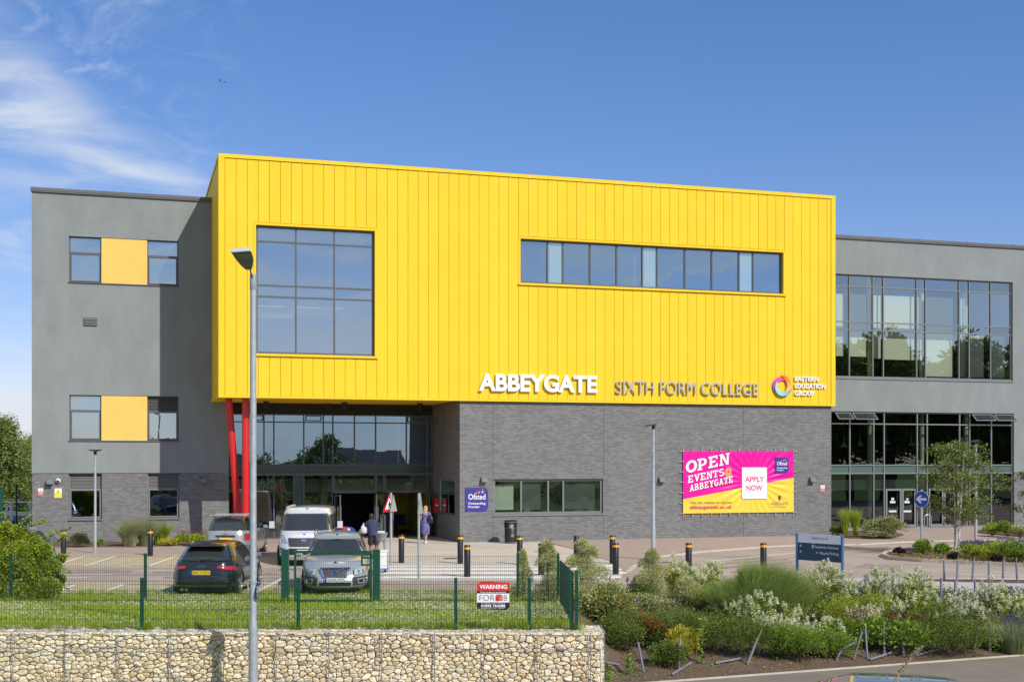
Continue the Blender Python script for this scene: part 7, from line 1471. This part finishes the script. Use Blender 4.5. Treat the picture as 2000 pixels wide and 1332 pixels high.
# ---- birches
def birch(name, label, base, h, w, nleaf, size, m, trunks, clumps, trunkm=M_wbark, droop=0.0, lean=.12, low=.22):
    o = thing(name, label, 'tree', base); tb = MB(); br = []
    for i in range(trunks):
        a = random.uniform(0, 6.28); p = Vector((math.cos(a) * .06 * i, math.sin(a) * .06 * i, -.1)); d = Vector((math.cos(a) * lean, math.sin(a) * lean, 1)); pts = [p]; k = 7
        for j in range(k): p = p + d * (h * .92 / k) + Vector((random.uniform(-.05, .05), random.uniform(-.05, .05), 0)) * h * .14; pts.append(p)
        r = [h * .0135 * (1 - .85 * j / k) * (1 - .2 * (i > 0)) for j in range(k + 1)]; tb.path(pts, r, 8); br.append(pts)
    tb.build('trunk', trunkm, o, smooth=True); cb = MB(); P = []; D = []
    for i in range(clumps):
        pts = random.choice(br); t = random.uniform(low, 1.0); j = min(len(pts) - 2, int(t * (len(pts) - 1))); s = pts[j].lerp(pts[j + 1], t * (len(pts) - 1) - j)
        a = random.uniform(0, 6.28); reach = w / 2 * random.uniform(.25, 1.0) * (1.15 - .75 * abs(t - .45) ** .9 * 1.4 if t < .8 else .5); reach = max(.05, reach); e = s + Vector((math.cos(a) * reach, math.sin(a) * reach, reach * random.uniform(.1, .5) - droop * reach * .6)); m_ = s.lerp(e, .5) + Vector((0, 0, reach * .12)); cb.path([s, m_, e], [h * .004, h * .0028, h * .0012], 5)
        r = w * random.uniform(.06, .13); k = int(nleaf / clumps)
        for c, rr, q in ((e, r, .6), (m_, r * .8, .4)):
            a_, d_ = inblob(int(k * q), tuple(c), (rr, rr, rr * (.75 + droop * 1.4)), .1); 
            if droop: a_[:, 2] -= RNG.uniform(0, 1, len(a_)) ** 2 * droop * rr * 2.2
            P.append(a_); D.append(d_)
    cb.build('branches', mat('bark_tan', (.30, .23, .17), .9), o); P = np.concatenate(P); D = np.concatenate(D); k = P[:, 2] > .3; npmesh('crown', leaves(P[k], size, .62, .0 if not droop else -.6, D[k]), 4, m, o); return o
random.seed(21)
pB = G(1867, 1079, .08); birch('birch_tree', 'small multi stemmed birch on the planted island', pB, 4.35, 3.6, 12500, .075, LM['birch'], 4, 80)
birch('birch_tree', 'birch at the right edge of the picture, partly out of frame', G(2042, 1072, .08), 3.7, 3.0, 13000, .075, LM['birch'], 3, 44)
for u, v, Y, w_, lab in ((12, 808, 92, 4.6, 'tallest weeping birch beyond the sports track'), (48, 862, 98, 4.2, 'lower weeping birch beside the corner of the building'), (-30, 830, 96, 6, 'weeping birch at the left edge beyond the sports track'), (66, 850, 104, 5, 'weeping birch partly behind the building corner')):
    h_ = H - (v - HY) / F * Y; random.seed(int(u) + 400); birch('weeping_birch', lab, ((u - CX) / F * Y, Y, 0), h_ + .2, w_, 26000, .15, LM['birchfar'], 2, 120, droop=.9, lean=.05, low=.12)['group'] = 'weeping birches beyond the sports track'
random.seed(5)
# ---- island planting
for u, vt, vb, wpx, mk, lab in ((1800, 1045, 1084, 34, 'mid', 'leafy sapling clump at the blue arrow sign'), (1838, 1060, 1083, 30, 'mid', 'low green plant left of the birch'), (1905, 1055, 1092, 50, 'bright', 'green plant under the lamp post on the island'), (1945, 1052, 1098, 60, 'bright', 'yellow green plant on the island near the right edge'), (1985, 1048, 1100, 60, 'mid', 'green plant on the island at the right edge'), (1870, 1072, 1088, 40, 'pitto', 'pale low plant at the birch foot'), (2020, 1050, 1100, 60, 'mid', 'green plant of the island just past the frame')):
    p = G(u, vb - 2, .07); s = F / p.y; shrub('island_plant', lab, 'plant', p, wpx / s * 1.1, (vb - vt) / s, 1500, .055, LM[mk], .5, 9)
for u, vt, vb, wpx, lab in ((1892, 1062, 1078, 40, 'purple flowers behind the birch on the island'), (1925, 1062, 1080, 40, 'left purple clump at the back of the island'), (1975, 1058, 1084, 56, 'right purple clump at the back of the island')):
    p = G(u, vb, .07); s = F / p.y; spikeplant('lavender', lab, p, wpx / s, (vb - vt) / s + .15, 900, M_stem, LM['grey'], .008, .10, LM['purple'], 110, 'lavender clumps', bl=True, spr=.012)
for u, v in ((1757, 1083), (1862, 1093), (1950, 1099)): p = G(u, v, .07); shrub('dark_red_plant', {1757: 'dark red leaved plant at the tip of the island', 1862: 'dark red leaved plant below the birch', 1950: 'dark red leaved plant at the kerb near the right edge'}[u], 'plant', p, .55, .28, 400, .06, mat('leaf_plum', (.05, .02, .025), .5), .6, 5)
n = 5000; pts = []
xs2 = [p.x for p in iw]; 
while len(pts) < n:
    u = random.uniform(1735, 2060); v = random.uniform(1070, 1105); tt = np.interp(u, [1727, 1745, 1800, 1900, 2000, 2300], [1087, 1091, 1094, 1099, 1103, 1118]); bb = np.interp(u, [1727, 1760, 1800, 2300], [1086, 1078, 1075, 1062])
    if bb < v < tt: q = G(u, v, .075); pts.append((q.x, q.y, .08 + random.uniform(0, .05)))
npmesh('dry_ground_cover', leaves(np.array(pts), .07, .3, .3), 4, ramp_island('dry_cover', [(.45, .30, .08), (.55, .42, .14), (.20, .2, .05), (.14, .08, .04), (.12, .2, .04)], .8, .1), kind='stuff')
# ---- tree guards and canes
M_guard = mat('guard_lilac', (.21, .225, .285), .45, spec=.4, noise=.15, nscale=20); M_cane = mat('cane', (.5, .36, .2), .8)
def guard(pa, pb, label, cane=0.0, r=.025, mid=None):
    o = thing('tree_guard', label, 'tree guard', pa, 'lilac plastic tree guards'); d = Vector(pb) - Vector(pa); b = MB()
    if mid is not None: b.path([(0, 0, 0), tuple(Vector(mid) - Vector(pa)), tuple(d)], r, 10)
    else: b.tube((0, 0, 0), tuple(d), r, r * .95, 12)
    b.build('tube', M_guard, o, smooth=True)
    if cane: b = MB(); u = d.normalized(); b.tube((.02, .02, -.05), tuple(d + u * cane + Vector((.01, .0, 0))), .007, n=6); b.build('cane', M_cane, o)
def guard_px(u0, v0, u1, v1, lab, cane=0, mid=None, flat=False):
    p = bedpt(u0, v0); p.z += .01
    if flat: q = bedpt(u1, v1); p.z += .03; q.z += .05
    else: q = W(u1, v1, p.y + .03)
    m_ = W(mid[0], mid[1], p.y) if mid else None
    if m_ is not None: m_.y += .05
    guard(p, q, lab, cane, .026, m_)
for a in ((1257, 1312, 1246, 1253, 'leaning tree guard below the red flowered shrub', 0), (1326, 1308, 1328, 1248, 'upright tree guard with a cane left of the tall thin weed', .11), (1459, 1298, 1480, 1245, 'tree guard leaning right with a long cane, mid bed', .22), (1667, 1289, 1684, 1233, 'tree guard leaning right, second from the bent one', 0),
          (1694, 1287, 1690, 1228, 'upright tree guard with cane right of the leaning one', .14), (1727, 1280, 1726, 1226, 'upright tree guard with cane before the red spiked plant', .16), (1765, 1281, 1759, 1225, 'tree guard without cane before the broad red spiked plant', 0), (1934, 1273, 1932, 1214, 'upright tree guard with cane left of the lavender', .11), (1903, 1271, 1911, 1220, 'tree guard half hidden right of the dark rounded shrub', 0)): guard_px(*a[:5], cane=a[5])
guard_px(1633, 1290, 1670, 1254, 'bent lilac tree guard, leftmost of the central group', mid=(1645, 1268))
for u0, v0, u1, v1, lab in ((1312, 1321, 1350, 1299, 'tree guard lying at the path edge left of the centre'), (1397, 1299, 1450, 1290, 'pale tree guard lying flat on the mulch'), (1183, 1297, 1208, 1303, 'fallen tree guard by the stone wall end'), (1699, 1291, 1743, 1278, 'fallen tree guard below the upright pair'), (1790, 1283, 1833, 1273, 'fallen tree guard below the dark rounded shrub')): guard_px(u0, v0, u1, v1, lab, flat=True)
for i, (u, vb, vt, cn) in enumerate(((1692, 1160, 1124, .14), (1717, 1165, 1130, .16), (1744, 1160, 1130, .12), (1806, 1165, 1131, 0), (1838, 1172, 1128, 0), (1865, 1168, 1134, .15), (1905, 1172, 1135, .1), (1937, 1170, 1140, .12))):
    p = G(u, vb, 0.02); guard(p, W(u + (i % 3 - 1), vt, p.y), ['first', 'second', 'third', 'fourth', 'fifth', 'sixth', 'seventh', 'eighth'][i] + ' from the left of the tree guards half hidden behind the white flowers', cn, .03)
for i, (ub, vb, ut, vt, cn) in enumerate(((1844, 1133, 1844, 1093, .12), (1869, 1135, 1871, 1095, .14), (1899, 1134, 1902, 1095, .14), (1931, 1135, 1932, 1095, 0), (1959, 1134, 1960, 1095, .12), (1987, 1135, 1985, 1097, .14))):
    p = G(ub, vb, .03); guard(p, W(ut, vt, p.y), ['first', 'second', 'third', 'fourth', 'fifth', 'sixth'][i] + ' from the left in the row of tree guards before the island kerb', cn, .034)
# dry grass stalk in the near foreground
o = thing('dry_grass_stalk', 'dry grass stalk leaning before the car roof in the bottom right corner', 'grass stalk', (W(1735, 1400, 17).x, 17.0, -1.0)); base = Vector(o.location); pt = [W(1741, 1345, 17), W(1760, 1308, 17), W(1780, 1284, 17), W(1801, 1263, 17)]
b = MB(); b.path([(0, 0, 0)] + [tuple(p - base) for p in pt], [.008, .008, .006, .005, .002], 6); b.build('stem', M_cane, o); t = RNG.uniform(0, 1, 420); pa = np.array([tuple(p - base) for p in pt]); Q = np.stack([np.interp(t * 3, [0, 1, 2, 3], pa[:, k]) for k in range(3)], 1) + RNG.normal(size=(420, 3)) * (.016 * (1 - t * .7))[:, None]; npmesh('seed_head', leaves(Q, .04, .3, .5), 4, ramp_island('straw_head', [(.42, .33, .2), (.55, .45, .3)], .8, .2), o)
# ================================================================ WHAT THE WINDOWS MIRROR, behind and beside the camera
def farhouse(x, y, w_, d_, h_, rz, label):
    o = empty('house', (x, y, -1.03), rz, label, 'house'); b = MB(); b.box(-w_ / 2, w_ / 2, -d_ / 2, d_ / 2, 0, h_); b.build('wall', mat('house_brick', (.22, .13, .09), .9, noise=.2, nscale=3), o)
    b = MB(); b.prism([(-d_ / 2 - .4, h_), (d_ / 2 + .4, h_), (0, h_ + d_ * .32)], -w_ / 2 - .3, w_ / 2 + .3, 'x'); b.build('roof', mat('house_roof', (.09, .06, .05), .9), o)
for i, (x, y, w_, d_, h_, lab) in enumerate(((-18, -48, 13, 8, 3.4, 'brick house behind the camera, leftmost of the row'), (2, -52, 11, 8, 3.2, 'brick house behind the camera, second of the row'), (22, -46, 14, 8, 3.3, 'brick house behind the camera, third of the row'), (44, -42, 13, 8, 3.6, 'brick house behind the camera, right end of the row'))): farhouse(x, y, w_, d_, h_, .1 * i, lab)
def roundtree(x, y, h_, w_, n, lab, size=.28):
    o = thing('broadleaf_tree', lab, 'tree', (x, y, -1.03), 'trees behind and beside the camera'); b = MB(); b.tube((0, 0, 0), (0, 0, h_ * .5), h_ * .03, h_ * .015, 8)
    P = []; D = []
    for i in range(26):
        a = random.uniform(0, 6.28); q = random.uniform(0, .75); c = (math.cos(a) * q * w_ / 2, math.sin(a) * q * w_ / 2, h_ * random.uniform(.3, .85) * (1 - .25 * q)); r = w_ * random.uniform(.12, .2); p, d = inblob(n // 26, c, (r, r, r * .9), .5); P.append(p); D.append(d); b.tube((0, 0, h_ * .3), c, h_ * .01, h_ * .004, 5, cap=False)
    b.build('trunk', M_bark, o); npmesh('crown', leaves(np.concatenate(P), size, .6, .1, np.concatenate(D)), 4, LM['dark'], o)
Cw = BM.inverted() @ Vector((0, 0, H)); Cm = BM @ Vector((Cw.x, 2 * YW - Cw.y, H))          # the camera mirrored in the wing's glass line
def mirrored(u, dist):
    g = BM @ Vector((lx(u, YW), YW, 0)); d = (g - Cm); d.z = 0; d.normalize(); return g + d * dist
TR = []
for k, u in enumerate((1420, 1500, 1580, 1660, 1740, 1820, 1900, 1980, 2060, 2140, 2220, 2300)):
    p = mirrored(u, 56 + (k % 2) * 7); TR.append((p.x, p.y, 16.8 + (k * 37 % 5) * .45, 13))
p = mirrored(640, 62); TR.append((p.x, p.y, 7.6, 7)); p = mirrored(590, 66); TR.append((p.x, p.y, 6.2, 5))
TR += [(14, -40, 8.5, 7), (19, -38, 9.5, 6), (-8, -46, 6, 7), (34, -50, 6.5, 8)]
TR += [(46 + i * 8.0, -16 + i * 6.5 + (i % 2) * 4, 17.0 + (i % 3) * 1.6, 13) for i in range(1)]
for i, (x, y, h_, w_) in enumerate(TR): roundtree(x, y, h_, w_, 3200 if h_ < 12 else 11000, 'broadleaf tree number %s counted round from behind the camera' % ['one', 'two', 'three', 'four', 'five', 'six', 'seven', 'eight', 'nine', 'ten', 'eleven', 'twelve', 'thirteen', 'fourteen', 'fifteen', 'sixteen', 'seventeen', 'eighteen', 'nineteen', 'twenty', 'twenty one'][i], .28 if h_ < 12 else .5)
hg = MB(); o = thing('hedge', 'long clipped hedge along the road behind the camera', 'hedge', (0, -14, -1.03)); n = 24000; P = np.stack([RNG.uniform(-45, 60, n), RNG.uniform(-1, 1, n), RNG.uniform(0, 2.0, n)], 1); npmesh('foliage', leaves(P, .22, .6, .1), 4, LM['dark'], o)
# ================================================================ PEOPLE and small things by the entrance
M_skin = mat('skin', (.55, .33, .23), .6); M_skin2 = mat('skin_tanned', (.30, .15, .085), .6)
def skinbody(name, chain, edges, m, parent, lvl=2):
    """continuous body: joints with radii joined by a Skin modifier; the first joint is the root"""
    me = bpy.data.meshes.new(name); me.from_pydata([c[0] for c in chain], edges, []); o = bpy.data.objects.new(name, me); COL.objects.link(o); o.parent = parent
    sk = o.modifiers.new('skin', 'SKIN'); sk.use_smooth_shade = True
    for i, c in enumerate(chain):
        r = c[1]; me.skin_vertices[0].data[i].radius = r if hasattr(r, '__len__') else (r, r)
        me.skin_vertices[0].data[i].use_root = (i == 0)
    sb = o.modifiers.new('sub', 'SUBSURF'); sb.levels = lvl; sb.render_levels = lvl; me.materials.append(m); return o
def loft(mb, rings):
    n = len(rings[0]); vs = [p for r in rings for p in r]; fs = [(k * n + i, k * n + (i + 1) % n, (k + 1) * n + (i + 1) % n, (k + 1) * n + i) for k in range(len(rings) - 1) for i in range(n)]
    fs += [tuple(range(n - 1, -1, -1)), tuple(range((len(rings) - 1) * n, len(rings) * n))]; mb.add(vs, fs)
def ell(cx, cy, cz, rx, ry, n=20, tilt=0, wob=0, ph=0): return [(cx + rx * (1 + wob * math.sin(5 * t + ph)) * math.cos(t), cy + ry * (1 + wob * math.sin(5 * t + ph)) * math.sin(t), cz + tilt * math.sin(t)) for t in [2 * math.pi * i / n for i in range(n)]]
def hand(o, p, d, m, s=1.0):
    """palm with four curled fingers and a thumb; d = pointing direction"""
    p = Vector(p); d = Vector(d).normalized(); side = d.cross(Vector((0, 1, 0)))
    side = (side if side.length > .1 else Vector((1, 0, 0))).normalized(); nrm = d.cross(side); b = MB(); b.sphere(p + d * .045 * s, .04 * s, 10, 7, (.95, .55, 1.15))
    for i, L in enumerate((.062, .072, .067, .052)):
        a = p + d * .08 * s + side * (i - 1.5) * .019 * s; c = a + d * L * .5 * s + nrm * .012 * s; e = c + d * L * .35 * s + nrm * .03 * s; b.path([a, c, e], [.0095 * s, .0085 * s, .007 * s], 6)
    a = p + d * .03 * s - side * .035 * s; c = a + (d * .6 - side * .8) * .035 * s; b.path([a, c, c + d * .03 * s], [.012 * s, .01 * s, .008 * s], 6); return b.build('hand', m, o, smooth=True)
# woman walking to the door, seen from behind (local: she faces +y)
base = G(831, 1061, .012); wo_ = empty('person', base, -.12, 'woman in a blue patterned dress with long fair hair walking to the entrance', 'person', 'people at the entrance')
hz = 1.60
J = [((0, 0, .92), (.125, .10)), ((0, .0, 1.05), (.105, .085)), ((0, .0, 1.22), (.12, .085)), ((0, 0, 1.34), (.10, .07)), ((0, .015, 1.42), (.045, .045)), ((0, .025, 1.48), (.06, .068)), ((0, .03, 1.55), (.068, .082)), ((0, .025, 1.60), (.045, .055)),
     ((-.155, 0, 1.335), .045), ((-.20, -.03, 1.13), .036), ((-.185, .06, .93), .024), ((.155, 0, 1.335), .045), ((.21, -.01, 1.12), .036), ((.15, .12, 1.03), .024),
     ((-.075, 0, .86), (.085, .09)), ((-.06, .05, .48), .05), ((-.05, .0, .10), .030), ((-.05, .10, .035), (.028, .034)), ((.075, 0, .86), (.085, .09)), ((.06, -.02, .48), .05), ((.045, -.16, .13), .030), ((.045, -.09, .04), (.028, .034))]
E = [(0, 1), (1, 2), (2, 3), (3, 4), (4, 5), (5, 6), (6, 7), (3, 8), (8, 9), (9, 10), (3, 11), (11, 12), (12, 13), (0, 14), (14, 15), (15, 16), (16, 17), (0, 18), (18, 19), (19, 20), (20, 21)]
skinbody('body', J, E, M_skin, wo_); hand(wo_, (-.185, .06, .93), (.05, .3, -1), M_skin); hand(wo_, (.15, .12, 1.03), (-.4, .8, .1), M_skin)
def patmat(name, c1, c2, sc):
    m = bpy.data.materials.new(name); m.use_nodes = True; t = m.node_tree; b = t.nodes['Principled BSDF']; tcn = N(t, 'ShaderNodeTexCoord'); v = N(t, 'ShaderNodeTexVoronoi'); v.inputs['Scale'].default_value = sc; t.links.new(tcn.outputs['Object'], v.inputs['Vector'])
    f = smooth(t, v.outputs['Distance'], .30, .42); x = N(t, 'ShaderNodeMix', data_type='RGBA'); t.links.new(f, x.inputs[0]); x.inputs[6].default_value = (*c1, 1); x.inputs[7].default_value = (*c2, 1); t.links.new(x.outputs[2], b.inputs[0]); b.inputs['Roughness'].default_value = .85; return m
b = MB(); loft(b, [ell(0, 0, .40, .165, .15, wob=.07), ell(0, 0, .52, .175, .16, wob=.06), ell(0, 0, .70, .185, .165, wob=.04), ell(0, 0, .90, .185, .15), ell(0, 0, 1.03, .142, .115), ell(0, 0, 1.10, .138, .11), ell(0, 0, 1.24, .165, .12), ell(0, 0, 1.33, .165, .10), ell(0, 0, 1.385, .11, .07), ell(0, .01, 1.40, .06, .055)])
M_dress = patmat('dress_pattern', (.30, .28, .50), (.10, .09, .25), 22); b.build('dress', M_dress, wo_, smooth=60)
b = MB()
for s in (-1, 1): loft(b, [ell(s * .15, 0, 1.36, .055, .06, 12), ell(s * .18, -.01, 1.29, .062, .062, 12), ell(s * .20, -.02, 1.22, .058, .058, 12)])
b.build('sleeves', M_dress, wo_, smooth=60)
b = MB(); loft(b, [ell(0, -.09, 1.22, .05, .02, 14), ell(0, -.085, 1.32, .085, .035, 14), ell(0, -.06, 1.42, .10, .055, 14), ell(0, .0, 1.50, .098, .095, 14), ell(0, .01, 1.57, .093, .10, 14), ell(0, .01, 1.62, .07, .08, 14), ell(0, .01, 1.645, .03, .035, 14)]); b.build('hair', mat('hair_fair', (.50, .30, .14), .6, noise=.25, nscale=30), wo_, smooth=60)
for s, y0, z0_ in ((-1, .0, 0.0), (1, -.19, .03)): b = MB(); loft(b, [[(s * .05 + x, y0 + y, z0_ + z) for x, y, z in ((-.035, -.06, 0), (.035, -.06, 0), (.045, .14, 0), (.0, .20, 0), (-.045, .14, 0))], [(s * .05 + x, y0 + y, z0_ + z) for x, y, z in ((-.036, -.07, .05), (.036, -.07, .05), (.04, .12, .05), (0, .18, .045), (-.04, .12, .05))], [(s * .05 + x, y0 + y, z0_ + z) for x, y, z in ((-.028, -.06, .09), (.028, -.06, .09), (.02, .02, .085), (0, .03, .085), (-.02, .02, .085))]]); b.build('shoe', M_white, wo_, smooth=50)
hb = empty('shoulder_bag', base + Vector((.20, -.10, 0)), -.12, 'black slouchy shoulder bag hanging at the right side of the woman', 'bag'); b = MB(); loft(b, [ell(0, 0, .88, .09, .05, 14), ell(0, 0, .92, .15, .075, 14), ell(0, 0, 1.02, .16, .08, 14), ell(0, 0, 1.14, .13, .055, 14), ell(0, 0, 1.19, .09, .03, 14)]); b.build('bag_body', mat('leather_black', (.015, .015, .02), .35), hb, smooth=60)
b = MB(); b.path([(-.09, .0, 1.17), (-.06, .03, 1.30), (-.04, .1, 1.40), (.0, .12, 1.36), (.08, .02, 1.17)], .011, 6); b.build('strap', M_blk, hb, smooth=True)
# man bending over a bag, seen from behind-left
Ym = 47.6; base = W(729, 900, Ym).xy.to_3d(); mo_ = empty('person', base, .35, 'man in navy top and dark shorts bending over a white bag', 'person', 'people at the entrance')
J = [((0, -.05, .84), (.145, .12)), ((0, .02, 1.0), (.14, .12)), ((0, .10, 1.18), (.165, .12)), ((0, .16, 1.30), (.12, .09)), ((-.01, .20, 1.38), (.055, .055)), ((-.015, .23, 1.44), (.068, .08)), ((-.02, .25, 1.50), (.075, .09)), ((-.02, .245, 1.56), (.05, .06)),
     ((-.19, .15, 1.29), .055), ((-.27, .18, 1.06), .042), ((-.30, .34, .90), .030), ((.19, .15, 1.29), .055), ((.26, .20, 1.05), .042), ((.14, .36, .95), .030),
     ((-.09, -.04, .80), (.095, .10)), ((-.10, .02, .45), .062), ((-.10, -.03, .09), .038), ((-.10, .08, .035), (.034, .042)), ((.09, -.04, .80), (.095, .10)), ((.11, .0, .45), .062), ((.11, -.06, .09), .038), ((.11, .05, .035), (.034, .042))]
skinbody('body', J, E, M_skin2, mo_); hand(mo_, (-.30, .34, .90), (-.1, .5, -.8), M_skin2); hand(mo_, (.14, .36, .95), (-.3, .7, -.4), M_skin2)
M_top = mat('navy_top', (.028, .038, .085), .85, noise=.15, nscale=8)
b = MB(); loft(b, [ell(0, -.05, .80, .195, .165, tilt=-.02), ell(0, -.02, .92, .19, .16), ell(0, .03, 1.03, .185, .155), ell(0, .09, 1.16, .205, .15), ell(0, .14, 1.27, .225, .15), ell(0, .16, 1.335, .215, .13), ell(0, .175, 1.38, .14, .11), ell(0, .19, 1.405, .075, .075)]); b.build('top', M_top, mo_, smooth=60)
b = MB()
for s in (-1, 1): loft(b, [ell(s * .17, .15, 1.32, .065, .07, 12), ell(s * .215, .16, 1.24, .07, .07, 12), ell(s * .25, .17, 1.13, .062, .062, 12)])
b.build('sleeves', M_top, mo_, smooth=60)
b = MB(); loft(b, [ell(-.105, 0, .46, .10, .105, 14), ell(-.10, -.02, .65, .108, .115, 14), ell(-.07, -.04, .84, .12, .14, 14)]); loft(b, [ell(.105, -.01, .46, .10, .105, 14), ell(.10, -.02, .65, .108, .115, 14), ell(.07, -.04, .84, .12, .14, 14)]); b.build('shorts', mat('shorts_dark', (.03, .022, .022), .85), mo_, smooth=60)
b = MB(); loft(b, [ell(-.015, .16, 1.42, .05, .03, 14), ell(-.02, .20, 1.48, .085, .085, 14), ell(-.02, .225, 1.55, .092, .10, 14), ell(-.02, .235, 1.60, .07, .08, 14), ell(-.02, .24, 1.625, .03, .035, 14)]); b.build('hair', mat('hair_dark', (.02, .014, .01), .6), mo_, smooth=60)
for s in (-1, 1): b = MB(); loft(b, [[(s * .105 + x, y, z) for x, y, z in ((-.045, -.1, 0), (.045, -.1, 0), (.05, .12, 0), (0, .19, 0), (-.05, .12, 0))], [(s * .105 + x, y, z) for x, y, z in ((-.04, -.11, .07), (.04, -.11, .07), (.04, .08, .06), (0, .15, .05), (-.04, .08, .06))]]); b.build('shoe', M_blk, mo_, smooth=50)
q = W(711, 1033, Ym); bg = empty('plastic_bag', (q.x, q.y + .1, q.z - .18), 0, 'white plastic bag held by the bending man', 'bag'); b = MB(); loft(b, [ell(0, 0, 0, .06, .06, 16, wob=.1), ell(0, 0, .05, .13, .10, 16, wob=.1), ell(0, 0, .17, .14, .10, 16, wob=.12, ph=1), ell(0, 0, .27, .12, .07, 16, wob=.14, ph=2), ell(-.02, 0, .33, .05, .03, 16)]); b.build('bag_body', mat('plastic_white', (.75, .76, .78), .35), bg, smooth=60)
b = MB(); b.path([(-.05, 0, .31), (-.04, 0, .40), (.02, 0, .36)], .012, 6); b.build('handle', MT['plastic_white'], bg)
# portable hand washing stand
Yh = 41.0; p = W(745, 900, Yh).xy.to_3d(); o = empty('hand_wash_stand', p, .1, 'portable grey and white hand wash stand beside the silver estate car', 'wash stand'); zt = H - (1040 - HY) / F * Yh; s = F / Yh
b = MB(); b.lathe([(.10, zt - .28), (.15, zt - .25), (.19, zt - .04), (.20, zt - .03), (.20, zt)], 20); b.build('basin', mat('tub_grey', (.25, .26, .27), .5), o, smooth=True)
b = MB(); b.box(-.11, .11, -.09, .09, zt + .002, zt + .03); b.box(-.12, .10, -.10, .08, zt + .031, zt + .055); b.build('paper_pile', M_white, o)
b = MB()
for x in (-.1, .1): b.tube((x * 1.1, 0, zt - .55), (x * .9, 0, zt - .25), .035, n=10)
b.build('leg', MT['tub_grey'], o)
b = MB(); b.box(-.20, .20, -.15, .15, zt - .60, zt - .55); b.box(-.17, .17, -.13, .13, .14, zt - .60); b.build('cabinet', M_white, o); b = MB(); b.box(-.10, .24, -.14, .14, .10, .139); b.build('base_trim', mat('trim_blue', (.02, .18, .55), .5), o); b = MB(); b.box(.171, .22, -.1, .1, .14, .22); b.build('tap_panel', mat('trim_orange', (.8, .3, .03), .5), o)
b = MB()
for x in (-.12, .12): b.tube((x, -.14, .05), (x, -.10, .05), .05, n=12)
b.build('caster', M_blk, o)
# red and blue crate beyond the estate car roof
q = W(677, 1035, 46.5); o = empty('stacked_crate', (q.x, 46.5, 0), 0, 'red and blue printed board leaning upright behind the silver estate car', 'display board'); zt = H - (1029 - HY) / F * 46.5
b = MB(); b.prism([(-.22, .0), (.0, .0), (.0, zt), (-.2, zt)], 0, .25, 'y'); b.build('red_half', mat('board_red', (.7, .04, .04), .5), o); b = MB(); b.prism([(.002, 0), (.28, 0), (.28, zt - .10), (.15, zt - .01), (.002, zt)], 0.001, .249, 'y'); b.build('blue_half', mat('board_blue', (.04, .06, .4), .5), o); b = MB(); b.prism([(.03, zt - .12), (.14, zt - .12), (.10, zt - .04), (.04, zt - .03)], -.006, 0, 'y'); b.build('white_mark', M_white, o)
# things on the window boards of the left wing
for u, v, c, lab in ((143, 1005, (.5, .3, .12), 'small brown picture frame on the left window board'), (150, 1006, (.05, .2, .04), 'small green pot plant on the left window board'), (168, 1007, (.6, .3, .1), 'small orange figure on the left window board'), (183, 1006, (.6, .6, .55), 'small white box on the left window board'), (311, 1005, (.5, .15, .08), 'terracotta pot with a plant on the right window board'), (297, 1005, (.05, .2, .05), 'small green plant on the right window board'), (340, 1006, (.6, .6, .6), 'small white carton on the right window board')):
    ly = YW + .35; x, z = lx(u, ly), hC[2] + .01; nm = 'pot_plant' if 'plant' in lab else 'window_ornament'; o = onwall(nm, lab, 'pot plant' if 'plant' in lab else 'ornament'); m_ = mat('orn_%d' % u, c, .7)
    if 'plant' in lab:
        b = MB(); b.lathe([(.045, 0), (.065, .12)], 12, (x, ly, z)); b.build('pot', m_ if 'terra' in lab else mat('pot_green', (.1, .25, .1), .6), o); P, D = inblob(60, (x, ly, z + .17), (.10, .08, .10), .1); npmesh('foliage', leaves(P, .08, .4, .4, D), 4, LM['mid'], o)
    elif 'figure' in lab: b = MB(); b.prism([(x - .07, z), (x + .07, z), (x + .03, z + .06), (x + .08, z + .10), (x, z + .11), (x - .0, z + .16), (x - .03, z + .10), (x - .08, z + .1), (x - .03, z + .06)], ly, ly + .03, 'y'); b.build('figure', m_, o)
    else: b = MB(); b.box(x - .07, x + .07, ly, ly + .05, z, z + .19); b.build('frame', m_, o); b = MB(); b.box(x - .05, x + .05, ly - .004, ly - .0005, z + .03, z + .16); b.build('picture', mat('orn_pale', (.6, .55, .4), .7), o)
